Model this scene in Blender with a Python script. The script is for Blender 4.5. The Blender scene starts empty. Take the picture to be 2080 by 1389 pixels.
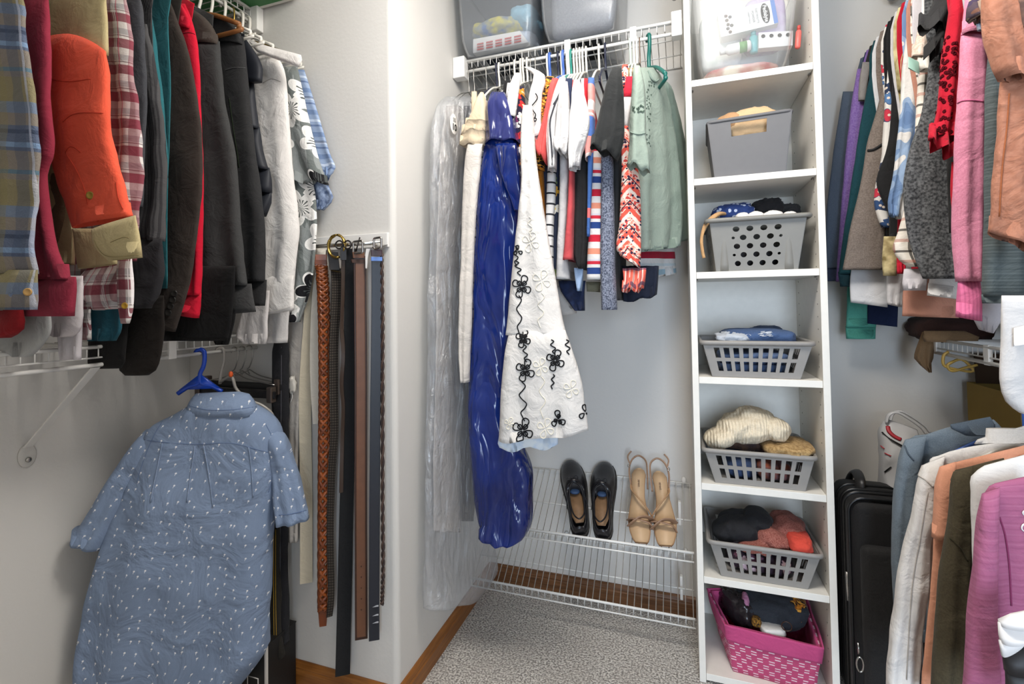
import bpy, math, random
from mathutils import Vector, noise
from mathutils.bvhtree import BVHTree
V = Vector
S = bpy.context.scene
COL = S.collection
R = random.Random(7)
PI = math.pi

# ---------------------------------------------------------------- camera, world, lights, exposure
YAW, PITCH, ROLL, FPX, CX, CY, EYE = 0.351857, 0.0263514, -0.0142887, 1034.82, 999.91, 588.95, 1.2
_fw = V((-math.sin(YAW)*math.cos(PITCH), math.cos(YAW)*math.cos(PITCH), math.sin(PITCH)))
_r = V((math.cos(YAW), math.sin(YAW), 0)); _u = _r.cross(_fw)
RT = _r*math.cos(ROLL)+_u*math.sin(ROLL); UP = -_r*math.sin(ROLL)+_u*math.cos(ROLL); FW = _fw
O = V((0, 0, EYE))
cd = bpy.data.cameras.new('camera'); cam = bpy.data.objects.new('camera', cd); COL.objects.link(cam)
from mathutils import Matrix
cam.matrix_world = Matrix(((RT.x, UP.x, -FW.x, 0), (RT.y, UP.y, -FW.y, 0), (RT.z, UP.z, -FW.z, EYE), (0, 0, 0, 1)))
cd.sensor_fit = 'HORIZONTAL'; cd.sensor_width = 36; cd.lens = FPX/2080*36
cd.shift_x = (1040-CX)/2080; cd.shift_y = (CY-694.5)/2080; cd.clip_start = .02
S.camera = cam
S.view_settings.view_transform = 'Standard'; S.view_settings.look = 'None'
S.view_settings.gamma = 1; S.view_settings.use_curve_mapping = False
S.view_settings.exposure = 0.15
w = bpy.data.worlds.new('world'); S.world = w; w.use_nodes = True
w.node_tree.nodes['Background'].inputs[0].default_value = (.93, .96, 1, 1)
w.node_tree.nodes['Background'].inputs[1].default_value = .4
def area(name, loc, target, sx, sy, power, col):
    l = bpy.data.lights.new(name, 'AREA'); l.shape = 'RECTANGLE'; l.size = sx; l.size_y = sy
    l.energy = power; l.color = col
    o = bpy.data.objects.new(name, l); COL.objects.link(o); o.location = loc
    o.rotation_euler = (V(target)-V(loc)).to_track_quat('-Z', 'Y').to_euler()
area('ceiling_lamp_light', (-.05, .85, 2.46), (-.05, .85, 0), .6, .6, 16, (1, .96, .91))
area('doorway_daylight', (.62, -2.4, 1.15), (-.15, 2, .85), 1.1, 1.9, 95, (.66, .81, 1))

pl_ = bpy.data.lights.new('dome_lamp_glow', 'POINT'); pl_.energy = 22; pl_.shadow_soft_size = .14; pl_.color = (1, .96, .90)
po_ = bpy.data.objects.new('dome_lamp_glow', pl_); COL.objects.link(po_); po_.location = (-.05, .85, 2.3)

# ---------------------------------------------------------------- picture geometry helpers
def ray(x, y): return FW+RT*((x-CX)/FPX)-UP*((y-CY)/FPX)
def PY(yy): return ((0, yy), (1, 0))
def PV(x0, y0, x1, y1):
    l = math.hypot(x1-x0, y1-y0); return ((x0, y0), ((x1-x0)/l, (y1-y0)/l))
def nrm(pl):
    n = V((pl[1][1], -pl[1][0], 0))
    return n if n.dot(O-V((pl[0][0], pl[0][1], EYE))) > 0 else -n
def pt(x, y, pl):
    n = nrm(pl); d = ray(x, y); return O+d*((V((pl[0][0], pl[0][1], EYE))-O).dot(n)/d.dot(n))
def ptz(x, y, z):
    d = ray(x, y); return O+d*((z-EYE)/d.z)
def ptx(x, y, X):
    d = ray(x, y); return O+d*(X/d.x)

# ---------------------------------------------------------------- object helpers
def thing(name, label, cat, loc=(0, 0, 0), group=None):
    o = bpy.data.objects.new(name, None); COL.objects.link(o); o.location = loc; o.empty_display_size = .05
    o['label'] = label; o['category'] = cat
    if group: o['group'] = group
    return o
def tag(o, label, cat, group=None):
    o['label'] = label; o['category'] = cat
    if group: o['group'] = group
    return o
class MB:
    def __init__(s): s.v = []; s.f = []; s.uv = []; s.has = False
    def add(s, vs, fs, uvs=None):
        b = len(s.v); s.v += [V(p) for p in vs]; s.f += [tuple(i+b for i in q) for q in fs]
        if uvs: s.has = True
        s.uv += list(uvs) if uvs else [(p[0]+p[1], p[2]) for p in vs]
        return s
    def box(s, a, b):
        x0, y0, z0 = a; x1, y1, z1 = b
        vs = [(x, y, z) for x in (x0, x1) for y in (y0, y1) for z in (z0, z1)]
        return s.add(vs, [(0, 1, 3, 2), (4, 6, 7, 5), (0, 4, 5, 1), (2, 3, 7, 6), (0, 2, 6, 4), (1, 5, 7, 3)])
    def hexa(s, q):   # 8 points: bottom 4 then top 4
        return s.add(q, [(0, 3, 2, 1), (4, 5, 6, 7), (0, 1, 5, 4), (1, 2, 6, 5), (2, 3, 7, 6), (3, 0, 4, 7)])
    def tube(s, path, r, n=8, cap=True, flat=None):
        P = [V(p) for p in path]; vs = []; fs = []; uvs = []; prev = None; L = 0
        for i, p in enumerate(P):
            d = (P[min(i+1, len(P)-1)]-P[max(i-1, 0)])
            d = d.normalized() if d.length > 1e-9 else V((0, 0, 1))
            if prev is None:
                a = d.cross(V((0, 0, 1)))
                if a.length < .05: a = d.cross(V((0, 1, 0)))
            else: a = prev-d*prev.dot(d)
            a.normalize(); prev = a; b = d.cross(a)
            rr = r[i] if isinstance(r, (list, tuple)) else r
            if i: L += (P[i]-P[i-1]).length
            for k in range(n):
                t = 2*PI*k/n; vs.append(p+a*(rr*math.cos(t))+b*(rr*math.sin(t)*(flat or 1))); uvs.append((k/n, L))
        for i in range(len(P)-1):
            for k in range(n):
                fs.append((i*n+k, i*n+(k+1) % n, (i+1)*n+(k+1) % n, (i+1)*n+k))
        if cap:
            fs.append(tuple(range(n))[::-1]); fs.append(tuple((len(P)-1)*n+k for k in range(n)))
        return s.add(vs, fs, uvs)
    def lathe(s, c, prof, n=20, ax=None):
        ex, ey, ez = ax or (V((1, 0, 0)), V((0, 1, 0)), V((0, 0, 1))); c = V(c); vs = []; fs = []
        for r, h in prof:
            for k in range(n):
                t = 2*PI*k/n; vs.append(c+ex*(r*math.cos(t))+ey*(r*math.sin(t))+ez*h)
        for i in range(len(prof)-1):
            for k in range(n): fs.append((i*n+k, i*n+(k+1) % n, (i+1)*n+(k+1) % n, (i+1)*n+k))
        fs.append(tuple(range(n))[::-1]); fs.append(tuple((len(prof)-1)*n+k for k in range(n)))
        return s.add(vs, fs)
    def lump(s, c, rx, ry, rz, amp=.15, k=2.2, seed=0, n=28, m=18, p=.8, rot=0, grooves=0):
        c = V(c); vs = []; fs = []; uvs = []; cr, sr = math.cos(rot), math.sin(rot)
        sg = lambda v: math.copysign(abs(v)**p, v)
        for i in range(m+1):
            ph = -PI/2+PI*i/m
            for j in range(n):
                t = 2*PI*j/n
                d = V((sg(math.cos(ph))*sg(math.cos(t)), sg(math.cos(ph))*sg(math.sin(t)), sg(math.sin(ph))))
                q = V((d.x*rx, d.y*ry, d.z*rz)); w = q*(k/max(rx, ry, rz))+V((seed*7.3, seed*3.1, seed*1.7))
                e = noise.noise(w)*.6+(1-abs(noise.noise(w*1.7))*2)*.4
                q = q*(1+amp*e)
                if grooves: q += d.normalized()*(grooves*math.sin(e*9+d.x*5))
                vs.append(c+V((q.x*cr-q.y*sr, q.x*sr+q.y*cr, q.z))); uvs.append((t*rx, ph*rz))
        for i in range(m):
            for j in range(n): fs.append((i*n+j, i*n+(j+1) % n, (i+1)*n+(j+1) % n, (i+1)*n+j))
        return s.add(vs, fs, uvs)
    def build(s, name, mat, root=None, smooth=True, bevel=0, solid=0, sub=0):
        me = bpy.data.meshes.new(name)
        if root is not None: loc = V(root.location) if root.parent is None else V(root.parent.location)+V(root.location)
        else:
            xs = [p.x for p in s.v]; ys = [p.y for p in s.v]; zs = [p.z for p in s.v]
            loc = V(((min(xs)+max(xs))/2, (min(ys)+max(ys))/2, min(zs)))
        me.from_pydata([p-loc for p in s.v], [], s.f)
        ul = me.uv_layers.new(name='UVMap'); buf = []
        for l in me.loops: buf += s.uv[l.vertex_index][:2]
        ul.data.foreach_set('uv', buf)
        me.materials.append(mat)
        if smooth: me.polygons.foreach_set('use_smooth', [True]*len(me.polygons))
        o = bpy.data.objects.new(name, me); COL.objects.link(o)
        if root is not None: o.parent = root
        else: o.location = loc
        if bevel:
            b = o.modifiers.new('b', 'BEVEL'); b.width = bevel; b.segments = 2; b.limit_method = 'ANGLE'; b.harden_normals = False
        if solid:
            b = o.modifiers.new('s', 'SOLIDIFY'); b.thickness = solid; b.offset = 0
        if sub:
            b = o.modifiers.new('u', 'SUBSURF'); b.levels = sub; b.render_levels = sub
        return o
    def bvh(s): return BVHTree.FromPolygons(s.v, s.f)
def struct(o): o['kind'] = 'structure'; return o
def cr(a, b, c, d, t):
    return .5*((2*b)+(c-a)*t+(2*a-5*b+4*c-d)*t*t+(3*b-a-3*c+d)*t**3)
def smooth_path(P, k=6):
    P = [V(p) for p in P]; out = []
    for i in range(len(P)-1):
        a, b, c, d = P[max(i-1, 0)], P[i], P[i+1], P[min(i+2, len(P)-1)]
        for j in range(k): out.append(cr(a, b, c, d, j/k))
    return out+[P[-1]]
def parse(s):
    out = []
    for r in s.split(';'):
        a = [float(q) for q in r.split()]
        if len(a) == 3: out.append((a[0], a[2], a[1], a[2]))
        elif len(a) == 4: out.append(tuple(a))
    return out
def loft(rows, pl, df=.013, db=.006, n=30, step=.014, fold=0, k=4, ph=None, wr=.003, ramp=True, p=.62, bot='open', top='closed',
         arch=0, seed=None, hem=0, lip=.03, thin=None, wsc=9):
    """cloth tube: rows of left/right edge points, seen thickness df towards the viewer's side and db behind"""
    if isinstance(rows, str): rows = parse(rows)
    LR = [(pt(a, b, pl), pt(c, d, pl)) if not isinstance(a, V) else (a, b) for (a, b, c, d) in
          [r if len(r) == 4 else (r[0], r[1], 0, 0) for r in rows]]
    n_ = nrm(pl); seed = R.random()*90 if seed is None else seed; ph = R.random()*6 if ph is None else ph
    Ls, Rs, dd = [], [], []
    for i in range(len(LR)-1):
        ln = ((LR[i+1][0]-LR[i][0]).length+(LR[i+1][1]-LR[i][1]).length)/2
        kk = max(1, int(ln/step))
        q = [LR[max(i-1, 0)], LR[i], LR[i+1], LR[min(i+2, len(LR)-1)]]
        for j in range(kk):
            t = j/kk
            Ls.append(cr(q[0][0], q[1][0], q[2][0], q[3][0], t)); Rs.append(cr(q[0][1], q[1][1], q[2][1], q[3][1], t))
    Ls.append(LR[-1][0]); Rs.append(LR[-1][1]); m = len(Ls)
    thin = db > .15 if thin is None else thin
    mb = MB(); vs = []; uvs = []; cum = 0; pc = None; sv = V((seed, seed*1.3, seed*.7))
    for i in range(m):
        c = (Ls[i]+Rs[i])/2; h = (Rs[i]-Ls[i])/2; hw = h.length
        if pc is not None: cum += (c-pc).length
        pc = c; f = i/max(1, m-1)
        e = min(1, (i+.6)/3) if top == 'closed' else 1
        for j in range(n):
            t = 2*PI*j/n; a = math.cos(t); b = math.sin(t)
            a = math.copysign(abs(a)**.9, a); b = math.copysign(abs(b)**p, b)
            if thin and b < 0: a *= max(.1, 1-4*abs(b))
            q = c+h*a+n_*(b*(df if b > 0 else db)*e)
            if fold: q = q+n_*(fold*(f if ramp else 1)*math.sin(PI*k*a*.5*2/2+ph+1.3*noise.noise(V((a*.8, f*1.5, seed)))))
            w = noise.noise_vector((q+sv)*wsc)*.7+noise.noise_vector((q+sv)*wsc*2.6)*.45
            q = q+n_*(w.x*wr*1.6)+h.normalized()*(w.y*wr*.5)
            if arch: q.z += arch*(1-a*a)*max(0, 1-i/6)
            if hem: q.z += hem*math.sin(a*6+ph)*max(0, 1-(m-1-i)/5)
            vs.append(q); uvs.append((a*hw, -cum))
    fs = []
    for i in range(m-1):
        for j in range(n): fs.append((i*n+j, i*n+(j+1) % n, (i+1)*n+(j+1) % n, (i+1)*n+j))
    def inner(base, ring, up, sgn):
        c = sum((vs[ring*n+j] for j in range(n)), V())/n; b0 = len(vs)
        for lv, (sc, dz) in enumerate(((.97, 0), (.9, up))):
            for j in range(n):
                q = vs[ring*n+j]; vs.append(V((c.x+(q.x-c.x)*sc, c.y+(q.y-c.y)*sc, q.z+dz))); uvs.append(uvs[ring*n+j])
        for lv in range(2):
            A = ring*n if lv == 0 else b0; B = b0 if lv == 0 else b0+n
            for j in range(n): fs.append((A+j, A+(j+1) % n, B+(j+1) % n, B+j))
        fs.append(tuple(b0+n+j for j in range(n)))
    if bot == 'open': inner(vs, m-1, lip, 1)
    else: fs.append(tuple((m-1)*n+j for j in range(n)))
    if top == 'open': inner(vs, 0, -lip, 1)
    else: fs.append(tuple(range(n))[::-1])
    mb.add(vs, fs, uvs); return mb
def hitpts(mb, pts, off=.002):
    """points seen at picture positions, dropped onto a surface and lifted off it"""
    bv = mb.bvh(); out = []
    for x, y in pts:
        d = ray(x, y).normalized(); h = bv.ray_cast(O, d)
        if h[0] is None: continue
        nn = h[1] if h[1].dot(d) < 0 else -h[1]
        out.append(h[0]+nn*off)
    return out
def seam(mb, name, pts, mat, root, r=.0012, k=5):
    P = [V((a, b, 0)) for a, b in pts]; q = hitpts(mb, [(p.x, p.y) for p in smooth_path(P, k)], r*.4)
    if len(q) < 2: return None
    return MB().tube(q, r, 5).build(name, mat, root)
def disc(mb, name, x, y, r, mat, root, h=.003, holes=False):
    bv = mb.bvh(); d = ray(x, y).normalized(); hh = bv.ray_cast(O, d)
    if hh[0] is None: return None
    nn = hh[1] if hh[1].dot(d) < 0 else -hh[1]
    nn = (nn-d*.6).normalized(); a = nn.orthogonal().normalized(); b = nn.cross(a)
    return MB().lathe(hh[0], [(r*.9, -h), (r, 0), (r, h*.7), (r*.85, h), (r*.6, h*.7), (.0001, h*.6)], 16, (a, b, nn)).build(name, mat, root)
def text_mb(body, size, o, ex, ey, align='CENTER', depth=.0006, bold=0):
    cu = bpy.data.curves.new('t', 'FONT'); cu.body = body; cu.size = size; cu.align_x = align; cu.align_y = 'CENTER'; cu.offset = bold
    ob = bpy.data.objects.new('t', cu); COL.objects.link(ob)
    dg = bpy.context.evaluated_depsgraph_get(); ev = ob.evaluated_get(dg); me = ev.to_mesh()
    ex, ey, o = V(ex), V(ey), V(o); nn = ex.cross(ey).normalized()
    vs = [o+ex*v.co.x+ey*v.co.y+nn*depth for v in me.vertices]; fs = [tuple(p.vertices) for p in me.polygons]
    ev.to_mesh_clear(); bpy.data.objects.remove(ob); bpy.data.curves.remove(cu)
    return MB().add(vs, fs)

# ---------------------------------------------------------------- materials
def L(c):
    if isinstance(c, str): c = tuple(int(c[i:i+2], 16) for i in (0, 2, 4))
    return tuple(((q/255)/12.92 if q/255 <= .04045 else ((q/255+.055)/1.055)**2.4) for q in c)+(1,)
class NT:
    def __init__(s, name):
        s.m = bpy.data.materials.new(name); s.m.use_nodes = True; s.t = s.m.node_tree; s.t.nodes.clear()
        s.out = s.t.nodes.new('ShaderNodeOutputMaterial'); s._uv = None
    def n(s, kind, props=None, **ins):
        d = s.t.nodes.new('ShaderNode'+kind)
        for k, v in (props or {}).items(): setattr(d, k, v)
        for k, v in ins.items():
            sk = d.inputs[int(k[1:])] if k[0] == '_' and k[1:].isdigit() else d.inputs[k.replace('__', ' ')]
            if isinstance(v, bpy.types.NodeSocket): s.t.links.new(v, sk)
            else: sk.default_value = v
        return d
    def ma(s, op, a, b=0.0, c=0.0):
        return s.n('Math', {'operation': op}, _0=a, _1=b, _2=c).outputs[0]
    def mix(s, f, a, b):
        return s.n('Mix', {'data_type': 'RGBA'}, _0=f, _6=a, _7=b).outputs[2]
    def uv(s):
        if s._uv is None:
            d = s.n('UVMap'); x = s.n('SeparateXYZ', None, _0=d.outputs[0]); s._uv = (d.outputs[0], x.outputs[0], x.outputs[1])
        return s._uv
    def obj(s): return s.n('TexCoord').outputs['Object']
    def band(s, c, period, center, width):
        a = s.ma('FRACT', s.ma('ADD', s.ma('DIVIDE', s.ma('SUBTRACT', c, center), period), .5))
        return s.ma('LESS_THAN', s.ma('ABSOLUTE', s.ma('SUBTRACT', a, .5)), width/2/period)
    def fin(s, col, rough=.9, wr=.35, sheen=.04, weave=.12, wsc=16, metal=0, spec=.3, extra=None, trans=0, alpha=None, coat=0):
        b = s.n('BsdfPrincipled', None, Base__Color=col, Roughness=rough, Metallic=metal)
        b.inputs['Specular IOR Level'].default_value = spec
        b.inputs['Sheen Weight'].default_value = sheen; b.inputs['Sheen Roughness'].default_value = .5
        if coat: b.inputs['Coat Weight'].default_value = coat; b.inputs['Coat Roughness'].default_value = .15
        if trans: b.inputs['Transmission Weight'].default_value = trans
        if alpha is not None:
            if isinstance(alpha, bpy.types.NodeSocket): s.t.links.new(alpha, b.inputs['Alpha'])
            else: b.inputs['Alpha'].default_value = alpha
        nrmo = None
        if wr:
            no = s.n('TexNoise', None, Vector=s.obj(), Scale=wsc, Detail=4.0, Roughness=.55, Distortion=.6)
            bp = s.n('Bump', None, Strength=wr, Distance=.02, Height=no.outputs[0]); nrmo = bp.outputs[0]
        if weave:
            no = s.n('TexNoise', None, Vector=s.obj(), Scale=600.0, Detail=1.0)
            bp = s.n('Bump', None, Strength=weave, Distance=.002, Height=no.outputs[0]); 
            if nrmo: s.t.links.new(nrmo, bp.inputs['Normal'])
            nrmo = bp.outputs[0]
        if extra is not None:
            bp = s.n('Bump', None, Strength=extra[1], Distance=extra[2], Height=extra[0])
            if nrmo: s.t.links.new(nrmo, bp.inputs['Normal'])
            nrmo = bp.outputs[0]
        if nrmo: s.t.links.new(nrmo, b.inputs['Normal'])
        s.t.links.new(b.outputs[0], s.out.inputs[0]); s.b = b
        return s.m
    def mottle(s, c, amt=.12, sc=300.0, det=2.0, c2=None):
        no = s.n('TexNoise', None, Vector=s.obj(), Scale=sc, Detail=det)
        f = s.n('MapRange', None, Value=no.outputs[0], _1=.35, _2=.65).outputs[0]
        c = L(c) if not isinstance(c, bpy.types.NodeSocket) else c
        d = L(c2) if c2 else (tuple(q*(1-amt) for q in c[:3])+(1,))
        return s.mix(f, c, d)
_mc = {}
def fab(c, c2=None, amt=.1, sc=420.0, key=None, **kw):
    k = (c, c2, amt, sc, str(kw))
    if k not in _mc:
        t = NT('fabric'); _mc[k] = t.fin(t.mottle(c, amt, sc, c2=c2), **kw)
    return _mc[k]
def plain(c, rough=.5, spec=.4, metal=0, coat=0, name='plain', amt=.03, bump=.0):
    k = (c, rough, spec, metal, coat)
    if k not in _mc:
        t = NT(name); _mc[k] = t.fin(t.mottle(c, amt, 40.0), rough, bump, 0, 0, metal=metal, spec=spec, coat=coat)
    return _mc[k]
def plaid(base, bands, name='plaid', **kw):
    """bands: (axis, period, centre, width, colour, opacity)"""
    t = NT(name); _, u, v = t.uv(); c = L(base)
    for ax, pe, ce, wi, co, op in bands:
        c = t.mix(t.ma('MULTIPLY', t.band(u if ax == 'u' else v, pe, ce, wi), op), c, L(co))
    return t.fin(c, **kw)
def scaled(t, sx, sy, warp=0):
    uv = t.uv()[0]
    if warp:
        no = t.n('TexNoise', None, Vector=uv, Scale=18.0, Detail=1.0)
        uv = t.n('VectorMath', {'operation': 'MULTIPLY_ADD'}, _0=no.outputs['Color'], _1=(warp, warp, 0), _2=uv).outputs[0]
    return t.n('VectorMath', {'operation': 'MULTIPLY'}, _0=uv, _1=(sx, sy, 1)).outputs[0]
def flower(t, col, size, R_, petals, pcol, ccol=None, vein=None, rnd=1.0, dens=1.0, edge=None, off=0.0, depth=.45):
    """scattered flowers with petals, centre and veins; size = cell in metres, R_ = radius as a share of the cell"""
    uv = scaled(t, 1/size, 1/size)
    if off: uv = t.n('VectorMath', {'operation': 'ADD'}, _0=uv, _1=(off, off*1.7, 0)).outputs[0]
    vo = t.n('TexVoronoi', {'voronoi_dimensions': '2D'}, Vector=uv, Scale=1.0, Randomness=rnd)
    lo = t.n('VectorMath', {'operation': 'SUBTRACT'}, _0=uv, _1=vo.outputs['Position']).outputs[0]
    x = t.n('SeparateXYZ', None, _0=lo)
    an = t.ma('ARCTAN2', x.outputs[1], x.outputs[0]); r = vo.outputs['Distance']
    rc = t.n('SeparateColor', None, _0=vo.outputs['Color'])
    an = t.ma('ADD', an, t.ma('MULTIPLY', rc.outputs[0], 6.0))
    pr = t.ma('MULTIPLY', R_, t.ma('ADD', 1-depth, t.ma('MULTIPLY', depth, t.ma('ABSOLUTE', t.ma('COSINE', t.ma('MULTIPLY', an, petals/2))))))
    ok = t.ma('LESS_THAN', rc.outputs[1], dens)
    if edge: col = t.mix(t.ma('MULTIPLY', ok, t.ma('LESS_THAN', r, t.ma('MULTIPLY', pr, 1.13))), col, L(edge))
    pc = L(pcol) if not isinstance(pcol, (list, tuple)) else None
    if pc is None:
        pc = L(pcol[0])
        for i, q in enumerate(pcol[1:]): pc = t.mix(t.ma('GREATER_THAN', rc.outputs[2], (i+1)/len(pcol)), pc, L(q))
    col = t.mix(t.ma('MULTIPLY', ok, t.ma('LESS_THAN', r, pr)), col, pc)
    if vein:
        vm = t.ma('MULTIPLY', t.ma('GREATER_THAN', t.ma('COSINE', t.ma('MULTIPLY', an, petals*3)), .45), t.ma('LESS_THAN', r, t.ma('MULTIPLY', pr, .62)))
        col = t.mix(t.ma('MULTIPLY', ok, vm), col, L(vein))
    if ccol: col = t.mix(t.ma('MULTIPLY', ok, t.ma('LESS_THAN', r, R_*.2)), col, L(ccol))
    return col
def spots(t, col, size, R_, scol, rnd=1.0, dens=1.0):
    uv = scaled(t, 1/size, 1/size); vo = t.n('TexVoronoi', {'voronoi_dimensions': '2D'}, Vector=uv, Scale=1.0, Randomness=rnd)
    rc = t.n('SeparateColor', None, _0=vo.outputs['Color'])
    return t.mix(t.ma('MULTIPLY', t.ma('LESS_THAN', rc.outputs[1], dens), t.ma('LESS_THAN', vo.outputs['Distance'], t.ma('MULTIPLY', t.ma('ADD', .6, t.ma('MULTIPLY', rc.outputs[0], .5)), R_))), col, L(scol))
def noisecols(t, cols, sc, sx=1.0, sy=1.0, det=2.0):
    no = t.n('TexNoise', None, Vector=scaled(t, sx, sy), Scale=sc, Detail=det)
    c = L(cols[0]); lo, hi = .34, .66
    for i, q in enumerate(cols[1:]): c = t.mix(t.ma('GREATER_THAN', no.outputs[0], lo+(hi-lo)*(i+1)/len(cols)), c, L(q))
    return c

white_metal = plain('e6e4df', .35, .5, name='white_epoxy_wire')
white_melamine = plain('e9e5dc', .5, .4, name='white_melamine')
white_plastic = plain('e8e6e2', .35, .5, name='white_plastic')
silver = plain('b9b7b2', .25, .5, 1, name='steel')
def wall_mat():
    t = NT('painted_wall'); no = t.n('TexNoise', None, Vector=t.obj(), Scale=90.0, Detail=3.0)
    return t.fin(t.mottle('d6d3ce', .02, 3.0), .75, 0, 0, 0, extra=(no.outputs[0], .12, .004))
wall_m = wall_mat()
def scuff_mat():
    t = NT('scuffed_wall'); c = L('d6d3ce'); ob = t.obj()
    sc = t.n('VectorMath', {'operation': 'MULTIPLY'}, _0=ob, _1=(30, 30, 11)).outputs[0]
    no = t.n('TexNoise', None, Vector=sc, Scale=2.6, Detail=6.0, Roughness=.75)
    x = t.n('SeparateXYZ', None, _0=ob)
    inx = t.ma('MULTIPLY', t.ma('GREATER_THAN', x.outputs[0], 1.36), t.ma('LESS_THAN', x.outputs[2], 1.04))
    m = t.ma('MULTIPLY', inx, t.n('MapRange', None, Value=no.outputs[0], _1=.62, _2=.8, _3=0.0, _4=.55).outputs[0])
    n2 = t.n('TexNoise', None, Vector=ob, Scale=90.0, Detail=3.0)
    return t.fin(t.mix(m, c, L('6f6a64')), .75, 0, 0, 0, extra=(n2.outputs[0], .12, .004))
def carpet_mat():
    t = NT('carpet'); no = t.n('TexNoise', None, Vector=t.obj(), Scale=150.0, Detail=2.0, Roughness=.6)
    f = t.n('MapRange', None, Value=no.outputs[0], _1=.40, _2=.60).outputs[0]
    c = t.mix(f, L('8a847e'), L('f0eae2'))
    n2 = t.n('TexNoise', None, Vector=t.obj(), Scale=9.0, Detail=3.0)
    c = t.mix(t.n('MapRange', None, Value=n2.outputs[0], _1=.4, _2=.65, _3=0.0, _4=.3).outputs[0], c, L('b8b0a8'))
    return t.fin(c, 1, 0, .1, 0, extra=(no.outputs[0], 1.0, .012))
def wood(c1, c2, name='oak', sx=3.0, sy=60.0):
    t = NT(name); ob = t.obj(); v = t.n('VectorMath', {'operation': 'MULTIPLY'}, _0=ob, _1=(sx, sx, sy)).outputs[0]
    no = t.n('TexNoise', None, Vector=v, Scale=2.0, Detail=5.0, Distortion=.8)
    c = t.mix(t.n('MapRange', None, Value=no.outputs[0], _1=.35, _2=.65).outputs[0], L(c1), L(c2))
    return t.fin(c, .35, 0, 0, 0, spec=.4)
oak = wood('96602b', '7b4a1d'); oak_dark = wood('7a5233', '5a3a22', 'walnut')

# ---------------------------------------------------------------- the room
XE, XF, YB, YD, XC, ZC = -1.645, 1.05, 2.11, 1.34, -.806, 2.5
def wallbox(name, a, b, m=None): return struct(MB().box(a, b).build(name, m or wall_m, None, False))
wallbox('wall_left', (XE-.1, -1.6, 0), (XE, YD, ZC))
# belt wall with a rounded outside corner and the return wall
wd = MB(); rr = .018
prof = [(XE-.1, YD)]+[(XC-rr+rr*math.sin(a*PI/12), YD+rr-rr*math.cos(a*PI/12)) for a in range(7)]+[(XC, YB+.1), (XE-.1, YB+.1)]
n_ = len(prof); wd.add([(x, y, 0) for x, y in prof]+[(x, y, ZC) for x, y in prof],
    [(i, (i+1) % n_, n_+(i+1) % n_, n_+i) for i in range(n_)]+[tuple(range(n_))[::-1], tuple(range(n_, 2*n_))])
struct(wd.build('wall_center', wall_m, None, False))
wallbox('wall_back', (XC-.05, YB, 0), (XF+.1, YB+.1, ZC), scuff_mat())
wallbox('front_light_blocker', (XE-.1, -.9, 0), (.1, -.8, ZC))  # unseen wall, added to keep the doorway light off the left wall
wallbox('light_blocker_header', (.1, -.9, 2.05), (XF+.1, -.8, ZC), white_plastic)  # header over the opening, part of the added light-blocking wall
wallbox('wall_right', (XF, -1.6, 0), (XF+.1, YB, ZC))
struct(MB().box((XE-.1, -2.9, -.1), (XF+.1, YB+.1, 0)).build('floor', carpet_mat(), None, False))
struct(MB().box((XE-.1, -1.6, ZC), (XF+.1, YB+.1, ZC+.1)).build('ceiling', plain('eceae6', .9, name='ceiling_paint'), None, False))
def baseboard(name, a, b, nx, ny, m=oak):
    """moulded board from a to b, (nx, ny) points into the room"""
    pr = [(0, 0), (.014, 0), (.014, .045), (.011, .05), (.012, .054), (.009, .066), (.004, .072), (0, .072)]
    mb = MB(); k = len(pr)
    for (x, y) in (a, b): mb.v += [V((x+nx*d, y+ny*d, z)) for d, z in pr]; mb.uv += [(0, 0)]*k
    mb.f = [(i, (i+1) % k, k+(i+1) % k, k+i) for i in range(k)]+[tuple(range(k))[::-1], tuple(range(k, 2*k))]
    return struct(mb.build(name, m, None, False))
baseboard('baseboard_center', (XE, YD), (XC-.01, YD), 0, -1)
baseboard('baseboard_return', (XC, YD+.002), (XC, YB), 1, 0)
baseboard('baseboard_back', (XC, YB), (XF, YB), 0, -1, oak_dark)
baseboard('baseboard_left', (XE, -1.5), (XE, YD), 1, 0)
baseboard('baseboard_right', (XF, -1.5), (XF, YB), -1, 0)

# ---------------------------------------------------------------- wire shelving
def rod(a, b, r, n=8): return MB().tube([a, b], r, n)
def wire_shelf_y(name, label, xl, xw, y0, y1, z, drop=.044, sp=.026, braces=()):
    """ventilated shelf along y: lip at x = xl, wall at x = xw"""
    t = thing(name, label, 'shelf', (xl, (y0+y1)/2, z))
    rod((xl, y0, z), (xl, y1, z), .0045).build('front_rail', white_metal, t)
    rod((xl, y0, z-drop), (xl, y1, z-drop), .0052).build('hang_rod', white_metal, t)
    g = MB(); k = int((y1-y0)/sp)
    for i in range(k+1):
        y = y0+(y1-y0)*i/k; g.tube([(xw, y, z), (xl, y, z), (xl, y, z-.026)], .0017, 5)
    for f in (.02, .5, .98): g.tube([(xl+(xw-xl)*f, y0, z-.003), (xl+(xw-xl)*f, y1, z-.003)], .0024, 6)
    g.tube([(xl, y0, z-.026), (xl, y1, z-.026)], .0024, 6)
    g.build('wire_grid', white_metal, t)
    return t
ZL, XL = 1.108, -1.335      # lower left shelf
tl = wire_shelf_y('wire_shelf', 'white wire shelf with hanging rod low on the left wall', XL, XE+.004, -.6, YD-.004, ZL)
def strap(t, x, y, z0, z1, name='rod_clip', s=.012):
    MB().box((x-.004, y-s, z1-.006), (x+.006, y+s, z0+.006)).build(name, white_plastic, t, False, bevel=.002)
strap(tl, XL, 1.03, ZL, ZL-.044)
b = MB(); a0, a1 = V((XL-.004, .835, ZL-.05)), V((XE+.006, .855, .835))
d = (a1-a0); s_ = V((0, .011, 0))
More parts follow.
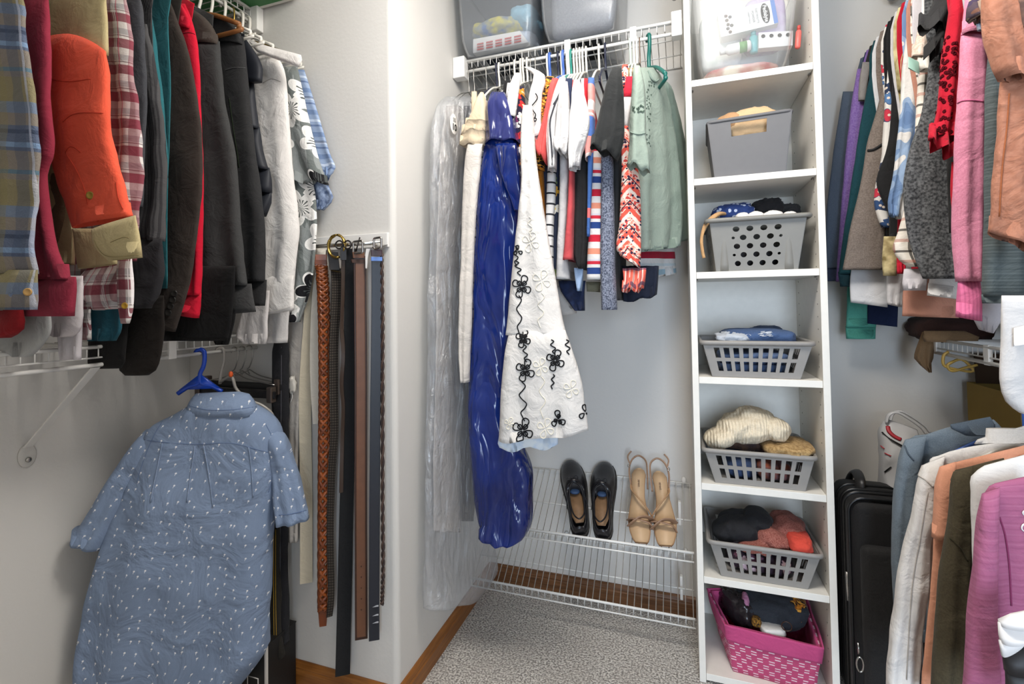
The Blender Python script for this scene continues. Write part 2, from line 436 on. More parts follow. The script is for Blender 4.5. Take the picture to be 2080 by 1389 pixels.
b.hexa([a0-s_-V((.004, 0, 0)), a0+s_-V((.004, 0, 0)), a1+s_-V((.004, 0, 0)), a1-s_-V((.004, 0, 0)), a0-s_+V((.004, 0, 0)), a0+s_+V((.004, 0, 0)), a1+s_+V((.004, 0, 0)), a1-s_+V((.004, 0, 0))])
br = b.build('support_brace', white_metal, tl, False, bevel=.002)
MB().lathe((XE, .856, .812), [(.021, 0), (.021, .004), (.018, .006), (.001, .006)], 18, (V((0, 1, 0)), V((0, 0, 1.5)), V((1, 0, 0)))).build('wall_plate', plain('cfccc6', .5, name='grey_white_plastic'), br)
MB().lathe((XE+.008, .856, .802), [(.007, 0), (.007, .003), (.004, .0045)], 12, (V((0, 1, 0)), V((0, 0, 1)), V((1, 0, 0)))).build('screw', silver, br)
ZU = 2.203
tu = wire_shelf_y('wire_shelf', 'white wire shelf with hanging rod high on the left wall', XL, XE+.004, -.6, YD-.004, ZU)
MB().box((XL-.028, YD-.03, ZU-.075), (XL+.03, YD-.001, ZU+.01)).build('end_bracket', white_plastic, tu, False, bevel=.003)
# back wall shelf (along x)
YW, ZW = 1.81, 2.143
tb = thing('wire_shelf', 'white wire shelf with hanging rod along the back wall under the storage bins', 'shelf', (-.38, YW, ZW))
rod((XC+.012, YW, ZW), (.03, YW, ZW), .0055).build('front_rail', white_metal, tb)
rod((XC+.012, YW, ZW-.041), (.03, YW, ZW-.041), .006).build('hang_rod', white_metal, tb)
g = MB()
for i in range(33):
    x = XC+.02+(.81)*i/32; g.tube([(x, YB-.01, ZW-.03), (x, YW, ZW), (x, YW, ZW-.028)], .0018, 5)
for f in (.02, .34, .68, .98): g.tube([(XC+.012, YW+(YB-YW)*f, ZW-.03*f-.003), (.03, YW+(YB-YW)*f, ZW-.03*f-.003)], .0028, 6)
g.build('wire_grid', white_metal, tb)
MB().box((XC+.001, YW-.028, ZW-.07), (XC+.05, YW+.012, ZW+.012)).build('end_bracket', white_plastic, tb, False, bevel=.003)
MB().box((-.005, YW-.028, ZW-.062), (.028, YW+.012, ZW+.022)).build('end_bracket', white_plastic, tb, False, bevel=.003)
for x in (-.36, -.13):
    MB().box((x-.011, YW-.01, ZW-.045), (x+.011, YW+.004, ZW+.006)).build('rod_clip', white_plastic, tb, False, bevel=.002)
# sloped shoe racks
def shoe_rack(label, yf, zf, zb, xl):
    t = thing('shoe_rack', label, 'shoe rack', (-.37, yf, zf), 'sloped wire shoe racks'); x0, x1 = xl, .026
    q = lambda f, x: V((x, yf+(YB-.012-yf)*f, zf-.03+(zb-zf+.03)*f))
    rod((x0, yf, zf), (x1, yf, zf), .0045).build('front_rail', white_metal, t)
    g = MB(); k = int((x1-x0)/.025)
    for i in range(k+1):
        x = x0+.005+(x1-x0-.01)*i/k; g.tube([q(1, x), q(.01, x), V((x, yf, zf))], .0017, 5)
    for f in (.01, .5, 1): g.tube([q(f, x0)-V((0, 0, .003)), q(f, x1)-V((0, 0, .003))], .0028, 6)
    g.build('wire_grid', white_metal, t)
    for x in (-.46, .0):
        MB().lathe((x, YB, zb+.006), [(.009, 0), (.009, .012), (.006, .016)], 12, (V((1, 0, 0)), V((0, 0, 1.5)), V((0, -1, 0)))).build('wall_clip', white_plastic, t)
    MB().box((-.022, YB-.1, zb-.13), (-.012, YB-.08, zb-.045)).build('support_arm', white_plastic, t, False, bevel=.002)
    return t
RK = (1.835, .362, .505)
shoe_rack('upper sloped wire shoe rack on the back wall holding two pairs of shoes', *RK, -.60)
shoe_rack('lower empty sloped wire shoe rack just above the carpet', 1.885, .117, .235, XC+.004)

# ---------------------------------------------------------------- shelf tower
UY, UB, UX0, UX1 = 1.755, 2.098, .033, .412; PT = .019
TOPS = [1.912, 1.591, 1.2906, .957, .622, .330, .03]
tw = thing('shelf_tower', 'tall narrow white open shelf tower against the back wall', 'shelf unit', (.22, 1.92, 0))
MB().box((UX0, UY, .001), (UX0+PT, UB, 2.44)).build('side_panel', white_melamine, tw, False, bevel=.0012)
MB().box((UX1-PT, UY, .001), (UX1, UB, 2.44)).build('side_panel', white_melamine, tw, False, bevel=.0012)
MB().box((UX0+PT, UB-.006, .005), (UX1-PT, UB, 2.43)).build('back_panel', white_melamine, tw, False)
pin = plain('6b655d', .4, name='shelf_pin')
for z in TOPS:
    sh = MB().box((UX0+PT+.0005, UY+.002, z-.021), (UX1-PT-.0005, UB-.007, z)).build('shelf', white_melamine, tw, False, bevel=.001)
    for x in (UX0+PT+.004, UX1-PT-.004):
        MB().tube([(x, UY+.03, z-.0235), (x, UY+.045, z-.0235)], .0022, 6).build('shelf_pin', pin, sh)
holes = MB()
for i in range(60):
    z = .12+i*.038
    for y in (UY+.037, UB-.05): holes.lathe((UX1-PT-.0002, y, z), [(.0022, 0), (.0022, .0006)], 8, (V((0, 1, 0)), V((0, 0, 1)), V((-1, 0, 0))))
holes.build('pin_holes', pin, tw)['kind'] = 'stuff'
# right wall lower shelf
XR, ZR = .735, 1.07
tr = wire_shelf_y('wire_shelf', 'white wire shelf with hanging rod low on the right wall', XR, XF-.004, -.6, 1.94, ZR, drop=.04)
strap(tr, XR, 1.66, ZR, ZR-.04)
MB().box((XR-.004, 1.93, ZR-.045), (XR+.01, 1.945, ZR+.006)).build('end_cap', white_plastic, tr, False, bevel=.002)
MB().box((XR+.02, YB-.02, ZR-.012), (XR+.045, YB-.001, ZR+.006)).build('wall_clip', white_plastic, tr, False, bevel=.002)
ZRU = 2.2
tru = wire_shelf_y('wire_shelf', 'white wire shelf with hanging rod high on the right wall', XR, XF-.004, -.6, YB-.004, ZRU)

# ---------------------------------------------------------------- clothes helpers
def piece(root, name, rows, pl, mat, **kw):
    mb = loft(rows, pl, **kw); mb.ob = mb.build(name, mat, root); return mb
def hanger(y_or_x, axis, rz, mat, label, r=.0045, group=None, arm=.2, drop=.075, cat='hanger', neck=.06, xr=XL, yaw=0, hook=.024, bar=True, name='clothes_hanger', web=0):
    """hook over a rod; axis 'y': rod runs along y at x = xr, arms along x; axis 'x': rod runs along x at y = xr"""
    o = V((xr, y_or_x, rz)) if axis == 'y' else V((y_or_x, xr, rz))
    e = V((math.cos(yaw), math.sin(yaw), 0)) if axis == 'y' else V((math.sin(yaw), -math.cos(yaw), 0))
    z = V((0, 0, 1)); mb = MB(); rr_ = .0056+r; hk = hook
    pth = [o+e*(-rr_)+z*(-.006)]+[o+e*(-rr_*math.cos(a*PI/8))+z*(rr_*math.sin(a*PI/8)) for a in range(9)]
    pth += [o+e*rr_-z*.02, o+e*(rr_*.7)-z*.04, o-z*(.045+.3*neck), o-z*(.04+neck)]
    mb.tube(smooth_path(pth, 3), r, 8)
    nk = o-z*(.035+neck)
    a = [nk+e*(s*arm)-z*drop for s in (-1, 1)]
    top = [a[0], nk+e*(-arm*.55)-z*(drop*.42), nk+e*(-arm*.12)-z*.006, nk, nk+e*(arm*.12)-z*.006, nk+e*(arm*.55)-z*(drop*.42), a[1]]
    mb.tube(smooth_path(top, 4), r, 8)
    if web:
        n2 = V((-e.y, e.x, 0))*r*.8; A, B_, C_ = nk+z*.022, nk-e*web-z*web*.34, nk+e*web-z*web*.34
        mb.add([A-n2-e*.004, B_-n2, C_-n2, A-n2+e*.004, A+n2-e*.004, B_+n2, C_+n2, A+n2+e*.004], [(0, 1, 2, 3), (7, 6, 5, 4), (0, 4, 5, 1), (1, 5, 6, 2), (2, 6, 7, 3), (3, 7, 4, 0)])
    if bar:
        mb.tube(smooth_path([a[0], a[0]+e*.004-z*.012, a[0]+e*.02-z*.018, a[1]-e*.02-z*.018, a[1]-e*.004-z*.012, a[1]], 4), r*.9, 8)
    return tag(mb.build(name, mat), label, cat, group)

# ---------------------------------------------------------------- left rail: shirts and jackets, near to far
GL = 'clothes on the high left rail'
def left(name, label, cat, Y, mat, hem=1.2, zs=1.95, xr=-1.225, body=True, bname='body', bw=.02):
    t = thing(name, label, cat, (XL, Y, 2.05), GL)
    if body:
        q = lambda a, b, z: (V((a, Y+.012, z)), V((b, Y+.012, z)), 0, 0)
        piece(t, bname, [q(-1.40, -1.27, 2.055), q(-1.47, -1.21, 2.02), q(-1.52, xr, zs), q(-1.54, xr+.01, zs-.2), q(-1.54, xr, 1.5), q(-1.545, xr, hem)],
              PY(Y+.012), mat, df=.003, db=.003, step=.05, wr=.0015)
    return t
k_orange, k_khaki = fab('e4593e', amt=.06), fab('b5a67c', amt=.07)
flannel = plaid('7f776e', [('v', .2, .0, .05, '857c4e', .6), ('v', .2, .105, .05, '43597a', .75), ('v', .2, .092, .010, '86a4c6', .6), ('v', .2, .118, .008, '2f3a50', .7), ('v', .2, .04, .008, '3f6f86', .7),
    ('v', .2, .165, .022, '5f7c9e', .6), ('u', .17, .01, .035, '857c4e', .35), ('u', .17, .06, .03, '3d4c66', .4), ('u', .17, .085, .005, 'b9c0d2', .5), ('u', .17, .10, .004, 'cbbfb8', .4), ('u', .17, -.02, .005, '9c7a60', .4)], 'plaid_flannel', wr=.5, weave=.5)
t = left('flannel_shirt', 'blue, olive and grey plaid flannel shirt nearest on the high left rail', 'shirt', .585, flannel)
m = piece(t, 'sleeve', '-70 47 -12;-60 52 60;-50 70 190;-45 76 300;-40 75 360;-40 70 440;-45 69 520;-40 70 556', PY(.585), flannel, fold=.006, k=3, wr=.006)
m = piece(t, 'cuff', '-45 75 548;-43 76 585;-42 74 629', PY(.578), flannel, df=.018, db=.006, wr=.003)
disc(m, 'button', 57, 593, .007, plain('b08a52', .3, name='horn_button'), t)
maroon = fab('8f2a3e', amt=.08)
t = left('dress_shirt', 'plain maroon long-sleeved shirt between the plaid flannel shirt and the orange jacket', 'shirt', .640, maroon)
piece(t, 'sleeve', '20 98 -12;30 103 100;35 106 200;40 109 290;45 107 322;52 96 355;50 100 430;50 122 510;48 150 568', PY(.640), maroon, fold=.004, wr=.004)
piece(t, 'cuff', '44 156 562;43 157 575;43 150 642', PY(.637), maroon, df=.018, wr=.002)
tan_d = fab('6f5a42', amt=.1)
t = left('tan_shirt', 'dim tan sleeve hanging behind the orange jacket beside the maroon shirt', 'shirt', .728, tan_d, body=False)
piece(t, 'sleeve', '80 148 300;88 150 400;100 150 470;112 148 538', PY(.728), tan_d, wr=.004)
t = left('work_jacket', 'bright orange jacket with khaki shoulder yoke and khaki cuffs', 'jacket', .705, k_khaki, hem=1.3)
piece(t, 'yoke', '70 216 -14;75 217 40;80 219 80;90 218 112', PY(.716), k_khaki, fold=.002, k=3, wr=.003)
m = piece(t, 'sleeve', '92 80 218 106;96 130 222 150;99 230 226 240;103 290 228 275;110 330 242 332;122 375 256 382;138 420 266 420;150 463 273 441', PY(.698), k_orange, df=.02, fold=.0015, k=3, arch=.022, wr=.005)
red_d = plain('b5371f', .9, name='dark_thread')
for s in ([(128, 248), (142, 236), (160, 230), (185, 229), (210, 230)], [(133, 310), (141, 299), (152, 300), (164, 310)], [(133, 310), (155, 345), (170, 380), (178, 415)], [(100, 160), (140, 166), (185, 160)], [(236, 370), (240, 400), (250, 425)]):
    seam(m, 'seam', s, red_d, t, .001)
disc(m, 'button', 184, 397, .008, plain('8c7331', .3, name='olive_button'), t)
piece(t, 'inner_cuff', '147 464 200 464;156 500 232 500;162 546 238 536', PY(.716), k_khaki, df=.012)
m = piece(t, 'cuff', '184 466 274 437;190 490 282 470;203 512 286 500;222 529 288 523', PY(.672), k_khaki, df=.012, wr=.002)
for s in ([(192, 488), (200, 505), (215, 519), (240, 522), (282, 517)], [(225, 492), (250, 482), (262, 484)]): seam(m, 'seam', s, fab('8a7c54'), t, .0008)
rp = plaid('d9d3cf', [('v', .062, .0, .022, '7a1a33', .85), ('v', .062, .028, .014, '8c8a90', .6), ('v', .062, .018, .0025, '4a3038', .7), ('u', .058, .0, .02, '7a1a33', .62), ('u', .058, .017, .002, 'f4eeee', .8), ('u', .058, .022, .002, 'f4eeee', .8), ('u', .058, .028, .003, 'c4506a', .7)], 'red_plaid')
t = left('plaid_shirt', 'burgundy and white plaid shirt behind the orange jacket', 'shirt', .79, rp)
piece(t, 'sleeve', '195 256 -10;200 260 20;205 265 60;208 271 140;205 280 220;200 285 300;205 284 380;210 279 450;195 272 530', PY(.79), rp, fold=.008, k=4, wr=.006)
piece(t, 'rolled_cuff', '172 545 262 522;164 565 264 560;168 600 254 595;204 630 240 626', PY(.775), rp, df=.018, wr=.010, fold=.005, k=3, bot='closed')
m = piece(t, 'sleeve_placket', '239 268 520;240 269 575;241 267 630;248 261 657', PY(.762), rp, df=.008, db=.006, bot='closed')
disc(m, 'button', 254, 621, .007, plain('a9832f', .3, name='amber_button'), t)
gv = fab('45464a', '3a3b40', sc=600)
t = left('suit_vest', 'slate grey pinstriped jacket behind the burgundy plaid shirt', 'jacket', .838, gv)
piece(t, 'sleeve', '225 286 -8;232 292 30;236 295 100;240 296 180;242 292 260;246 288 340;250 284 420', PY(.838), gv, fold=.006, k=3)
rib = plaid('4c4b4c', [('u', .009, 0, .004, '2e2d30', .8)], 'ribbed_grey')
t = left('ribbed_sweater', 'grey ribbed sweater with a bunched dark cuff beside the brown blazer', 'sweater', .878, rib)
piece(t, 'sleeve', '244 300 50;250 307 90;258 323 180;262 331 250;265 336 310;268 337 370;268 336 440;262 333 490', PY(.878), rib, fold=.007, k=4, wr=.006)
piece(t, 'bunched_cuff', '258 334 485;258 334 520;262 331 570;270 322 605;284 308 626', PY(.868), fab('29282b'), df=.018, db=.006, wr=.010, fold=.006, k=3, bot='closed')
teal = fab('2f7078')
t = left('teal_shirt', 'sliver of a teal shirt between the grey ribbed sweater and the brown blazer', 'shirt', .922, teal, hem=1.25)
piece(t, 'sleeve', '266 303 -10;274 311 50;282 323 140;288 333 230;292 338 300;296 338 360', PY(.922), teal, fold=.003)
bz = fab('3b332e', '322b27', sc=500)
t = left('suit_blazer', 'charcoal brown suit blazer with four dark buttons on its sleeve', 'blazer', .95, bz)
m = piece(t, 'sleeve', '285 342 -8;295 362 45;305 378 90;312 396 170;318 408 270;322 411 370;324 404 440;318 396 500;306 382 575;294 366 635;285 656 354 674', PY(.95), bz, df=.012, fold=.003, k=2, wr=.003)
for x, y in ((354, 596), (351, 609), (347, 622), (342, 635)): disc(m, 'button', x, y, .0085, plain('262422', .25, name='blazer_button'), t)
pkr = fab('c8102f', amt=.05)
t = left('red_polo', 'crimson red long-sleeved shirt between the brown blazer and the charcoal sweatshirt', 'shirt', .985, pkr)
piece(t, 'collar', '330 352 -10;333 372 14;352 386 40;368 384 58', PY(.975), pkr, df=.008)
m = piece(t, 'sleeve', '320 376 8;335 390 45;350 402 100;358 408 190;365 412 300;370 413 420;372 412 520;370 410 600', PY(.985), pkr, fold=.004)
seam(m, 'seam', [(372, 68), (384, 66), (396, 70)], fab('8d0b20'), t)
piece(t, 'cuff', '372 410 596;370 640 404 646', PY(.982), pkr, df=.016)
ch, chb = fab('3d3d3d', '343434', sc=700), fab('453d37')
t = left('fleece_sweatshirt', 'charcoal sweatshirt with a lighter brown fleece shoulder', 'sweatshirt', 1.045, ch, zs=1.9)
piece(t, 'yoke', '355 385 15;365 415 35;372 436 62;380 446 92', PY(1.043), chb, df=.02)
m = piece(t, 'sleeve', '380 446 84;384 455 180;388 472 270;392 485 340;395 492 450;398 500 530;402 508 580', PY(1.043), ch, df=.022, fold=.008, k=3)
piece(t, 'cuff', '404 576 510 576;406 600 514 600;404 643 520 633', PY(1.036), ch, df=.018)
bh = fab('2b2b2c', '232324', sc=600)
t = left('hoodie', 'black hooded sweatshirt with a front zip, beyond the charcoal sweatshirt', 'sweatshirt', 1.11, bh, zs=1.9)
piece(t, 'hood', '385 430 28;395 466 42;410 486 66;440 492 90', PY(1.10), bh, df=.02, wr=.006)
m = piece(t, 'sleeve', '430 494 74;440 501 130;450 509 220;462 519 300;475 534 400;482 541 480;488 541 572', PY(1.11), bh, df=.022, fold=.006, k=3)
seam(m, 'sleeve_seam', [(457, 143), (475, 138), (498, 138)], fab('4a4a4b'), t)
seam(m, 'zip', [(466, 200), (474, 260), (482, 310), (486, 340)], fab('17240f'), t, .0012)
piece(t, 'cuff', '496 542 568;498 541 590;505 537 621', PY(1.107), bh, df=.016)
nv = plain('1c1f27', .6, .4, name='navy_nylon')
t = left('puffer_jacket', 'shiny black and navy puffer jacket just before the white shirt', 'jacket', 1.155, nv, zs=1.88)
piece(t, 'hood', '470 500 80;478 520 108;490 534 140;496 533 168', PY(1.15), nv, df=.02, wr=.006, bot='closed')
for i, r in enumerate(('480 516 170;488 520 215;492 526 262', '492 527 258;498 536 312;500 546 345', '500 546 340;505 551 365;505 551 392', '505 551 388;508 550 412;508 541 440')):
    piece(t, 'sleeve' if i == 0 else 'sleeve_baffle', r, PY(1.155), nv, df=.024, bot='closed')
ws = fab('dedad6', amt=.04, wr=.4)
t = left('white_shirt', 'white long-sleeved dress shirt with a stiff collar near the belt wall', 'shirt', 1.222, ws, zs=1.86, xr=-1.225)
m = piece(t, 'collar', [(506, 84, 612, 112), (512, 92, 614, 122), (524, 106, 606, 136)], PY(1.185), ws, df=.016, db=.01, wr=.002, bot='closed')
m = piece(t, 'sleeve', '520 562 112;516 576 140;514 583 180;520 587 240;530 593 330;536 602 420;536 606 470;534 600 530;530 596 585', PY(1.222), ws, df=.02, fold=.006, k=3, wr=.003)
seam(m, 'shoulder_seam', [(535, 168), (552, 160), (570, 166)], fab('b9b4af'), t)
m = piece(t, 'cuff', '528 597 560;527 597 590;526 642 596 630', PY(1.212), ws, df=.018)
seam(m, 'seam', [(528, 632), (560, 632), (592, 622)], fab('b9b4af'), t, .0008)
def hib():
    t = NT('hibiscus_print'); c = noisecols(t, ['8d9291', '6f7573'], 26, 1, .25)
    c = flower(t, c, .115, .46, 5, ['e8e6e2', '16161a', 'd6d6d2'], None, '4a4f4e', edge='f2f0ec', dens=.85)
    return t.fin(c, wr=.5)
hb = hib()
t = left('hibiscus_shirt', 'grey short-sleeved shirt printed with black and white hibiscus flowers', 'shirt', 1.275, hb, zs=1.83, xr=-1.225)
piece(t, 'sleeve', '560 605 136;566 616 190;572 630 255;578 645 310;584 656 345;588 668 372', PY(1.268), hb, df=.022, fold=.008, k=3, hem=.006)
piece(t, 'front_panel', '570 625 330;576 640 390;582 645 450;584 641 520;584 634 580;583 610 654', PY(1.275), hb, df=.014, fold=.008, k=4)
bs = plaid('93a5c2', [('v', .075, 0, .016, '627ba3', .7), ('v', .075, .03, .006, '4a608a', .7), ('v', .075, -.028, .008, 'c8d4e6', .8), ('v', .15, .05, .008, '2f3f60', .6)], 'blue_striped')
t = left('striped_shirt', 'light blue striped short-sleeved shirt last on the left rail against the belt wall', 'shirt', 1.31, bs, zs=1.82, xr=-1.225)
piece(t, 'sleeve', '592 618 142;598 634 190;606 652 250;616 670 310;624 683 342;634 670 364', PY(1.302), bs, df=.014, fold=.006, k=3, hem=.008)
piece(t, 'front_panel', '626 655 350;632 678 400;640 674 412;640 658 426', PY(1.312), fab('4a5c80', '9fb0cc', sc=60), df=.01, fold=.006, k=4)

# clothes whose hems show below the sleeves on the left
def under(name, label, cat, Y, rows, mat, part='sleeve', **kw):
    t = thing(name, label, cat, (-1.3, Y, 1.9), GL)
    q = lambda a, b, z: (V((a, Y, z)), V((b, Y, z)), 0, 0)
    piece(t, 'body', [q(-1.39, -1.30, 2.05), q(-1.52, -1.28, 1.97), q(-1.54, -1.28, 1.6), q(-1.54, -1.28, 1.35)], PY(Y), mat, df=.003, db=.003, step=.05, wr=.001)
    kw.setdefault('df', .011); kw.setdefault('fold', .004)
    piece(t, part, rows, PY(Y), mat, **kw); return t
under('red_shirt', 'dark red sleeve end in the lower left corner of the left rail', 'shirt', .612, '-60 30 560;-60 46 630;-60 46 668;-60 20 686', fab('7e0f16'))
under('sheer_blouse', 'pale translucent grey blouse hem hanging below the plaid flannel cuff', 'blouse', .666, '-60 95 600;-50 105 665;-20 85 700;30 60 724', fab('a9aaa8', amt=.05), 'hem', fold=.004)
under('white_blouse', 'white sleeve below the maroon cuff', 'blouse', .737, '80 166 560;82 168 640;86 160 672;112 142 684', fab('d6ced0', amt=.05), wr=.006)
under('white_tee', 'white square shirt tail hanging lowest under the maroon cuff', 'shirt', .750, '118 170 600;122 167 680;125 166 730', fab('cfc9cc', amt=.05), 'shirt_tail', wr=.002)
under('checked_shirt', 'thin strip of a purple and red checked shirt beside the teal cuff', 'shirt', .808, '152 185 560;156 184 640;170 184 690', rp, 'shirt_tail', df=.006, fold=0)
under('teal_sweater', 'folded teal sweater sleeve below the burgundy plaid cuff', 'sweater', .826, '176 246 580;178 250 640;184 244 676;186 234 692', fab('1f5666'), wr=.006)
under('black_coat', 'black coat sleeve hanging below the teal sweater sleeve', 'coat', .858, '188 262 600;184 258 680;181 252 735;184 243 748', fab('0e0d0d'), df=.012, fold=0)
under('brown_coat', 'very dark brown coat sleeve hanging lowest in front of the shelf edge', 'coat', .902, '246 334 600;244 332 660;242 326 720;244 316 752;256 300 762', fab('1d1713'), df=.009, fold=0)
under('black_shirt', 'black shirt hem behind the brown blazer sleeve', 'shirt', 1.000, '320 480 540;318 474 640;316 462 692', fab('0c0c0d'), 'hem', fold=.003)
under('black_sweater', 'black sweater sleeve end below the charcoal sweatshirt cuff', 'sweater', 1.072, '410 482 560;420 478 640;432 468 685;440 462 700', fab('0f0f10'))
under('linen_shirt', 'white linen sleeve end hanging left of the pair below the white cuff', 'shirt', 1.178, '500 548 590;492 546 640;484 545 685;500 543 698', fab('cbc6c4', amt=.05))
under('white_pullover', 'white sleeve end hanging beside the dark jeans below the white cuff', 'shirt', 1.25, '544 588 600;544 585 650;545 582 696', fab('d2cecb', amt=.05))

# hangers on the left rail
hw = plain('e4e0d6', .3, .5, name='white_hanger_plastic')
Zr = ZU-.044
for px, lab in ((404, 'leftmost visible'), (427, 'second visible'), (453, 'third visible')):
    hanger(ptx(px, 0, XL).y, 'y', Zr, hw, 'white plastic hanger on the high left rail, %s of the row' % lab, group='white plastic hangers on the left rail')
for px, lab in ((489, 'above the puffer jacket'), (503, 'above the white collar'), (514, 'next to the blue hanger')):
    hanger(ptx(px, 60, XL).y, 'y', Zr, hw, 'white plastic hanger on the high left rail %s' % lab, group='white plastic hangers on the left rail')
hanger(ptx(526, 70, XL).y, 'y', Zr, plain('4a6a94', .35, .5, name='blue_plastic'), 'slate blue plastic hanger at the far end of the high left rail')
hanger(ptx(472, 40, XL).y, 'y', Zr, plain('b79a52', .3, .5, 1, name='brass'), 'brass coloured metal hanger on the high left rail', r=.0025)
wd_ = hanger(ptx(380, 20, XL).y, 'y', Zr, plain('8a5a33', .4, name='hanger_wood'), 'wooden hanger above the charcoal sweatshirt', r=.007)
for y in (.6, .64, .73, .79):
    hanger(y, 'y', Zr, hw, 'white plastic hanger tucked among the nearest shirts on the high left rail', group='white hangers among the nearest left shirts')
# green storage tray on the upper left shelf
t = thing('storage_tray', 'green bottomed white tray sticking out over the high left shelf', 'tray', (-1.3, 1.1, ZU))
a, b, c = ptz(612, 18, 2.235), ptz(545, 35, 2.235), ptz(448, -30, 2.235)
a = V((-1.2, 1.325, 2.214)); b_ = V((-1.50, 1.325, 2.214))
MB().box((-1.6, .55, ZU+.006), (-1.168, 1.325, ZU+.012)).build('tray_bottom', plain('3c7a45', .5, name='green_board'), t, False)
fr = MB(); z0, z1 = ZU+.004, ZU+.06
for q in (((-1.6, 1.319, z0), (-1.162, 1.33, z1)), ((-1.168, .55, z0), (-1.157, 1.33, z1)), ((-1.6, .54, z0), (-1.157, .551, z1)), ((-1.61, .54, z0), (-1.599, 1.33, z1))): fr.box(*q)
fr.build('tray_rim', plain('d8d4cd', .5, name='tray_rim_white'), t, False, bevel=.002)

# ---------------------------------------------------------------- back rail: dresses and tops, left to right
GM = 'clothes on the back wall rail'
def mid(name, label, cat, px, y=160, Y=1.81):
    x = pt(px, y, PY(1.62)).x
    return thing(name, label, cat, (x, Y, 2.0), GM)
def clearplastic(tint='e9ebee', a=.2, gl=.16):
    t = NT('clear_film'); no = t.n('TexNoise', None, Vector=t.n('VectorMath', {'operation': 'MULTIPLY'}, _0=t.obj(), _1=(26, 26, 7)).outputs[0], Scale=1.0, Detail=6.0, Roughness=.62, Distortion=1.2)
    bp = t.n('Bump', None, Strength=.9, Distance=.03, Height=no.outputs[0])
    tr = t.n('BsdfTransparent', None, Color=(.93, .94, .95, 1)); gs = t.n('BsdfGlossy', None, Color=(1, 1, 1, 1), Roughness=.16, Normal=bp.outputs[0])
    df = t.n('BsdfDiffuse', None, Color=L(tint), Normal=bp.outputs[0])
    m1 = t.n('MixShader', None, _0=a, _1=tr.outputs[0], _2=df.outputs[0]); m2 = t.n('MixShader', None, _0=gl, _1=m1.outputs[0], _2=gs.outputs[0])
    t.t.links.new(m2.outputs[0], t.out.inputs[0]); return t.m
film = clearplastic()
PB = PV(-.765, 1.46, -.700, 2.05)
def shift(pl, d):
    n = nrm(pl); return ((pl[0][0]+n.x*d, pl[0][1]+n.y*d), pl[1])
t = thing('long_gown', 'pale grey satin gown inside the clear plastic garment bag', 'dress', (-.76, 1.8, 2.0), GM)
piece(t, 'body', '905 938 215;895 942 300;888 940 450;884 938 700;880 935 950;880 935 1080', PB, fab('b3aca6', amt=.06, rough=.5, wr=.7), df=.006, db=.004, fold=.003, k=4, wr=.003, wsc=6)
t = thing('charcoal_dress', 'dark charcoal dress showing through the edge of the clear garment bag', 'dress', (-.72, 1.85, 2.0), GM)
piece(t, 'body', '942 960 215;944 964 260;940 966 360;938 964 600;936 962 850;935 964 1000;936 962 1058', shift(PB, .010), fab('4b494d', amt=.08), df=.005, db=.004, fold=.002, wr=.002)
t = thing('garment_bag', 'long clear plastic garment bag hanging against the side wall at the far left', 'garment bag', (-.75, 1.8, 2.0))
piece(t, 'film', '905 968 196;888 975 225;878 978 300;876 978 500;872 975 800;868 985 1000;868 1000 1100;866 1008 1160;866 1238 972 1216', shift(PB, .012), film, df=.03, db=.03, fold=.006, k=4, wr=.006, wsc=7, lip=0)
tg = thing('size_tag', 'oval white size tag reading 10 on the clear garment bag', 'tag', pt(922, 252, shift(PB, .05)))
bp_ = shift(PB, .052); c = pt(922, 252, bp_); ex = V((bp_[1][0], bp_[1][1], 0)); ez = V((0, 0, 1)); en = nrm(bp_)
MB().lathe(c, [(.031, -.001), (.032, 0), (.031, .001), (.001, .0012)], 24, (ex*.75, ez*1.1, en)).build('disc', plain('eeeae4', .5, name='tag_white'), tg)
blk = plain('1b1b1c', .6, .3, name='black_ink')
text_mb('10', .030, c+en*.0016-ez*.012, ex, ez, bold=.0012).build('lettering', blk, tg, False)
text_mb('SS', .020, c+en*.0016+ez*.013, ex, ez).build('lettering', blk, tg, False)
crm = fab('dbc7a9', amt=.04)
t = mid('ruffle_shirt', 'cream top with two ruffle tiers on its sleeve, left of the blue plastic bag', 'top', 965)
piece(t, 'strap', '958 968 186;958 970 235', PY(1.60), crm, df=.01, db=.02)
piece(t, 'body', '957 978 240;955 976 330', PY(1.66), crm, df=.02, db=.03)
m = piece(t, 'sleeve', '976 982 188;966 988 215;954 991 245;946 992 262', PY(1.555), crm, df=.026, db=.03, fold=.004, k=3, wr=.001)
piece(t, 'upper_ruffle', '952 990 248;944 989 262;938 988 276', PY(1.55), crm, df=.03, db=.03, fold=.004, k=3, ramp=False, wr=.001, top='open')
piece(t, 'lower_ruffle', '944 988 268;939 987 284;936 985 298', PY(1.545), crm, df=.034, db=.034, fold=.005, k=3, hem=.004, ramp=False, wr=.001, top='open')
wsat = fab('cfc8c0', amt=.03, rough=.55, wr=.5)
t = mid('satin_dress', 'long off-white satin dress sleeve between the clear bag and the blue plastic bag', 'dress', 955)
piece(t, 'sleeve', '950 980 292;944 975 340;940 968 420;937 962 520;933 958 640;933 954 720;937 952 776', PY(1.515), wsat, df=.016, db=.012, fold=.003)
strp = plaid('e4e0da', [('v', .030, 0, .0055, '1c1c20', 1)], 'black_dashes', wr=.3)
t = mid('striped_dress', 'white dress with black horizontal dashes squeezed beside the blue plastic bag', 'dress', 966)
piece(t, 'body', '958 979 300;956 972 400;950 968 500;945 965 600;942 960 725', PY(1.57), strp, df=.008, db=.02, fold=.001)
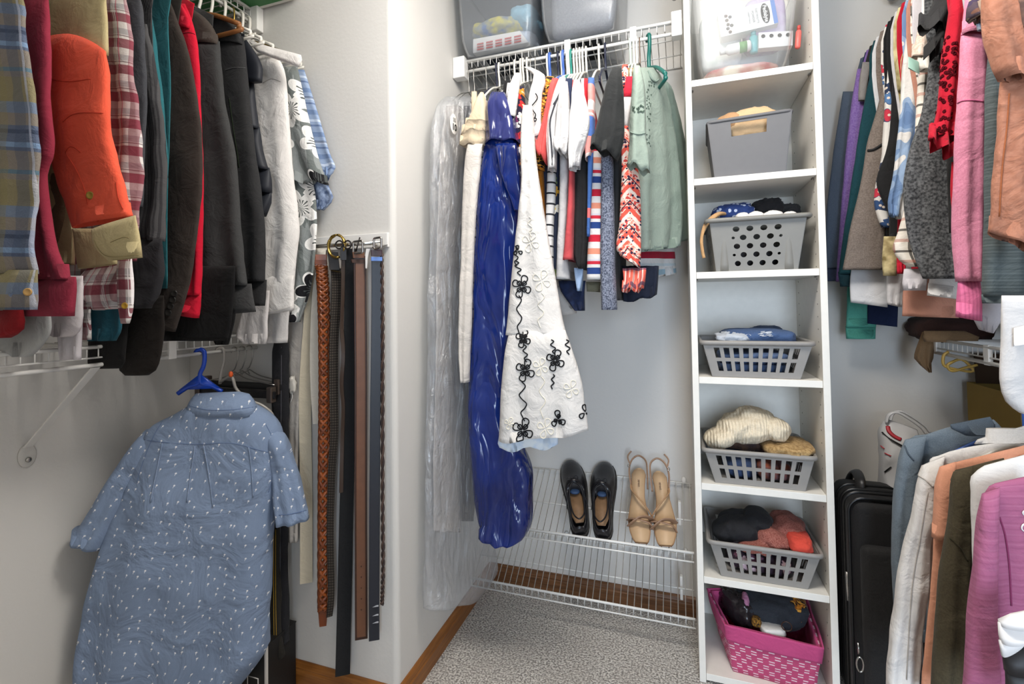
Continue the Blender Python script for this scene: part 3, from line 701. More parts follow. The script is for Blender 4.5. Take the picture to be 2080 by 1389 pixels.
def gloss_film(c, c2):
    t = NT('blue_film'); no = t.n('TexNoise', None, Vector=t.n('VectorMath', {'operation': 'MULTIPLY'}, _0=t.obj(), _1=(11, 11, 3.2)).outputs[0], Scale=1.0, Detail=3.0, Roughness=.45, Distortion=.8)
    rg = t.ma('ABSOLUTE', t.ma('SUBTRACT', no.outputs[0], .5))
    m = t.fin(t.mottle(c, .2, 6.0, c2=c2), .15, 0, 0, 0, spec=.6, extra=(rg, .9, .05)); return m
bf = gloss_film('122c76', '0d2160')
bf2 = gloss_film('343a74', '2a2f66')
t = mid('blue_garment_bag', 'royal blue glossy plastic bag knotted at the bottom, hiding a long garment', 'garment bag', 1005)
piece(t, 'bag', '995 1034 250;986 1052 300;976 1058 370;970 1058 440;964 1050 520;961 1044 620;957 1034 720;953 1028 800;955 1030 860;958 1060 915;962 1079 960;965 1079 1020;974 1076 1065;990 1064 1092;1006 1046 1101', PY(1.57), bf, df=.04, db=.09, thin=False, fold=.008, k=3, wr=.007, wsc=6, bot='closed')
piece(t, 'cape', '1000 1026 188;993 1038 215;990 1046 250;988 1050 285;986 294 1052 288', PY(1.555), bf2, df=.045, db=.1, fold=.006, k=3, wr=.005, hem=.003)
piece(t, 'overlap_flap', '1005 1050 292;1018 1056 350;1035 1060 400;1046 1062 428', PY(1.515), bf, df=.012, db=.02, wr=.01)
piece(t, 'knot', '984 1006 1058;973 1002 1074;974 1000 1090;980 1096 1004 1101', PY(1.54), bf, df=.02, db=.02, wr=.01, bot='closed')
# white dress with black corded flowers
wd5 = fab('d9d5d0', amt=.03, wr=.5)
cord = plain('1a1a1c', .8, .2, name='black_cord'); cord2 = fab('e6dfce', amt=.03)
t = mid('flower_dress', 'white sleeveless dress embroidered with black corded flowers and a tiered skirt', 'dress', 1080)
piece(t, 'strap', '1046 1058 148;1036 1056 170;1031 1052 200;1030 236 1047 238', PY(1.54), wd5, df=.012, db=.012)
piece(t, 'strap', '1064 1078 136;1084 1106 152;1082 1108 168;1076 1102 190;1072 1099 235;1078 283 1101 274', PY(1.52), wd5, df=.012, db=.012)
fl = lambda cx, cy, r, n=4, a0=.4, sx=1.0: [[(cx+(r*sx*math.cos(a0+2*PI*i/n)*(.15+.85*math.sin(q*PI/8))+r*.34*math.cos(a0+2*PI*i/n+PI/2)*math.sin(q*PI/4)*1.0), cy+(r*1.25*math.sin(a0+2*PI*i/n)*(.15+.85*math.sin(q*PI/8))+r*.34*math.sin(a0+2*PI*i/n+PI/2)*math.sin(q*PI/4))) for q in range(9)] for i in range(n)]
mbod = piece(t, 'bodice', '1062 1080 214;1060 1083 260;1059 1087 320;1060 1094 370;1054 1104 430;1046 1116 500;1038 1130 580;1033 1140 640;1028 1150 680', PY(1.455), wd5, df=.025, db=.03, fold=.006, k=4, wr=.003)
mlo = piece(t, 'skirt', '1036 1148 670;1026 1162 710;1020 1180 770;1016 1188 830;1012 896 1194 878', PY(1.44), wd5, df=.025, db=.035, fold=.010, k=6, wr=.004, hem=.004)
def cords(name, mat, src, pths, r):
    mb = MB()
    for p in pths:
        q = hitpts(src, [(v.x, v.y) for v in smooth_path([V((a, b, 0)) for a, b in p], 4)], r*.5)
        if len(q) > 2: mb.tube(q, r, 5)
    if mb.v: mb.build(name, mat, t)
wig = lambda x0, y0, x1, y1, a=7, n=9: [(x0+(x1-x0)*i/n+a*math.sin(i*1.5)*(1 if 0 < i < n else 0), y0+(y1-y0)*i/n) for i in range(n+1)]
for cx, cy, r, n in ((1060, 582, 19, 4), (1052, 510, 9, 3)): cords('black_flower', cord, mbod, fl(cx, cy, r, n)+(fl(cx, cy, r*.58, n, .8) if r > 14 else []), .0019)
for w_ in (wig(1048, 530, 1058, 560, 5), wig(1054, 600, 1056, 680, 5), wig(1047, 500, 1050, 540, 4)): cords('black_vine', cord, mbod, [w_], .0019)
for cx, cy, r, n in ((1063, 688, 15, 4), (1067, 752, 19, 4), (1062, 874, 21, 4), (1128, 732, 18, 4), (1134, 852, 15, 3), (1188, 838, 13, 3)): cords('black_flower', cord, mlo, fl(cx, cy, r, n)+(fl(cx, cy, r*.58, n, .8) if r > 14 else []), .002)
for w_ in (wig(1065, 700, 1070, 735, 4), wig(1060, 775, 1066, 855, 7), wig(1120, 690, 1128, 720, 4), wig(1124, 760, 1122, 790, 3), wig(1150, 690, 1156, 720, 4)): cords('black_vine', cord, mlo, [w_], .002)
for cx, cy, r in ((1078, 492, 17), (1100, 570, 18)): cords('cream_flower', cord2, mbod, fl(cx, cy, r), .0015)
for w_ in (wig(1100, 595, 1098, 665, 6), wig(1075, 440, 1080, 480, 4)): cords('cream_vine', cord2, mbod, [w_], .0015)
for cx, cy, r in ((1098, 745, 15), (1108, 870, 17), (1160, 790, 15), (1035, 860, 10)): cords('cream_flower', cord2, mlo, fl(cx, cy, r), .0015)
cords('cream_vine', cord2, mlo, [wig(1100, 765, 1104, 850, 6)], .0015)
ms_ = loft('1072 1099 180;1072 1099 235;1078 1101 272', PY(1.505), df=.006, db=.006)
cords('black_vine', cord, ms_, [wig(1088, 190, 1080, 268, 5)], .0018); cords('black_flower', cord, ms_, fl(1081, 240, 9, 3), .0018)
t = mid('pale_blue_dress', 'pale blue dress whose hem shows below the white embroidered dress', 'dress', 1060)
piece(t, 'body', '1030 1128 800;1020 1134 850;1011 1134 905;1014 914 1130 908', PY(1.502), fab('b9cde6', 'dfe6ea', sc=30), df=.008, db=.008, fold=.004, k=5, hem=.008)
t = mid('floral_blouse', 'narrow multicoloured floral blouse behind the white dress straps', 'blouse', 1052)
def multi(base, cols, size, ce=None, R_=.5, pet=5):
    q = NT('print'); c = flower(q, L(base), size, R_, pet, cols, ce); return q.fin(c, wr=.3)
piece(t, 'sleeve', '1042 1064 176;1040 1066 230;1042 1066 300;1045 1066 360', PY(1.60), multi('2a2438', ['c9302f', 'd98a2a', 'e9e0d6', '7a2f5a'], .03, 'f0d9a0'), df=.02, db=.03)
t = mid('black_camisole', 'black camisole with a grey lining behind the blue plastic bag', 'top', 1028)
piece(t, 'body', '1024 1042 164;1022 1044 200;1026 1046 240', PY(1.62), fab('1c1b1d'), df=.02, db=.25)
piece(t, 'lining', '1030 1037 168;1028 1036 190;1031 1037 208', PY(1.59), fab('c9c6c6'), df=.01, db=.01)

RISE = dict(df=.022, db=.3)
leop = NT('ethnic_print'); leop = leop.fin(spots(leop, noisecols(leop, ['c4781f', '7a4718', 'd99a3c', '33200f'], 20, 1, 2.5), .012, .32, '1d1510', dens=.7), wr=.3)
t = mid('print_blouse', 'mustard and black patterned blouse right of the embroidered white dress', 'blouse', 1110)
piece(t, 'sleeve', '1109 1125 156;1099 1122 190;1091 1114 230;1087 264 1107 258', PY(1.55), leop, df=.025, db=.03, fold=.006)
piece(t, 'body', '1080 1112 285;1076 1108 320;1079 1106 348', PY(1.61), leop, **RISE)
piece(t, 'mustard_panel', '1083 1104 342;1092 1108 420;1099 1113 480;1106 1116 545', PY(1.615), fab('b06d1c', '8f5513'), **RISE)
t = mid('navy_blouse', 'navy embroidered blouse beside the mustard patterned blouse', 'blouse', 1104)
piece(t, 'body', '1101 1119 300;1103 1117 370;1109 1117 430;1112 1118 500', PY(1.64), fab('232a3d', '2e3448', sc=90), **RISE)
coral = fab('d2524e', amt=.05)
t = mid('coral_tee', 'coral red short-sleeved top with a wide sleeve over the navy blouse', 'top', 1122)
piece(t, 'sleeve', '1122 1134 160;1112 1128 210;1101 1122 255;1091 1116 290;1088 303 1110 330', PY(1.53), coral, df=.03, db=.03, fold=.006, hem=.008)
wt = fab('cbc8c6', amt=.03, wr=.5)
tr_ = fab('3c3c42')
t = mid('trimmed_shirt', 'white top with dark trim along its curled sleeve', 'top', 1136)
m = piece(t, 'sleeve', '1137 1149 158;1123 1142 200;1113 1132 240;1111 1131 290;1115 346 1129 343', PY(1.52), wt, df=.025, db=.03, fold=.006)
seam(m, 'dark_trim', [(1137, 190), (1124, 220), (1117, 250), (1119, 290), (1122, 335)], tr_, t, .0028)
seam(m, 'dark_trim', [(1144, 170), (1134, 195), (1124, 212)], tr_, t, .002)
t = mid('breton_tee', 'white tee with thin black horizontal stripes between the navy tops', 'top', 1118)
piece(t, 'body', '1113 1129 330;1111 1128 400;1110 1124 470;1112 1124 548', PY(1.60), plaid('dcd9d6', [('v', .034, 0, .006, '26272c', 1)], 'breton', wr=.3), df=.02, db=.3)
navf = NT('navy_floral'); navf = navf.fin(flower(navf, L('232a3c'), .05, .36, 5, ['d8d2c4', 'c9932f', '5d6b3c'], 'e8c25a', dens=.55), wr=.3)
t = mid('navy_floral_tee', 'navy tee with small floral sprigs right of the thin striped tee', 'top', 1130)
piece(t, 'body', '1129 1141 250;1129 1141 330;1126 1139 430;1123 1138 520;1126 1140 568', PY(1.63), navf, **RISE)
t = mid('white_tee', 'plain white tee with a wide flared sleeve in the middle of the back rail', 'top', 1146)
piece(t, 'sleeve', '1141 1153 166;1134 1157 220;1130 1158 262;1127 304 1152 315', PY(1.51), wt, df=.028, db=.03, fold=.008, hem=.006)
piece(t, 'body', '1138 1157 300;1138 1156 360;1136 1153 430;1133 1151 500;1131 1158 567', PY(1.585), wt, df=.025, db=.3)
t = mid('navy_shirt', 'navy top showing only its collar between two white sleeves', 'top', 1155)
piece(t, 'collar', '1147 1163 160;1148 1164 200;1152 1164 236', PY(1.56), fab('27304a'), df=.02, db=.25)
t = mid('red_knit_shirt', 'faded red sleeveless top beside the black blouse', 'top', 1157)
piece(t, 'shoulder', '1158 1174 163;1160 1174 218', PY(1.57), coral, df=.02, db=.1)
piece(t, 'body', '1158 1166 320;1154 1165 420;1149 1163 480;1144 1163 528', PY(1.55), fab('bd4a4e', amt=.05), df=.02, db=.3)
t = mid('white_blouse', 'bright white blouse with a long gathered sleeve end over the black blouse', 'blouse', 1175)
piece(t, 'sleeve', '1165 1177 163;1162 1190 205;1159 1198 243;1157 1192 280;1156 1180 315;1158 346 1177 338', PY(1.51), fab('dcdad8', amt=.02, wr=.5), df=.028, db=.03, fold=.01, wr=.007)
t = mid('black_blouse', 'black blouse with a pointed hem right of the red sleeveless top', 'blouse', 1180)
piece(t, 'body', '1168 1197 280;1167 1196 400;1166 1195 480;1166 1192 522;1176 1186 546', PY(1.60), fab('232324'), df=.03, db=.28, fold=.008, k=4, bot='closed')
t = mid('navy_tunic', 'navy tunic whose dark hem hangs below the white tee', 'top', 1160)
piece(t, 'body', '1134 1190 570;1140 1188 592;1168 1187 631', PY(1.65), fab('1e2a4a', '182038', sc=60), df=.02, db=.02, fold=.006)
t = mid('chambray_shirt', 'light blue chambray hem tip below the black blouse', 'top', 1174)
piece(t, 'hem', '1166 1185 544;1168 1183 562;1173 1179 591', PY(1.60), fab('9db4d3', amt=.1), df=.012, db=.05)
t = mid('beige_tunic', 'pale beige tunic hem lowest below the navy tunic', 'top', 1148)
piece(t, 'body', '1122 1168 580;1130 1170 610;1142 642 1171 636', PY(1.70), fab('c5bfb8', amt=.04), df=.015, db=.02)
t = mid('red_white_tee', 'red and white striped tee with only its shoulder in view', 'top', 1186)
piece(t, 'shoulder', '1180 1194 160;1182 1197 200;1184 1198 240', PY(1.58), plaid('e6e2df', [('u', .05, .01, .02, 'c2272f', 1)], 'redwhite'), df=.02, db=.25)
geo = plaid('d98f88', [('v', .16, -.155, .06, '4a69a5', 1), ('v', .16, -.09, .03, 'e9dfd8', .8), ('v', .16, -.118, .006, 'e9e4e0', 1)], 'colour_block')
t = mid('colour_block_shirt', 'pink, white and blue colour-block sleeve left of the dark grey tee', 'top', 1198)
piece(t, 'sleeve', '1195 1207 158;1194 1208 230;1189 1207 285;1190 326 1201 318', PY(1.545), geo, df=.025, db=.03)
pat = plaid('d9d6d3', [('v', .14, -.02, .022, 'bf2136', 1), ('v', .14, -.06, .018, 'd98c72', 1), ('v', .14, .02, .02, '25407c', 1), ('v', .14, -.09, .012, 'c9c7cf', 1), ('v', .14, .045, .01, 'c42a3c', 1)], 'patriotic_stripes', wr=.3)
t = mid('flag_stripe_tee', 'tee with red, white, peach and blue horizontal stripes', 'top', 1208)
piece(t, 'body', '1192 1228 290;1198 1228 350;1197 1228 450;1194 1226 520;1192 1226 568', PY(1.59), pat, df=.02, db=.3)
t = mid('navy_star_shirt', 'red and navy patterned top tucked in front of the striped tee', 'top', 1200)
piece(t, 'body', '1194 1205 300;1194 1204 345;1193 1200 430;1192 1198 480', PY(1.55), plaid('3e63a0', [('v', .2, .0, .03, 'd66a6a', 1)], 'bluered'), df=.01, db=.01)
olv = fab('77735f')
t = mid('olive_tee', 'olive hem with a red edge between the black blouse and the marled sleeve', 'top', 1205)
piece(t, 'hem', '1190 1222 572;1191 1220 580;1192 1216 592', PY(1.66), olv, df=.015, db=.2)
marl = fab('5a6070', '2f3544', sc=260)
t = mid('marled_sweater', 'blue grey marled sweater with the longest straight sleeve on the back rail', 'sweater', 1234)
piece(t, 'sleeve', '1222 1245 300;1222 1246 370;1220 1248 450;1220 1250 540;1222 1253 629', PY(1.57), fab('8a90a0', '3d4354', sc=230), df=.025, db=.03, fold=.003)
dg = fab('282929', amt=.12)
t = mid('charcoal_tee', 'dark charcoal tee with a broad short sleeve right of the middle of the back rail', 'top', 1250)
piece(t, 'sleeve', '1245 1262 138;1231 1266 180;1216 1268 240;1204 1266 285;1199 300 1254 322', PY(1.49), dg, df=.035, db=.03, fold=.008, hem=.006)
piece(t, 'body', '1242 1261 200;1246 1260 330;1247 1259 450;1249 1257 540;1251 1261 610', PY(1.61), fab('2c2c2d'), df=.02, db=.3)
chev = NT('chevron_print'); _, u_, v_ = chev.uv()
zz = chev.ma('ADD', v_, chev.ma('MULTIPLY', chev.ma('ABSOLUTE', u_), 1.1))
cc = noisecols(chev, ['e2614e', 'f0a090', 'e9d6c6', 'cf4a44'], 60, 1, 1)
cc = chev.mix(chev.band(zz, .07, 0, .016), cc, L('e35a4a')); cc = chev.mix(chev.band(zz, .07, .022, .004), cc, L('2a2433')); cc = chev.mix(chev.band(zz, .07, -.016, .012), cc, L('ecd9cc'))
cc = spots(chev, cc, .012, .3, '2b2440', dens=.45); chev = chev.fin(cc, wr=.3)
t = mid('chevron_blouse', 'coral and cream chevron printed blouse with a pointed hem and fringe', 'blouse', 1280)
piece(t, 'neck_band', '1264 1276 132;1262 1278 180', PY(1.66), chev, df=.02, db=.2)
piece(t, 'sleeve', '1264 1275 256;1262 1284 300;1263 1290 345', PY(1.565), chev, df=.02, db=.03, fold=.004)
piece(t, 'body', '1264 1294 330;1262 1300 380;1258 1302 450;1252 1302 508;1280 532 1300 545', PY(1.56), chev, df=.022, db=.2, fold=.006, bot='closed')
piece(t, 'fringed_hem', '1264 1312 545;1266 1310 566;1262 1306 589', PY(1.565), plaid('e0604e', [('u', .012, 0, .004, 'f0c8bc', .8), ('v', .05, 0, .012, '3d3550', .8), ('u', .02, 0, .003, '2a2433', .6)], 'fringe'), df=.02, db=.1, fold=.008, k=6, hem=.008)
t = mid('red_yoke_tee', 'white tee with a red yoke squeezed beside the sage green top', 'top', 1274)
piece(t, 'yoke', '1272 1288 156;1268 1288 180;1265 1286 200', PY(1.60), fab('c02338'), df=.02, db=.2)
piece(t, 'sleeve', '1266 1284 198;1262 1281 225;1264 1276 262', PY(1.585), wt, df=.02, db=.03, fold=.006)
t = mid('khaki_shirt', 'khaki shoulder peeking out behind the red yoke tee', 'top', 1280)
piece(t, 'shoulder', '1268 1292 140;1270 1294 160', PY(1.68), fab('9a8450'), df=.02, db=.15)
PS = PV(-.135, 1.60, .012, 1.93)
t = thing('striped_hem_tee', 'white tee with crimson and pale blue bands showing below the sage green top', 'top', (-.07, 1.8, 2.0), GM)
piece(t, 'body', '1296 1368 440;1294 1368 500;1293 1370 535;1294 570 1371 556', shift(PS, -.058), plaid('e3e0de', [('v', 1, -.138, .024, 'a81c36', 1), ('v', 1, -.198, .02, '9fbccb', 1), ('v', 1, -.172, .01, 'c9d5da', .8)], 'banded_hem', wr=.4), df=.012, db=.02, fold=.006, k=4)
t = thing('navy_skirt', 'pleated dark navy skirt hem lowest under the sage green top', 'skirt', (-.09, 1.8, 1.9), GM)
piece(t, 'body', '1264 1338 540;1264 1336 580;1266 614 1334 600', PY(1.72), fab('1c2233'), df=.02, db=.1, fold=.012, k=9, ramp=False, hem=.004)
sage, sage2 = fab('8f9c90', amt=.06, sc=200), fab('7b8b80', amt=.06)
t = thing('sage_sweatshirt', 'sage green sweatshirt with eyelet bands, rightmost on the back rail', 'sweatshirt', (-.06, 1.8, 2.0), GM)
mbd = piece(t, 'body', '1296 1328 138;1298 1342 180;1300 1356 230;1300 1370 300;1299 1378 380;1299 1380 450;1299 508 1372 500', PS, sage, df=.03, db=.03, fold=.01, k=5, wr=.004)
piece(t, 'hem_band', '1300 490 1374 482;1300 512 1374 502', PS, sage2, df=.03, db=.03, fold=.01, k=5)
piece(t, 'far_sleeve', '1336 1354 166;1352 1372 230;1366 1386 310;1372 1394 390;1372 1395 440;1374 492 1395 484', PV(-.072, 1.70, -.002, 1.94), sage2, df=.02, db=.012, fold=.006)
msl = piece(t, 'near_sleeve', '1287 1300 134;1284 1310 180;1280 1312 240;1279 1313 285;1277 1318 310;1274 335 1321 354', PY(1.49), sage, df=.04, db=.03, fold=.008, k=3, hem=.008)
seam(msl, 'sleeve_seam', [(1281, 268), (1295, 273), (1311, 270)], sage2, t, .002)
eye = plain('4c5a50', .9, .1, name='eyelet_hole')
def eyelets(mb, cx, cy, w, h, n, r=.0028):
    e = MB(); bv = mb.bvh()
    for i in range(n):
        x, y = cx+R.uniform(-w, w), cy+R.uniform(-h, h); d = ray(x, y).normalized(); hh = bv.ray_cast(O, d)
        if hh[0] is None: continue
        nn = hh[1] if hh[1].dot(d) < 0 else -hh[1]; a = nn.orthogonal().normalized(); b = nn.cross(a)
        e.lathe(hh[0], [(r*.9, .0002), (r*1.2, .0014), (r*.75, .0012), (.0001, .0003)], 8, (a, b, nn))
    if e.v: e.build('eyelet_band', eye, t)['kind'] = 'stuff'
eyelets(msl, 1296, 221, 12, 7, 22, .0022); eyelets(mbd, 1318, 240, 5, 60, 34, .002); eyelets(mbd, 1325, 170, 8, 6, 8, .002)
mfs = loft('1366 1386 310;1372 1394 390', PV(-.072, 1.70, -.002, 1.94), df=.02, db=.012); eyelets(mfs, 1376, 325, 9, 9, 14, .0022)
nb = MB(); nb.tube(smooth_path(hitpts(mbd, [(1316, 145), (1322, 160), (1330, 166), (1336, 162)], .003), 4), .003, 6)
nb.build('neckband', sage2, t)

# hangers on the back rail
Zm = ZW-.041
def mh(px, mat, label, r=.004, group=None, yaw=0, neck=.05):
    x = pt(px, 120, PY(YW)).x
    return hanger(x, 'x', Zm, mat, label, r, group, arm=.16, drop=.09, xr=YW, yaw=yaw, neck=neck)
wire = plain('a9a7a2', .3, .5, 1, name='hanger_wire')
GH = 'white plastic hangers on the back rail'
for px, lb in ((952, 'over the clear garment bag'), (963, 'second from the left over the clear garment bag'), (988, 'over the cream ruffle top'), (1026, 'left of the pair behind the blue bag'), (1036, 'right of the pair behind the blue bag'), (1078, 'behind the white dress straps'), (1088, 'right of the white dress straps')):
    mh(px, wire, 'thin steel wire hanger '+lb, .0016, 'steel wire hangers on the back rail')
mh(1009, plain('23263a', .4, name='navy_plastic'), 'navy plastic hanger with the blue plastic bag')
mh(1014, hw, 'white plastic hanger right beside the navy one over the blue bag', group=GH)
for px, lb in ((1046, 'nearest the white dress'), (1058, 'second right of the white dress strap'), (1063, 'third right of the white dress strap'), (1071, 'fourth right of the white dress strap'),
               (1112, 'left of the first bright blue hanger'), (1141, 'left of the second bright blue hanger'), (1152, 'left of the green hanger'), (1155.5, 'touching the green hanger'), (1166, 'first right of the green hanger'), (1172, 'second right of the green hanger'),
               (1178, 'third right of the green hanger'), (1184, 'fourth right of the green hanger'), (1191, 'last in the row of five right of the green hanger'), (1217, 'standing alone left of the dark navy hanger'), (1288, 'right of the mint hanger'), (1294, 'second right of the mint hanger')):
    mh(px, hw, 'white plastic hanger '+lb, group=GH)
bl = plain('3f66b5', .35, .5, name='bright_blue_plastic')
mh(1117, bl, 'bright blue plastic hanger over the patterned blouse', .0052)
mh(1144, bl, 'bright blue plastic hanger over the white tee', .0052)
mh(1134, plain('1d2238', .4, name='navy_plastic'), 'navy plastic hanger between the two bright blue hangers')
mh(1230, plain('1d2238', .4, name='navy_plastic'), 'navy plastic hanger over the charcoal tee')
mh(1160, plain('2c8a7c', .4, name='green_plastic'), 'green plastic hanger among the white ones')
mh(1281, plain('cfe6d2', .4, name='mint_plastic'), 'pale mint plastic hanger left of the sage green top')
mh(1300, plain('6d5a4c', .4, .5, .6, name='bronze_wire'), 'bronze wire hanger left of the teal hanger', .002)
mh(1318, plain('0e6158', .35, .5, name='teal_plastic'), 'dark teal plastic hanger holding the sage green sweatshirt', .0065, yaw=.35, neck=.07)

# ---------------------------------------------------------------- right rail: tops, far to near
GR = 'clothes on the high right rail'
def right(name, label, cat, Y, mat, hem=1.35, body=True, zs=1.9):
    t = thing(name, label, cat, (XR, Y, 2.05), GR)
    if body:
        q = lambda a, b, z: (V((a, Y+.011, z)), V((b, Y+.011, z)), 0, 0)
        piece(t, 'body', [q(.67, .80, 2.05), q(.60, .88, 2.02), q(.585, .94, zs), q(.60, .95, zs-.2), q(.60, .95, 1.6), q(.60, .95, hem)], PY(Y+.011), mat, df=.003, db=.003, step=.05, wr=.001)
    return t
den = lambda c, c2, **k: fab(c, c2, sc=900, wr=.4, **k)
t = right('denim_shirt', 'dark blue denim shirt farthest on the high right rail against the back wall', 'shirt', 2.045, den('5d6878', '4a5563'))
m = piece(t, 'sleeve', '1712 1745 186;1700 1750 260;1690 1745 330;1682 1740 400;1677 1735 470;1675 1730 545', PY(2.04), den('5d6878', '4a5563'), df=.014, db=.006)
piece(t, 'cuff', '1675 1730 540;1676 1728 571', PY(2.038), den('414b62', '303950'), df=.016, db=.006)
t = right('mint_tee', 'mint green top hem hanging lowest near the shelf tower', 'top', 2.015, fab('57a797'), body=False)
piece(t, 'hem', '1722 1778 570;1719 1780 640;1718 1779 664', PY(2.015), fab('57a797', amt=.05)); piece(t, 'hem_band', '1718 1779 662;1719 1777 688', PY(2.014), fab('4f9c8c'), df=.017)
pur = fab('76589a', '8a70aa', sc=220)
t = right('purple_shirt', 'heathered purple top second from the back wall on the high right rail', 'top', 1.985, pur)
piece(t, 'sleeve', '1742 1770 140;1731 1768 200;1723 1764 260;1716 1760 330;1710 1754 400;1704 1748 480;1698 1740 572', PY(1.985), pur, df=.014, db=.006)
t = right('grey_black_tee', 'grey raglan tee with black front squeezed beside the purple top', 'top', 1.955, fab('29292a'))
piece(t, 'raglan_sleeve', '1752 1770 126;1746 1764 160;1743 1758 205', PY(1.955), fab('8c8783'), df=.01)
t = right('teal_sweater', 'very dark teal green top beside the taupe cardigan', 'sweater', 1.92, fab('14424a'))
piece(t, 'sleeve', '1792 1815 92;1776 1812 130;1761 1805 180;1746 1800 260;1736 1796 330;1722 1790 420;1712 1785 480;1703 1780 556', PY(1.92), fab('16434a', '113840', sc=500), df=.014, db=.006)
piece(t, 'hem_band', '1702 1790 552;1706 1786 582', PY(1.918), fab('102f36'), df=.016)
t = right('white_collar_shirt', 'white collar edge peeking above the dark teal top', 'top', 1.895, fab('dddbd7'), body=False)
piece(t, 'shoulder', '1796 1812 82;1782 1808 100;1774 1800 128;1770 1790 150', PY(1.935), fab('e2e0dc'), df=.008, db=.006)
tau = fab('84786f', '6f645c', sc=260)
t = right('taupe_cardigan', 'taupe marled cardigan with a rolled black edge on the high right rail', 'cardigan', 1.86, tau)
m = piece(t, 'sleeve', '1800 1830 100;1793 1822 170;1776 1812 240;1762 1808 290;1746 1804 380;1725 1798 470;1711 1795 548', PY(1.86), tau, df=.016, db=.006)
seam(m, 'black_edge', [(1763, 306), (1775, 304), (1794, 292)], blk, t, .004)
def flo(cols, base, size, ce, R_=.48, edge=None):
    q = NT('floral'); c = flower(q, L(base), size, R_, 5, cols, ce, edge=edge, dens=.8); return q.fin(c, wr=.3)
ff = flo(['c8384a', '35507c', '5a7fae', '2e3a55'], 'e4e0da', .045, 'e9d9c8', .42, '39486a')
t = right('floral_blouse', 'white blouse with red and blue flowers between the taupe cardigan and the black top', 'blouse', 1.82, ff)
piece(t, 'sleeve', '1814 1830 62;1802 1822 100;1798 1820 150;1795 1815 240;1790 1810 320;1778 1806 375;1776 1804 420;1790 1806 462', PY(1.82), ff, df=.014, db=.006)
t = right('black_shirt', 'plain black top between the floral blouse and the cream shirt', 'top', 1.775, fab('1c1c1d'))
piece(t, 'sleeve', '1836 1850 66;1818 1840 110;1812 1836 180;1808 1832 260;1798 1830 312;1784 1828 350;1780 1826 376;1794 1824 412;1806 1826 440;1806 1826 496', PY(1.775), fab('1e1e1f'), df=.014, db=.006)
crs = fab('d6cb9f', '9a8a55', sc=30)
t = right('cream_shirt', 'cream and khaki blouse sliver left of the blue ikat top', 'blouse', 1.725, crs)
piece(t, 'sleeve', '1842 1860 14;1834 1852 55;1830 1848 95;1820 1842 128;1822 1838 160;1826 1836 185', PY(1.725), crs, df=.014, db=.006, fold=.005)
piece(t, 'hem', '1796 1824 480;1792 1822 530;1794 1820 560', PY(1.726), fab('cdbd8e', '7d6d45', sc=40), df=.01)
t = right('orange_hanger_tag', 'small orange tag on a hanger above the black top', 'tag', 1.8, fab('d6742a'), body=False)
piece(t, 'tag', '1826 1838 56;1824 1838 66', PY(1.80), plain('d6742a', .6, name='orange_tag'), df=.003, db=.002)
ik = NT('ikat_print'); ik = ik.fin(noisecols(ik, ['d9d6d2', 'd9d6d2', '8fa5c2', '6f8ab0', '6580a8'], 11, 2.0, .9, 1.0), wr=.4)
t = right('ikat_shirt', 'white and blue ikat printed top on the high right rail', 'top', 1.665, ik)
piece(t, 'sleeve', '1854 1890 -10;1843 1884 60;1836 1878 110;1832 1872 150;1828 1866 220;1820 1858 300;1812 1848 360;1803 1838 410;1805 438 1830 446', PY(1.665), ik, df=.016, db=.006, fold=.004)
cp = plaid('e6ded2', [('u', .055, 0, .006, '2a2622', .85), ('v', .055, 0, .006, '2a2622', .85), ('u', .055, .028, .003, 'a06a55', .8), ('v', .055, .028, .008, 'b5705e', .6)], 'cream_plaid')
t = right('cream_plaid_shirt', 'cream plaid shirt with black lines, its crumpled cuff left of the grey marled sweater', 'shirt', 1.61, cp)
piece(t, 'sleeve', '1868 1890 130;1862 1886 200;1858 1880 290;1846 1872 380;1838 1866 430', PY(1.61), cp, df=.014, db=.006)
piece(t, 'cuff', '1836 1868 425;1822 1866 480;1816 1868 505;1830 1870 530;1846 1866 542', PY(1.60), cp, df=.02, db=.01, wr=.008, bot='closed')
lace = fab('ddd0c2', 'c7ab9a', sc=150)
t = right('lace_shirt', 'ivory lace short sleeve above the cream plaid shirt', 'top', 1.575, lace, body=False)
piece(t, 'sleeve', '1866 1896 50;1858 1893 90;1852 116 1892 130', PY(1.57), lace, df=.02, db=.01, fold=.004)
piece(t, 'edging', '1864 1890 112;1862 1888 136;1868 1886 145', PY(1.566), fab('e4ddd2'), df=.018, db=.008)
t = right('mint_label', 'pale mint card label beside the ivory lace sleeve', 'tag', 1.56, fab('a9cdbd'), body=False)
piece(t, 'card', '1848 120 1864 132;1845 139 1868 150', PY(1.555), plain('a9cfbf', .6, name='mint_card'), df=.003, db=.002)
mar = fab('6a6b6c', '2f3032', sc=170, amt=.3)
t = right('marled_sweater', 'grey and black marled sweater sleeve under the red eyelet sleeve', 'sweater', 1.53, mar)
piece(t, 'sleeve', '1894 1945 70;1886 1945 130;1880 1945 180;1868 1945 240;1851 1945 290;1839 1945 340;1834 1945 380;1838 1945 450;1854 1945 520;1873 1944 566', PY(1.53), mar, df=.018, db=.006, fold=.004)
t = right('ruffle_blouse', 'black blouse with two loose ruffled sleeve flounces at the top right', 'blouse', 1.485, fab('2b2a2a'))
piece(t, 'upper_flounce', '1902 1942 -20;1893 1938 15;1878 1936 45;1866 58 1932 66', PY(1.482), fab('2e2d2d'), df=.022, db=.012, fold=.012, k=3, hem=.008)
piece(t, 'lower_flounce', '1908 1940 50;1896 1936 80;1884 1926 100;1880 112 1912 117', PY(1.484), fab('1f1e1e'), df=.02, db=.012, fold=.012, k=3, hem=.006)
redc = fab('b5142c', amt=.06)
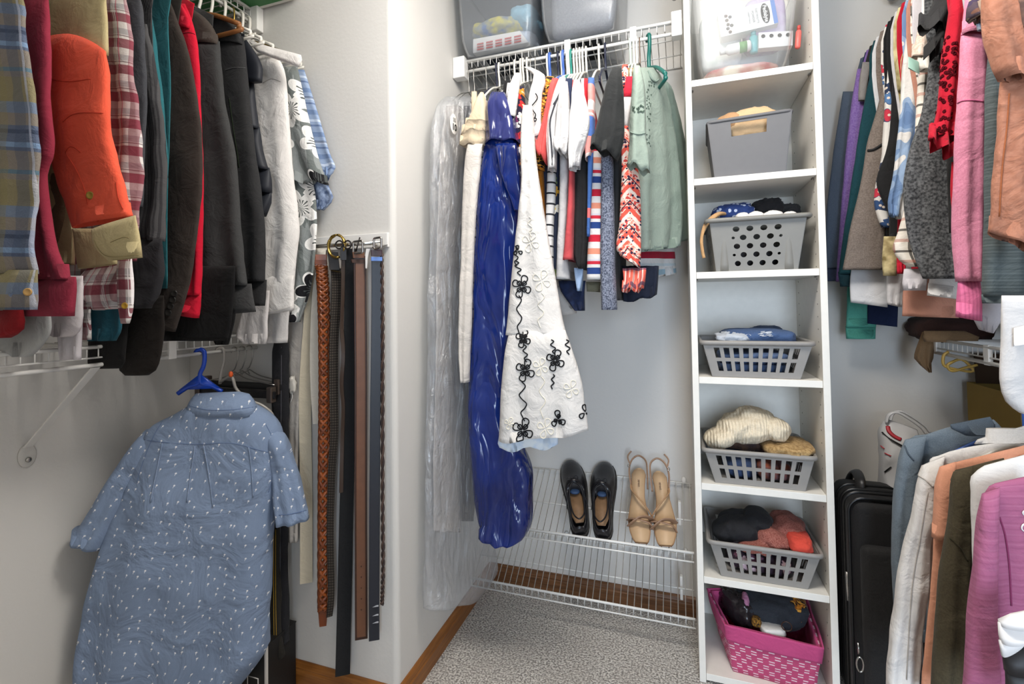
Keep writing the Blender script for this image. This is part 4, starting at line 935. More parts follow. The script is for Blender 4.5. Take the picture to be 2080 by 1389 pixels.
t = right('eyelet_blouse', 'bright red blouse with cut-out eyelet lace sleeve', 'blouse', 1.42, redc, hem=1.5)
m = piece(t, 'sleeve', '1932 1962 -12;1924 1958 50;1912 1954 120;1905 1948 200;1896 1945 250;1884 1942 280', PY(1.42), redc, df=.022, db=.008, fold=.006)
piece(t, 'sleeve_flounce', '1888 1942 268;1880 284 1940 300;1882 292 1936 319', PY(1.418), redc, df=.026, db=.014, fold=.014, k=4, hem=.006, ramp=False)
piece(t, 'hem', '1932 1950 330;1930 1948 380;1932 1946 425', PY(1.43), redc, df=.008)
eye = plain('4a0712', .9, .1, name='red_eyelet_hole'); 
for cy, w, n in ((80, 14, 6), (105, 16, 12), (130, 18, 12), (150, 18, 14), (175, 18, 10), (205, 16, 10), (235, 18, 8), (265, 20, 12)): eyelets(m, 1928-(cy-80)*.08, cy, w, 9, n, .0034)
pk = fab('d38aa2', 'c87c95', sc=300)
t = right('pink_sweatshirt', 'pink sweatshirt with a ribbed cuff on its long sleeve', 'sweatshirt', 1.325, pk)
piece(t, 'shoulder', '1962 1985 -10;1956 1990 40;1953 1996 72', PY(1.322), pk, df=.022, db=.008)
m = piece(t, 'sleeve', '1953 1997 66;1948 2000 150;1941 2000 240;1937 1998 350;1935 1995 450;1937 1992 520;1942 1991 572', PY(1.325), pk, df=.022, db=.008, fold=.004)
seam(m, 'seam', [(1941, 212), (1955, 205), (1975, 204), (1997, 206)], fab('c4628a'), t, .0016)
seam(m, 'shoulder_seam', [(1953, 72), (1968, 60), (1985, 52)], fab('c4628a'), t, .0014)
piece(t, 'cuff', '1945 1990 566;1944 1990 600;1941 643 1990 652', PY(1.322), plaid('d9729c', [('u', .006, 0, .0025, 'c45f8a', .7)], 'rib'), df=.02, db=.01)
t = right('sheer_print_blouse', 'dark floral sheer blouse ruffle and pale blue sleeve at the top right', 'blouse', 1.285, flo(['6d4a3c', '3b2f45', '8d7a6a'], '4a3c44', .03, 'c9a07a'), body=False)
piece(t, 'ruffle', '1972 2010 -10;1964 2005 18;1966 2000 36;1975 40 2004 44', PY(1.255), flo(['6d4a3c', '3b2f45', '8d7a6a'], '4a3c44', .03, 'c9a07a'), df=.02, db=.01, fold=.01)
piece(t, 'sleeve_edge', '1980 2004 40;1986 2002 62', PY(1.27), fab('9fb0c6', 'd5dae2', sc=60), df=.01)
sl = plaid('4d5556', [('v', .006, 0, .002, '3f4747', .7), ('v', .013, 0, .002, '687071', .4)], 'slate_linen', wr=.4)
t = right('slate_jacket', 'slate green textured jacket behind the terracotta shirt', 'jacket', 1.235, sl, hem=1.3)
piece(t, 'sleeve', '2014 2100 40;2006 2100 120;2001 2100 200;1999 2100 350;1996 2100 500;1994 2100 602', PY(1.235), sl, df=.018, db=.008, fold=.004)
piece(t, 'hem_edge', '1993 2100 598;1994 2100 616', PY(1.233), sl, df=.02, db=.01)
ter = fab('a3705a', '96634d', sc=90, wr=.6)
t = right('terracotta_shirt', 'terracotta crinkled shirt nearest at the right edge of the high right rail', 'shirt', 1.14, ter, hem=1.4)
m = piece(t, 'sleeve', '1995 2082 -14;1998 2078 40;2004 2082 90;2018 2092 140;2030 2100 165', PY(1.12), ter, df=.03, db=.01, fold=.006, wr=.009)
m2 = piece(t, 'body_front', '2034 2110 150;2029 2110 200;2024 2110 270;2018 2110 350;2012 2110 420;2008 472 2110 520', PY(1.135), ter, df=.016, db=.01, fold=.008, k=3, wr=.009)
seam(m2, 'side_seam', [(2050, 190), (2045, 260), (2036, 340), (2030, 440)], fab('9a5834'), t, .0012)
piece(t, 'collar_piece', '2070 2110 -10;2074 2110 60', PY(1.10), fab('6d5348', '4d3a35', sc=60), df=.012)
# hems that hang lower between the others
def hemr(name, label, cat, Y, rows, mat, **k):
    t = right(name, label, cat, Y, mat, hem=1.25); piece(t, 'hem', rows, PY(Y), mat, **dict(dict(df=.010, db=.005, fold=.002), **k)); return t
hemr('white_tee', 'white tee hem below the taupe cardigan', 'top', 1.895, '1730 1800 540;1726 1803 575;1728 614 1802 624', fab('dcdcde', amt=.03))
hemr('black_strap_shirt', 'narrow black hem piece beside the white tee hem', 'top', 1.80, '1808 1822 540;1806 1822 575;1804 1819 607', fab('19191a'))
hemr('navy_tee', 'navy tee hem right of the mint green hem', 'top', 2.0, '1764 1822 560;1762 1824 625;1762 657 1822 664', fab('1d2a4c'))
hemr('grey_tee', 'pale grey tee hem left of the dusty rose hem', 'top', 1.745, '1802 1836 540;1800 1834 600;1802 618 1832 624', fab('c9c7c8', amt=.03))
hemr('red_tee', 'narrow red hem strip left of the crumpled plaid cuff', 'top', 1.70, '1824 1842 430;1822 1840 500;1822 1838 556', redc)
hemr('lilac_tee', 'pale lilac grey hem below the grey marled sweater', 'top', 1.60, '1836 1885 546;1832 1882 575;1834 1880 590', fab('c8c3c6', amt=.03))
hemr('white_blouse', 'white hem piece just left of the pink cuff', 'top', 1.545, '1890 1948 555;1884 1948 585;1882 600 1948 608', fab('e0dedc', amt=.03))
hemr('rose_tunic', 'dusty rose tunic hem hanging left of the pink cuff', 'top', 1.637, '1836 1950 560;1833 1950 600;1832 642 1948 646', fab('b98470', amt=.05))
t = hemr('white_polo', 'white polo shirt hanging low at the right edge above the magenta top', 'shirt', 1.08, '2034 2240 600;2032 2240 700;2030 2240 770;2042 2240 815;2070 838 2240 880', fab('c9c6c4', amt=.03), df=.010, fold=.006, wr=.002)
piece(t, 'pocket', '2060 2110 672;2058 704 2110 694', PY(1.066), fab('d2cfcd', amt=.02), df=.003, db=.003)
hemr('grey_scarf', 'light grey cloth end hanging onto the low right shelf', 'scarf', 1.36, '1970 2032 610;1975 2030 650;1985 668 2012 676', fab('b4b1b6', amt=.05), wr=.006)
for y in (1.14, 1.235, 1.325, 1.42, 1.53, 1.665, 1.775, 1.86, 1.92, 1.985, 2.045):
    hanger(y, 'y', ZRU-.044, hw, 'white plastic hanger tucked among the tops on the high right rail', group='white hangers among the right tops', xr=XR, arm=.125, drop=.12)

# ---------------------------------------------------------------- right low rail
GW = 'clothes on the low right rail'
def low(name, label, cat, Y): return thing(name, label, cat, (XR, Y, .95), GW)
def far_half(t, Y, x, y, mat):
    z = pt(x, y, PY(Y)).z-.012; q = lambda a, b, z_: (V((a, Y, z_)), V((b, Y, z_)), 0, 0)
    piece(t, 'back', [q(.64, .84, z), q(.62, .91, z-.04), q(.61, .93, z-.10), q(.62, .93, z-.4), q(.62, .92, .14)], PY(Y), mat, df=.003, db=.003, step=.05, wr=.001)
jd, jd2 = den('76828c', '616d77'), den('525d68', '424c57')
t = low('denim_jacket', 'faded blue denim jacket farthest on the low right rail', 'jacket', 1.52)
far_half(t, 1.548, 1925, 868, jd)
m = piece(t, 'body', '1925 868 2020 852;1880 882 2040 875;1842 893 2050 905;1850 2050 960;1852 2050 1100;1850 2050 1300', PY(1.535), jd, df=.01, db=.006)
piece(t, 'collar', '1930 862 2010 846;1932 870 2020 862;1960 884 2020 882', PY(1.50), jd2, df=.014, db=.01)
m = piece(t, 'sleeve', '1838 893 1882 884;1826 1872 930;1815 1864 1000;1811 1858 1080;1812 1850 1160;1816 1846 1240', PY(1.52), jd, df=.022, db=.008, fold=.004)
seam(m, 'shoulder_seam', [(1838, 905), (1845, 922), (1856, 935)], jd2, t, .0018)
wj = fab('dcd8d3', amt=.03, wr=.5)
t = low('white_jacket', 'white denim jacket with a pale grey collar on the low right rail', 'jacket', 1.44)
far_half(t, 1.466, 1975, 906, wj)
piece(t, 'body', '1975 906 2100 888;1905 926 2100 922;1884 2100 960;1882 2100 1200;1880 2100 1400', PY(1.452), wj, df=.01, db=.006)
piece(t, 'collar', '1985 893 2090 862;1978 902 2100 880;2000 898 2100 900', PY(1.42), fab('c9c4be'), df=.014, db=.01)
m = piece(t, 'sleeve', '1874 945 1920 926;1859 1904 985;1847 1898 1050;1835 1890 1100;1823 1884 1160;1813 1876 1240;1804 1868 1320;1797 1862 1410', PY(1.44), wj, df=.024, db=.008, fold=.005, wr=.006)
for s in ([(1866, 966), (1880, 975), (1896, 990)], [(1884, 1000), (1868, 1100), (1852, 1200), (1842, 1380)], [(1878, 940), (1868, 955), (1866, 966)]): seam(m, 'seam', s, fab('b9b2aa'), t, .0014)
pch = fab('d8987a', amt=.05)
t = low('peach_tee', 'peach long-sleeved tee between the white jacket and the olive top', 'top', 1.375)
far_half(t, 1.398, 1950, 935, pch)
piece(t, 'body', '1912 946 2100 900;1902 2100 975;1896 2100 1080;1888 2100 1200;1877 2100 1300;1868 2100 1410', PY(1.385), pch, df=.01, db=.006, fold=.004)
piece(t, 'sleeve', '1908 948 1942 938;1898 1935 985;1896 1930 1030;1892 1928 1090', PY(1.37), pch, df=.02, db=.008)
olv2 = fab('4c4533', '433c2c', sc=300)
t = low('olive_shirt', 'olive brown long-sleeved top on the low right rail', 'top', 1.31)
far_half(t, 1.334, 1960, 950, olv2)
piece(t, 'body', '1940 954 2040 930;1930 2045 975;1942 2050 1010;1945 2050 1200;1945 2050 1400', PY(1.322), olv2, df=.01, db=.006)
m = piece(t, 'sleeve', '1936 958 1975 946;1930 1978 985;1928 1978 1040;1918 1976 1100;1908 1972 1160;1902 1970 1240;1896 1966 1320;1891 1962 1410', PY(1.31), olv2, df=.022, db=.008, fold=.004)
seam(m, 'seam', [(1930, 1092), (1948, 1110), (1966, 1140)], fab('35301f'), t, .0016)
t = low('white_tee', 'white tee just left of the magenta top on the low right rail', 'top', 1.245)
far_half(t, 1.262, 2010, 945, fab('dcdad7', amt=.03))
piece(t, 'body', '2000 946 2100 918;1972 2100 968;1971 2100 1000;1973 2100 1080;1976 2100 1250;1980 2100 1400', PY(1.25), fab('dcdad7', amt=.03), df=.02, db=.006)
mg = plaid('a55f7f', [('v', .011, 0, .003, '985574', .5), ('v', .017, .004, .003, 'b16f8c', .4)], 'magenta_slub', wr=.4)
t = low('magenta_shirt', 'magenta long-sleeved top nearest on the low right rail', 'top', 1.175)
far_half(t, 1.203, 2030, 978, mg)
m = piece(t, 'body', '2020 982 2110 962;1998 2110 1005;2000 2110 1100;2006 2110 1250;2015 2110 1410', PY(1.185), mg, df=.012, db=.006, fold=.006)
piece(t, 'sleeve', '1994 1003 2030 990;1985 2024 1050;1977 2021 1130;1969 2020 1200;1962 2024 1290;1954 2032 1410', PY(1.17), mg, df=.022, db=.008)
seam(m, 'seam', [(2030, 1050), (2042, 1090), (2050, 1150), (2054, 1230)], fab('8d3a62'), t, .0014)
e = MB()
for pth in ([(2082, 1034), (2076, 1040), (2079, 1046)], [(2084, 1060), (2075, 1066), (2074, 1074), (2082, 1080)]):
    q = hitpts(m, pth, .002)
    if len(q) > 1: e.tube(smooth_path(q, 4), .0013, 5)
if e.v: e.build('white_embroidery', fab('e8e4e4'), t)
t = low('quilted_vest', 'white and black quilted puffer vest in the lower right corner', 'vest', 1.06)
qw, qb = plain('e2dedb', .5, .4, name='white_nylon'), plain('2a2727', .5, .4, name='black_nylon')
piece(t, 'yoke', '2050 1246 2120 1232;2026 1258 2120 1258;2028 2120 1268', PY(1.06), qw, df=.022, db=.01, bot='closed')
piece(t, 'yoke', '2026 1263 2120 1268;2028 2120 1290;2031 1302 2110 1290', PY(1.058), qw, df=.022, db=.01, bot='closed')
piece(t, 'yoke', '2030 1300 2110 1288;2034 1330 2080 1300', PY(1.056), qw, df=.02, db=.01, bot='closed')
piece(t, 'panel', '2036 1326 2120 1290;2038 2120 1340;2041 2120 1362', PY(1.064), qb, df=.022, db=.01, bot='closed')
piece(t, 'panel', '2040 2120 1358;2044 2120 1400;2050 2120 1440', PY(1.064), qb, df=.022, db=.01, bot='closed')
Zl = ZR-.04
for y, c, lb in ((1.52, 'blue', 'over the faded denim jacket'), (1.44, 'w', 'over the white denim jacket'), (1.375, 'w', 'over the peach tee'), (1.31, 'w', 'over the olive top'), (1.245, 'w', 'over the white tee on the low right rail'), (1.175, 'w', 'over the magenta top')):
    hanger(y, 'y', Zl, hw if c == 'w' else bl, ('white' if c == 'w' else 'blue')+' plastic hanger '+lb, xr=XR, arm=.14, drop=.07, neck=.10, bar=False, group='hangers on the low right rail' if c == 'w' else None)
print('LOWZ', pt(1925, 868, PY(1.52)), pt(1838, 893, PY(1.52)), pt(1975, 906, PY(1.44)), pt(1905, 948, PY(1.37)), pt(2012, 985, PY(1.175)))
# things around the low right shelf
tan = fab('7d6347', amt=.15)
t = thing('knit_shirt', 'tan knitted garment slung over the end of the low right shelf', 'top', (.74, 1.95, 1.07))
piece(t, 'drape', '1872 1900 674;1862 1898 700;1856 1896 728;1868 1890 742;1884 1892 756', PV(.70, 1.96, .80, 1.92), tan, df=.012, db=.008, fold=.008, wr=.006)
piece(t, 'fold_on_shelf', '1876 1960 672;1874 1990 684;1880 1985 694', PY(1.88), tan, df=.02, db=.05, bot='closed')
m_ = MB().lump(ptz(1945, 668, 1.10)+V((0, .05, 0)), .09, .12, .04, .3, 3, 4); tag(m_.build('folded_sweater', fab('3d2620', amt=.2)), 'dark maroon brown garment heaped on the low right shelf', 'sweater')
m_ = MB().lump(V((.93, 1.62, 1.11)), .10, .2, .045, .3, 3, 5); tag(m_.build('folded_shirt', fab('1b1a1c', amt=.2)), 'black garment heaped on the low right shelf beside the grey cloth end', 'shirt')
yl = plain('b08f45', .4, name='yellow_plastic')
P_ = [pt(x, y, PY(1.86)) for x, y in ((1985, 741), (1960, 747), (1940, 753), (1930, 752), (1925, 744), (1929, 738))]
hk = pt(1985, 718, PY(1.86)); hk.x = XR+.0
mb = MB(); mb.tube(smooth_path(P_+[V((P_[-1].x+.03, 1.862, P_[-1].z+.012)), V((XR+.055, 1.862, .985)), V((XR+.012, 1.862, .99)), V((XR-.012, 1.862, 1.0)), V((XR-.012, 1.862, 1.028)), V((XR, 1.862, 1.040))], 4), .004, 6)
tag(mb.build('plastic_hanger', yl), 'dull yellow hanger dangling under the low right shelf', 'hanger')
# tall carton
kr = plain('9a7f43', .8, .2, name='kraft_board'); t = thing('cardboard_carton', 'open brown cardboard carton standing tall under the low right shelf', 'box', (.9, 1.9, 0))
a = pt(1990, 782, PY(2.0)); zt = a.z; x0 = a.x
g = MB(); x1 = 1.045
g.add([(x0, 1.80, .002), (x1, 1.80, .002), (x1, 2.07, .002), (x0, 2.07, .002), (x0, 1.80, zt), (x1, 1.80, zt), (x1, 2.07, zt), (x0, 2.07, zt)], [(0, 1, 2, 3), (0, 1, 5, 4), (1, 2, 6, 5), (2, 3, 7, 6), (3, 0, 4, 7)])
g.build('carton', kr, t, False, solid=.005)
fl_ = MB(); fl_.hexa([V((x0+.01, 2.04, zt)), V((x1-.01, 2.04, zt)), V((x1-.01, 2.046, zt)), V((x0+.01, 2.046, zt)), V((x0+.02, 2.07, zt+.09)), V((x1-.01, 2.07, zt+.09)), V((x1-.01, 2.076, zt+.09)), V((x0+.02, 2.076, zt+.09))])
fl_.build('flap', plain('3a2a1c', .8, .2, name='dark_kraft'), t, False)
# plastic shopping bag
wb = plain('c9c7c6', .35, .5, name='bag_plastic'); PBg = PY(1.985)
t = thing('shopping_bag', 'white plastic shopping bag with red and black print behind the suitcase', 'bag', pt(1815, 990, PBg))
zb_ = pt(1815, 990, PBg); t.location = (zb_.x, zb_.y, 0)
rowsb = [(pt(1800, 850, PBg), pt(1862, 872, PBg), 0, 0), (pt(1788, 870, PBg), pt(1865, 900, PBg), 0, 0), (pt(1787, 930, PBg), pt(1865, 930, PBg), 0, 0), (pt(1790, 985, PBg), pt(1862, 985, PBg), 0, 0)]
l_, r_ = rowsb[-1][0], rowsb[-1][1]
for z in (.5, .3, .1, .003): rowsb.append((V((l_.x, l_.y, z)), V((r_.x, r_.y, z)), 0, 0))
mbg = piece(t, 'bag', rowsb, PBg, wb, df=.05, db=.05, wr=.012, wsc=11, bot='closed')
for s, o_ in ((0, 0), (1, 8)):
    q = [pt(x+o_, y-o_*.3, shift(PBg, .02-s*.04)) for x, y in ((1800, 858), (1806, 842), (1822, 838), (1845, 850), (1870, 868), (1880, 880))]
    MB().tube(smooth_path(q, 5), .009, 8, flat=.4).build('handle', wb, t)
rd = plain('b02a35', .5, name='red_print')
q = hitpts(mbg, [(1804, 866), (1806, 876), (1816, 886), (1830, 893)], .002)
if len(q) > 2: MB().tube(smooth_path(q, 4), .006, 6, flat=.5).build('red_swoosh', rd, t)
for pth, mt, r in (([(1793, 878), (1812, 894), (1832, 905)], blk, .0045), ([(1790, 905), (1797, 911)], rd, .0025), ([(1798, 920), (1810, 926)], rd, .003), ([(1798, 958), (1810, 948)], blk, .004)):
    q = hitpts(mbg, pth, .002)
    if len(q) > 1: MB().tube(q, r, 6, flat=.4).build('print_line', mt, t)

# ---------------------------------------------------------------- suitcase
sk, sk2, zp = fab('1b1a1a', '121112', sc=500, rough=.7, sheen=.05, wr=.15), fab('262524', '1a1919', sc=800, rough=.8, sheen=.05), plain('0e0e0f', .35, .5, name='black_piping')
SA, SB, SZ = pt(1700, 1389, PY(1.76)), None, None
sx0, sx1, sy0, sy1, sz = .437, .60, 1.70, 1.915, .637
t = thing('suitcase', 'upright black soft-sided suitcase standing between the tower and the right clothes', 'suitcase', (.52, 1.86, 0))
def rbox(a, b, r, mat, name, root, seg=4):
    o = MB().box(a, b).build(name, mat, root); bv = o.modifiers.new('b', 'BEVEL'); bv.width = r; bv.segments = seg; bv.limit_method = 'NONE'; return o
rbox((sx0, sy0, .03), (sx1, sy1, sz), .035, sk, 'shell', t)
rbox((sx0+.02, sy0-.022, .08), (sx1-.015, sy0+.03, sz-.12), .02, sk2, 'front_pocket', t)
def loop(y, x0, x1, z0, z1, r, k=6):
    pts = []
    for cx, cz, a0 in ((x1-r, z1-r, 0), (x0+r, z1-r, 90), (x0+r, z0+r, 180), (x1-r, z0+r, 270)):
        for i in range(k+1):
            a = math.radians(a0+90*i/k); pts.append(V((cx+r*math.cos(a), y, cz+r*math.sin(a))))
    return pts+[pts[0]]
for y, rr_ in ((sy0+.012, .005), (sy0+.06, .006), (sy0+.085, .006), (sy0+.13, .0045)):
    MB().tube(loop(y, sx0-.002, sx1+.002, .035, sz+.002, .04), rr_, 8, cap=False).build('piping', zp, t)
for x in (sx0-.002,):
    for dy in (.155, .185): MB().tube([(x, sy0+dy, .08), (x, sy0+dy, sz-.08)], .004, 6).build('side_strap', zp, t)
hd = [(sx0+.05, sy0+.10, sz-.004), (sx0+.055, sy0+.11, sz+.02), (sx0+.06, sy0+.16, sz+.03), (sx0+.055, sy0+.185, sz+.02), (sx0+.05, sy0+.2, sz-.004)]
MB().tube(smooth_path(hd, 5), .014, 10, flat=.5).build('top_handle', plain('232222', .4, .4, name='handle_rubber'), t)
zc = pt(1747, 1345, PY(sy0-.035))
zpul = MB(); zpul.tube([zc+V((0, .012, .045)), zc+V((0, .006, .018))], .003, 6)
zpul.tube([zc+V((.008*math.cos(a*PI/6), 0, -.006+.020*math.sin(a*PI/6))) for a in range(13)], .0024, 6, cap=False)
zpul.build('zip_pull', silver, t)
z2 = [V((sx0-.004, sy0+.03, .34)), V((sx0-.006, sy0+.03, .42))]
MB().tube(z2, .004, 6).build('zip_pull', silver, t)
for x in (sx0+.04, sx1-.04):
    for y in (sy0+.05, sy1-.05):
        MB().lathe((x-.01, y, .022), [(.012, 0), (.0215, .003), (.0215, .017), (.012, .02)], 16, (V((0, 1, 0)), V((0, 0, 1)), V((1, 0, 0)))).build('wheel', zp, t)

# ---------------------------------------------------------------- baskets and bins on the tower
def panel(mb, q, us, vs_, keep):
    """grid panel over the quad q (bottom-left, bottom-right, top-right, top-left)"""
    b = [V(p) for p in q]; n0 = len(mb.v); vs = []; fs = []; W = len(us)
    for v in vs_:
        for u in us: vs.append((b[0]*(1-u)+b[1]*u)*(1-v)+(b[3]*(1-u)+b[2]*u)*v)
    for j in range(len(vs_)-1):
        for i in range(W-1):
            if keep(i, j): fs.append((j*W+i, j*W+i+1, (j+1)*W+i+1, (j+1)*W+i))
    mb.add(vs, fs)
def slots(n, rib=.42):
    us = [0, .07]; w_ = .86/n
    for i in range(n):
        us += [.07+w_*i+w_*rib/2, .07+w_*(i+1)-w_*rib/2]
    return us+[.93, 1]
grey_pl = plain('8f8b86', .45, .4, name='grey_basket_plastic')
def tub_corners(tl, tr_, bl_, br_, Y, depth, taper=.9, back=None):
    p = PY(Y); TL, TR, BL, BR = pt(*tl, p), pt(*tr_, p), pt(*bl_, p), pt(*br_, p)
    zt = (TL.z+TR.z)/2; zb = (BL.z+BR.z)/2
    TL.z = TR.z = zt; BL.z = BR.z = zb
    TL.x, BL.x = max(TL.x, UX0+PT+.014), max(BL.x, UX0+PT+.016); TR.x, BR.x = min(TR.x, UX1-PT-.016), min(BR.x, UX1-PT-.018); TL.y = TR.y = Y-.012
    D = V((0, depth, 0)); E = V((0, depth-.024, 0))
    return [BL, BR, BR+E, BL+E, TL, TR, TR+D, TL+D]
def rim(c, r, mat, root, out=.006, name='rim'):
    p = [c[4]+V((-out, -out, 0)), c[5]+V((out, -out, 0)), c[6]+V((out, out, 0)), c[7]+V((-out, out, 0))]
    pts = []
    for i in range(4):
        a, b, d = p[i-1], p[i], p[(i+1) % 4]; u = (a-b).normalized()*.02; w_ = (d-b).normalized()*.02
        for k in range(6):
            t = k/5; pts.append(b+u*(1-t)**2+w_*t**2)
    pts.append(pts[0]); return MB().tube(pts, r, 8, cap=False, flat=1.3).build(name, mat, root)
def slot_basket(label, tl, tr_, bl_, br_, Y, zs, n=9):
    c = tub_corners(tl, tr_, bl_, br_, Y, .27); dz = zs+.001-c[0].z
    for i in range(4): c[i].z += dz
    t = thing('plastic_basket', label, 'basket', ((c[0]+c[1])/2).to_tuple(), 'slotted grey plastic baskets')
    mb = MB(); us = slots(n); vv = [0, .17, .46, .56, .86, 1]
    kp = lambda i, j: i < 1 or i >= len(us)-2 or i % 2 == 1 or j in (0, 2, 4)
    for a, b, d, e in ((0, 1, 5, 4), (1, 2, 6, 5), (2, 3, 7, 6), (3, 0, 4, 7)): panel(mb, (c[a], c[b], c[d], c[e]), us, vv, kp)
    mb.build('slotted_wall', grey_pl, t, False, solid=.0035)
    MB().hexa([p+V((0, 0, .0005)) for p in c[:4]]+[p+V((0, 0, .004)) for p in c[:4]]).build('base', grey_pl, t, False)
    rim(c, .006, grey_pl, t); return c, t
def heap(name, label, cat, parts, mat, vox=.0045):
    mb = MB()
    for i, (c, rx, ry, rz, rot, tilt, sd) in enumerate(parts):
        k0 = len(mb.v); mb.lump(c, rx, ry, rz, .22, 2.8, sd, 36, 22, .85, rot)
        for j in range(k0, len(mb.v)):
            d = mb.v[j]-V(c); mb.v[j] = V(c)+V((d.x*math.cos(tilt)-d.z*math.sin(tilt), d.y, d.x*math.sin(tilt)+d.z*math.cos(tilt)))
    o = mb.build(name, mat)
    m = o.modifiers.new('r', 'REMESH'); m.mode = 'VOXEL'; m.voxel_size = vox; m.use_smooth_shade = True
    m = o.modifiers.new('s', 'SMOOTH'); m.iterations = 4; m.factor = .5
    return tag(o, label, cat)
def cloth(name, label, cat, c, rx, ry, rz, mat, amp=.22, k=2.6, seed=1, p=.85, rot=0, grooves=0, group=None):
    return tag(MB().lump(c, rx, ry, rz, amp, k, seed, 40, 26, p, rot, grooves).build(name, mat), label, cat, group)
# slotted basket with jeans
c, t = slot_basket('grey slotted basket of folded denim, topmost of the three slotted baskets', (1428, 695), (1648, 698), (1448, 761), (1625, 763), 1.772, TOPS[3])
m0 = (c[0]+c[2])/2; hz = c[4].z
dn = den('3f5272', '2c3a54'); lb = den('5a6f92', '45587a'); pale = fab('b6bcc4', amt=.08)
for i, (dx, dy, dz, rx, mt, lab) in enumerate(((0, 0, .024, .098, dn, 'dark blue folded jeans at the bottom of the upper slotted basket'), (.003, 0, .055, .10, lb, 'mid blue folded jeans in the middle of the upper slotted basket'))):
    cloth('folded_jeans', lab, 'jeans', (m0.x+dx, m0.y+dy, c[0].z+dz), rx, .10, .018, mt, .05, 3, i+2, .45)
j = thing('folded_jeans', 'ripped blue folded jeans on top of the upper slotted basket', 'jeans', (m0.x, m0.y, hz))
lm = MB().lump((m0.x+.02, m0.y+.005, hz+.012), .105, .10, .026, .14, 3.5, 8, 44, 26, .6); lm.build('denim', den('4a628a', '3a4e72'), j)
bv = lm.bvh(); hh = []
for k in range(22):
    d = ray(1556+R.uniform(-13, 13), 678+R.uniform(-5, 5)).normalized(); h = bv.ray_cast(O, d)
    if h[0] is not None: hh.append(h[0]-d*.002)
fr_ = MB()
for p in hh: fr_.tube([p-V((.006, 0, 0)), p+V((.006, 0, .001))], .0009, 4)
if fr_.v: fr_.build('ripped_patch', fab('d5dae2'), j)['kind'] = 'stuff'
cloth('folded_jeans', 'pale washed folded waistband at the left front of the upper slotted basket', 'jeans', (m0.x-.055, m0.y-.06, hz+.010), .05, .06, .018, pale, .25, 4, 11, .7, grooves=.003)
cloth('folded_jeans', 'navy denim roll at the back right of the upper slotted basket', 'jeans', (m0.x+.06, m0.y+.07, hz+.022), .05, .05, .022, dn, .2, 3, 12, .7)
# slotted basket with cream knit
c, t = slot_basket('grey slotted basket under the cream cable knit sweater, middle of the three slotted baskets', (1430, 908), (1652, 932), (1454, 973), (1635, 989), 1.775, TOPS[4])
m0 = (c[0]+c[2])/2; hz = c[4].z
for i, (dx, mt, lab) in enumerate(((-.045, den('3c4e72', '2d3c5a'), 'blue denim garment low in the left of the middle slotted basket'), (.05, fab('8a4a36', '5d5560', sc=40), 'rust and grey garment low in the right of the middle slotted basket'))):
    cloth('folded_garment', lab, 'clothes', (m0.x+dx, m0.y, c[0].z+.035), .05, .10, .03, mt, .1, 3, 20+i, .6)
kn = NT('cream_knit'); wv = kn.n('TexWave', {'wave_type': 'BANDS'}, Vector=kn.obj(), Scale=34.0, Distortion=3.0)
kn = kn.fin(kn.mottle('e0d2b8', .12, 260.0), extra=(wv.outputs[1], .5, .005), wr=.5)
kp_ = pt(1520, 868, PY(1.86))
q_ = lambda x, y, Y_: pt(x, y, PY(Y_))
heap('knit_sweater', 'cream cable knit sweater heaped on the middle slotted basket', 'sweater', ((q_(1515, 866, 1.87), .085, .09, .045, .1, .12, 5), (q_(1462, 888, 1.84), .045, .07, .028, .3, .35, 6), (q_(1578, 872, 1.84), .036, .06, .034, -.2, -.5, 9), (q_(1535, 848, 1.88), .06, .07, .03, 0, -.2, 12)), kn)
cloth('knit_sweater', 'tan brown knit roll under the right end of the cream sweater', 'sweater', pt(1595, 906, PY(1.85)), .07, .09, .02, fab('b7996a', '8d6f45', sc=120), .2, 3, 6, .7, grooves=.002)
cloth('folded_shirt', 'dark brown garment under the cream sweater at the left', 'clothes', (m0.x-.03, m0.y+.03, hz+.004), .07, .09, .024, fab('5a4334', '3d3030', sc=60), .2, 3, 7, .7)
# slotted basket with dark top and rust knit
c, t = slot_basket('grey slotted basket holding a black shirt and rust red knit, lowest of three', (1442, 1094), (1664, 1128), (1466, 1162), (1640, 1188), 1.778, TOPS[5])
m0 = (c[0]+c[2])/2; hz = c[4].z
pf = flo(['d9b9c0', 'b78796', '6c4458'], '3a2a36', .03, 'efe0e0'); 
cloth('folded_blouse', 'dark plum and pink floral garment low in the lowest slotted basket', 'clothes', (m0.x, m0.y, c[0].z+.036), .095, .10, .034, pf, .08, 3, 31, .5)
heap('folded_shirt', 'black top heaped at the left of the lowest slotted basket', 'clothes', ((q_(1500, 1066, 1.87), .06, .08, .036, .1, .1, 32), (q_(1540, 1052, 1.88), .04, .07, .026, 0, -.3, 36), (q_(1470, 1078, 1.86), .032, .06, .03, .2, .4, 37)), fab('222225', amt=.2))
rk = fab('7c3f36', 'a0685c', sc=330); rk2 = fab('d24a3a')
heap('knit_sweater', 'rust red speckled knit draped over the front rim of the lowest slotted basket', 'sweater', ((q_(1598, 1072, 1.90), .05, .08, .042, .1, -.2, 33), (q_(1572, 1090, 1.84), .05, .06, .030, -.2, -.4, 34), (q_(1530, 1110, 1.795), .042, .03, .016, 0, .05, 38), (q_(1552, 1116, 1.79), .022, .022, .014, 0, -.6, 39)), rk)
cloth('folded_tee', 'bright orange red folded tee at the right of the lowest slotted basket', 'clothes', pt(1622, 1098, PY(1.82)), .032, .06, .024, rk2, .18, 3, 35, .7)
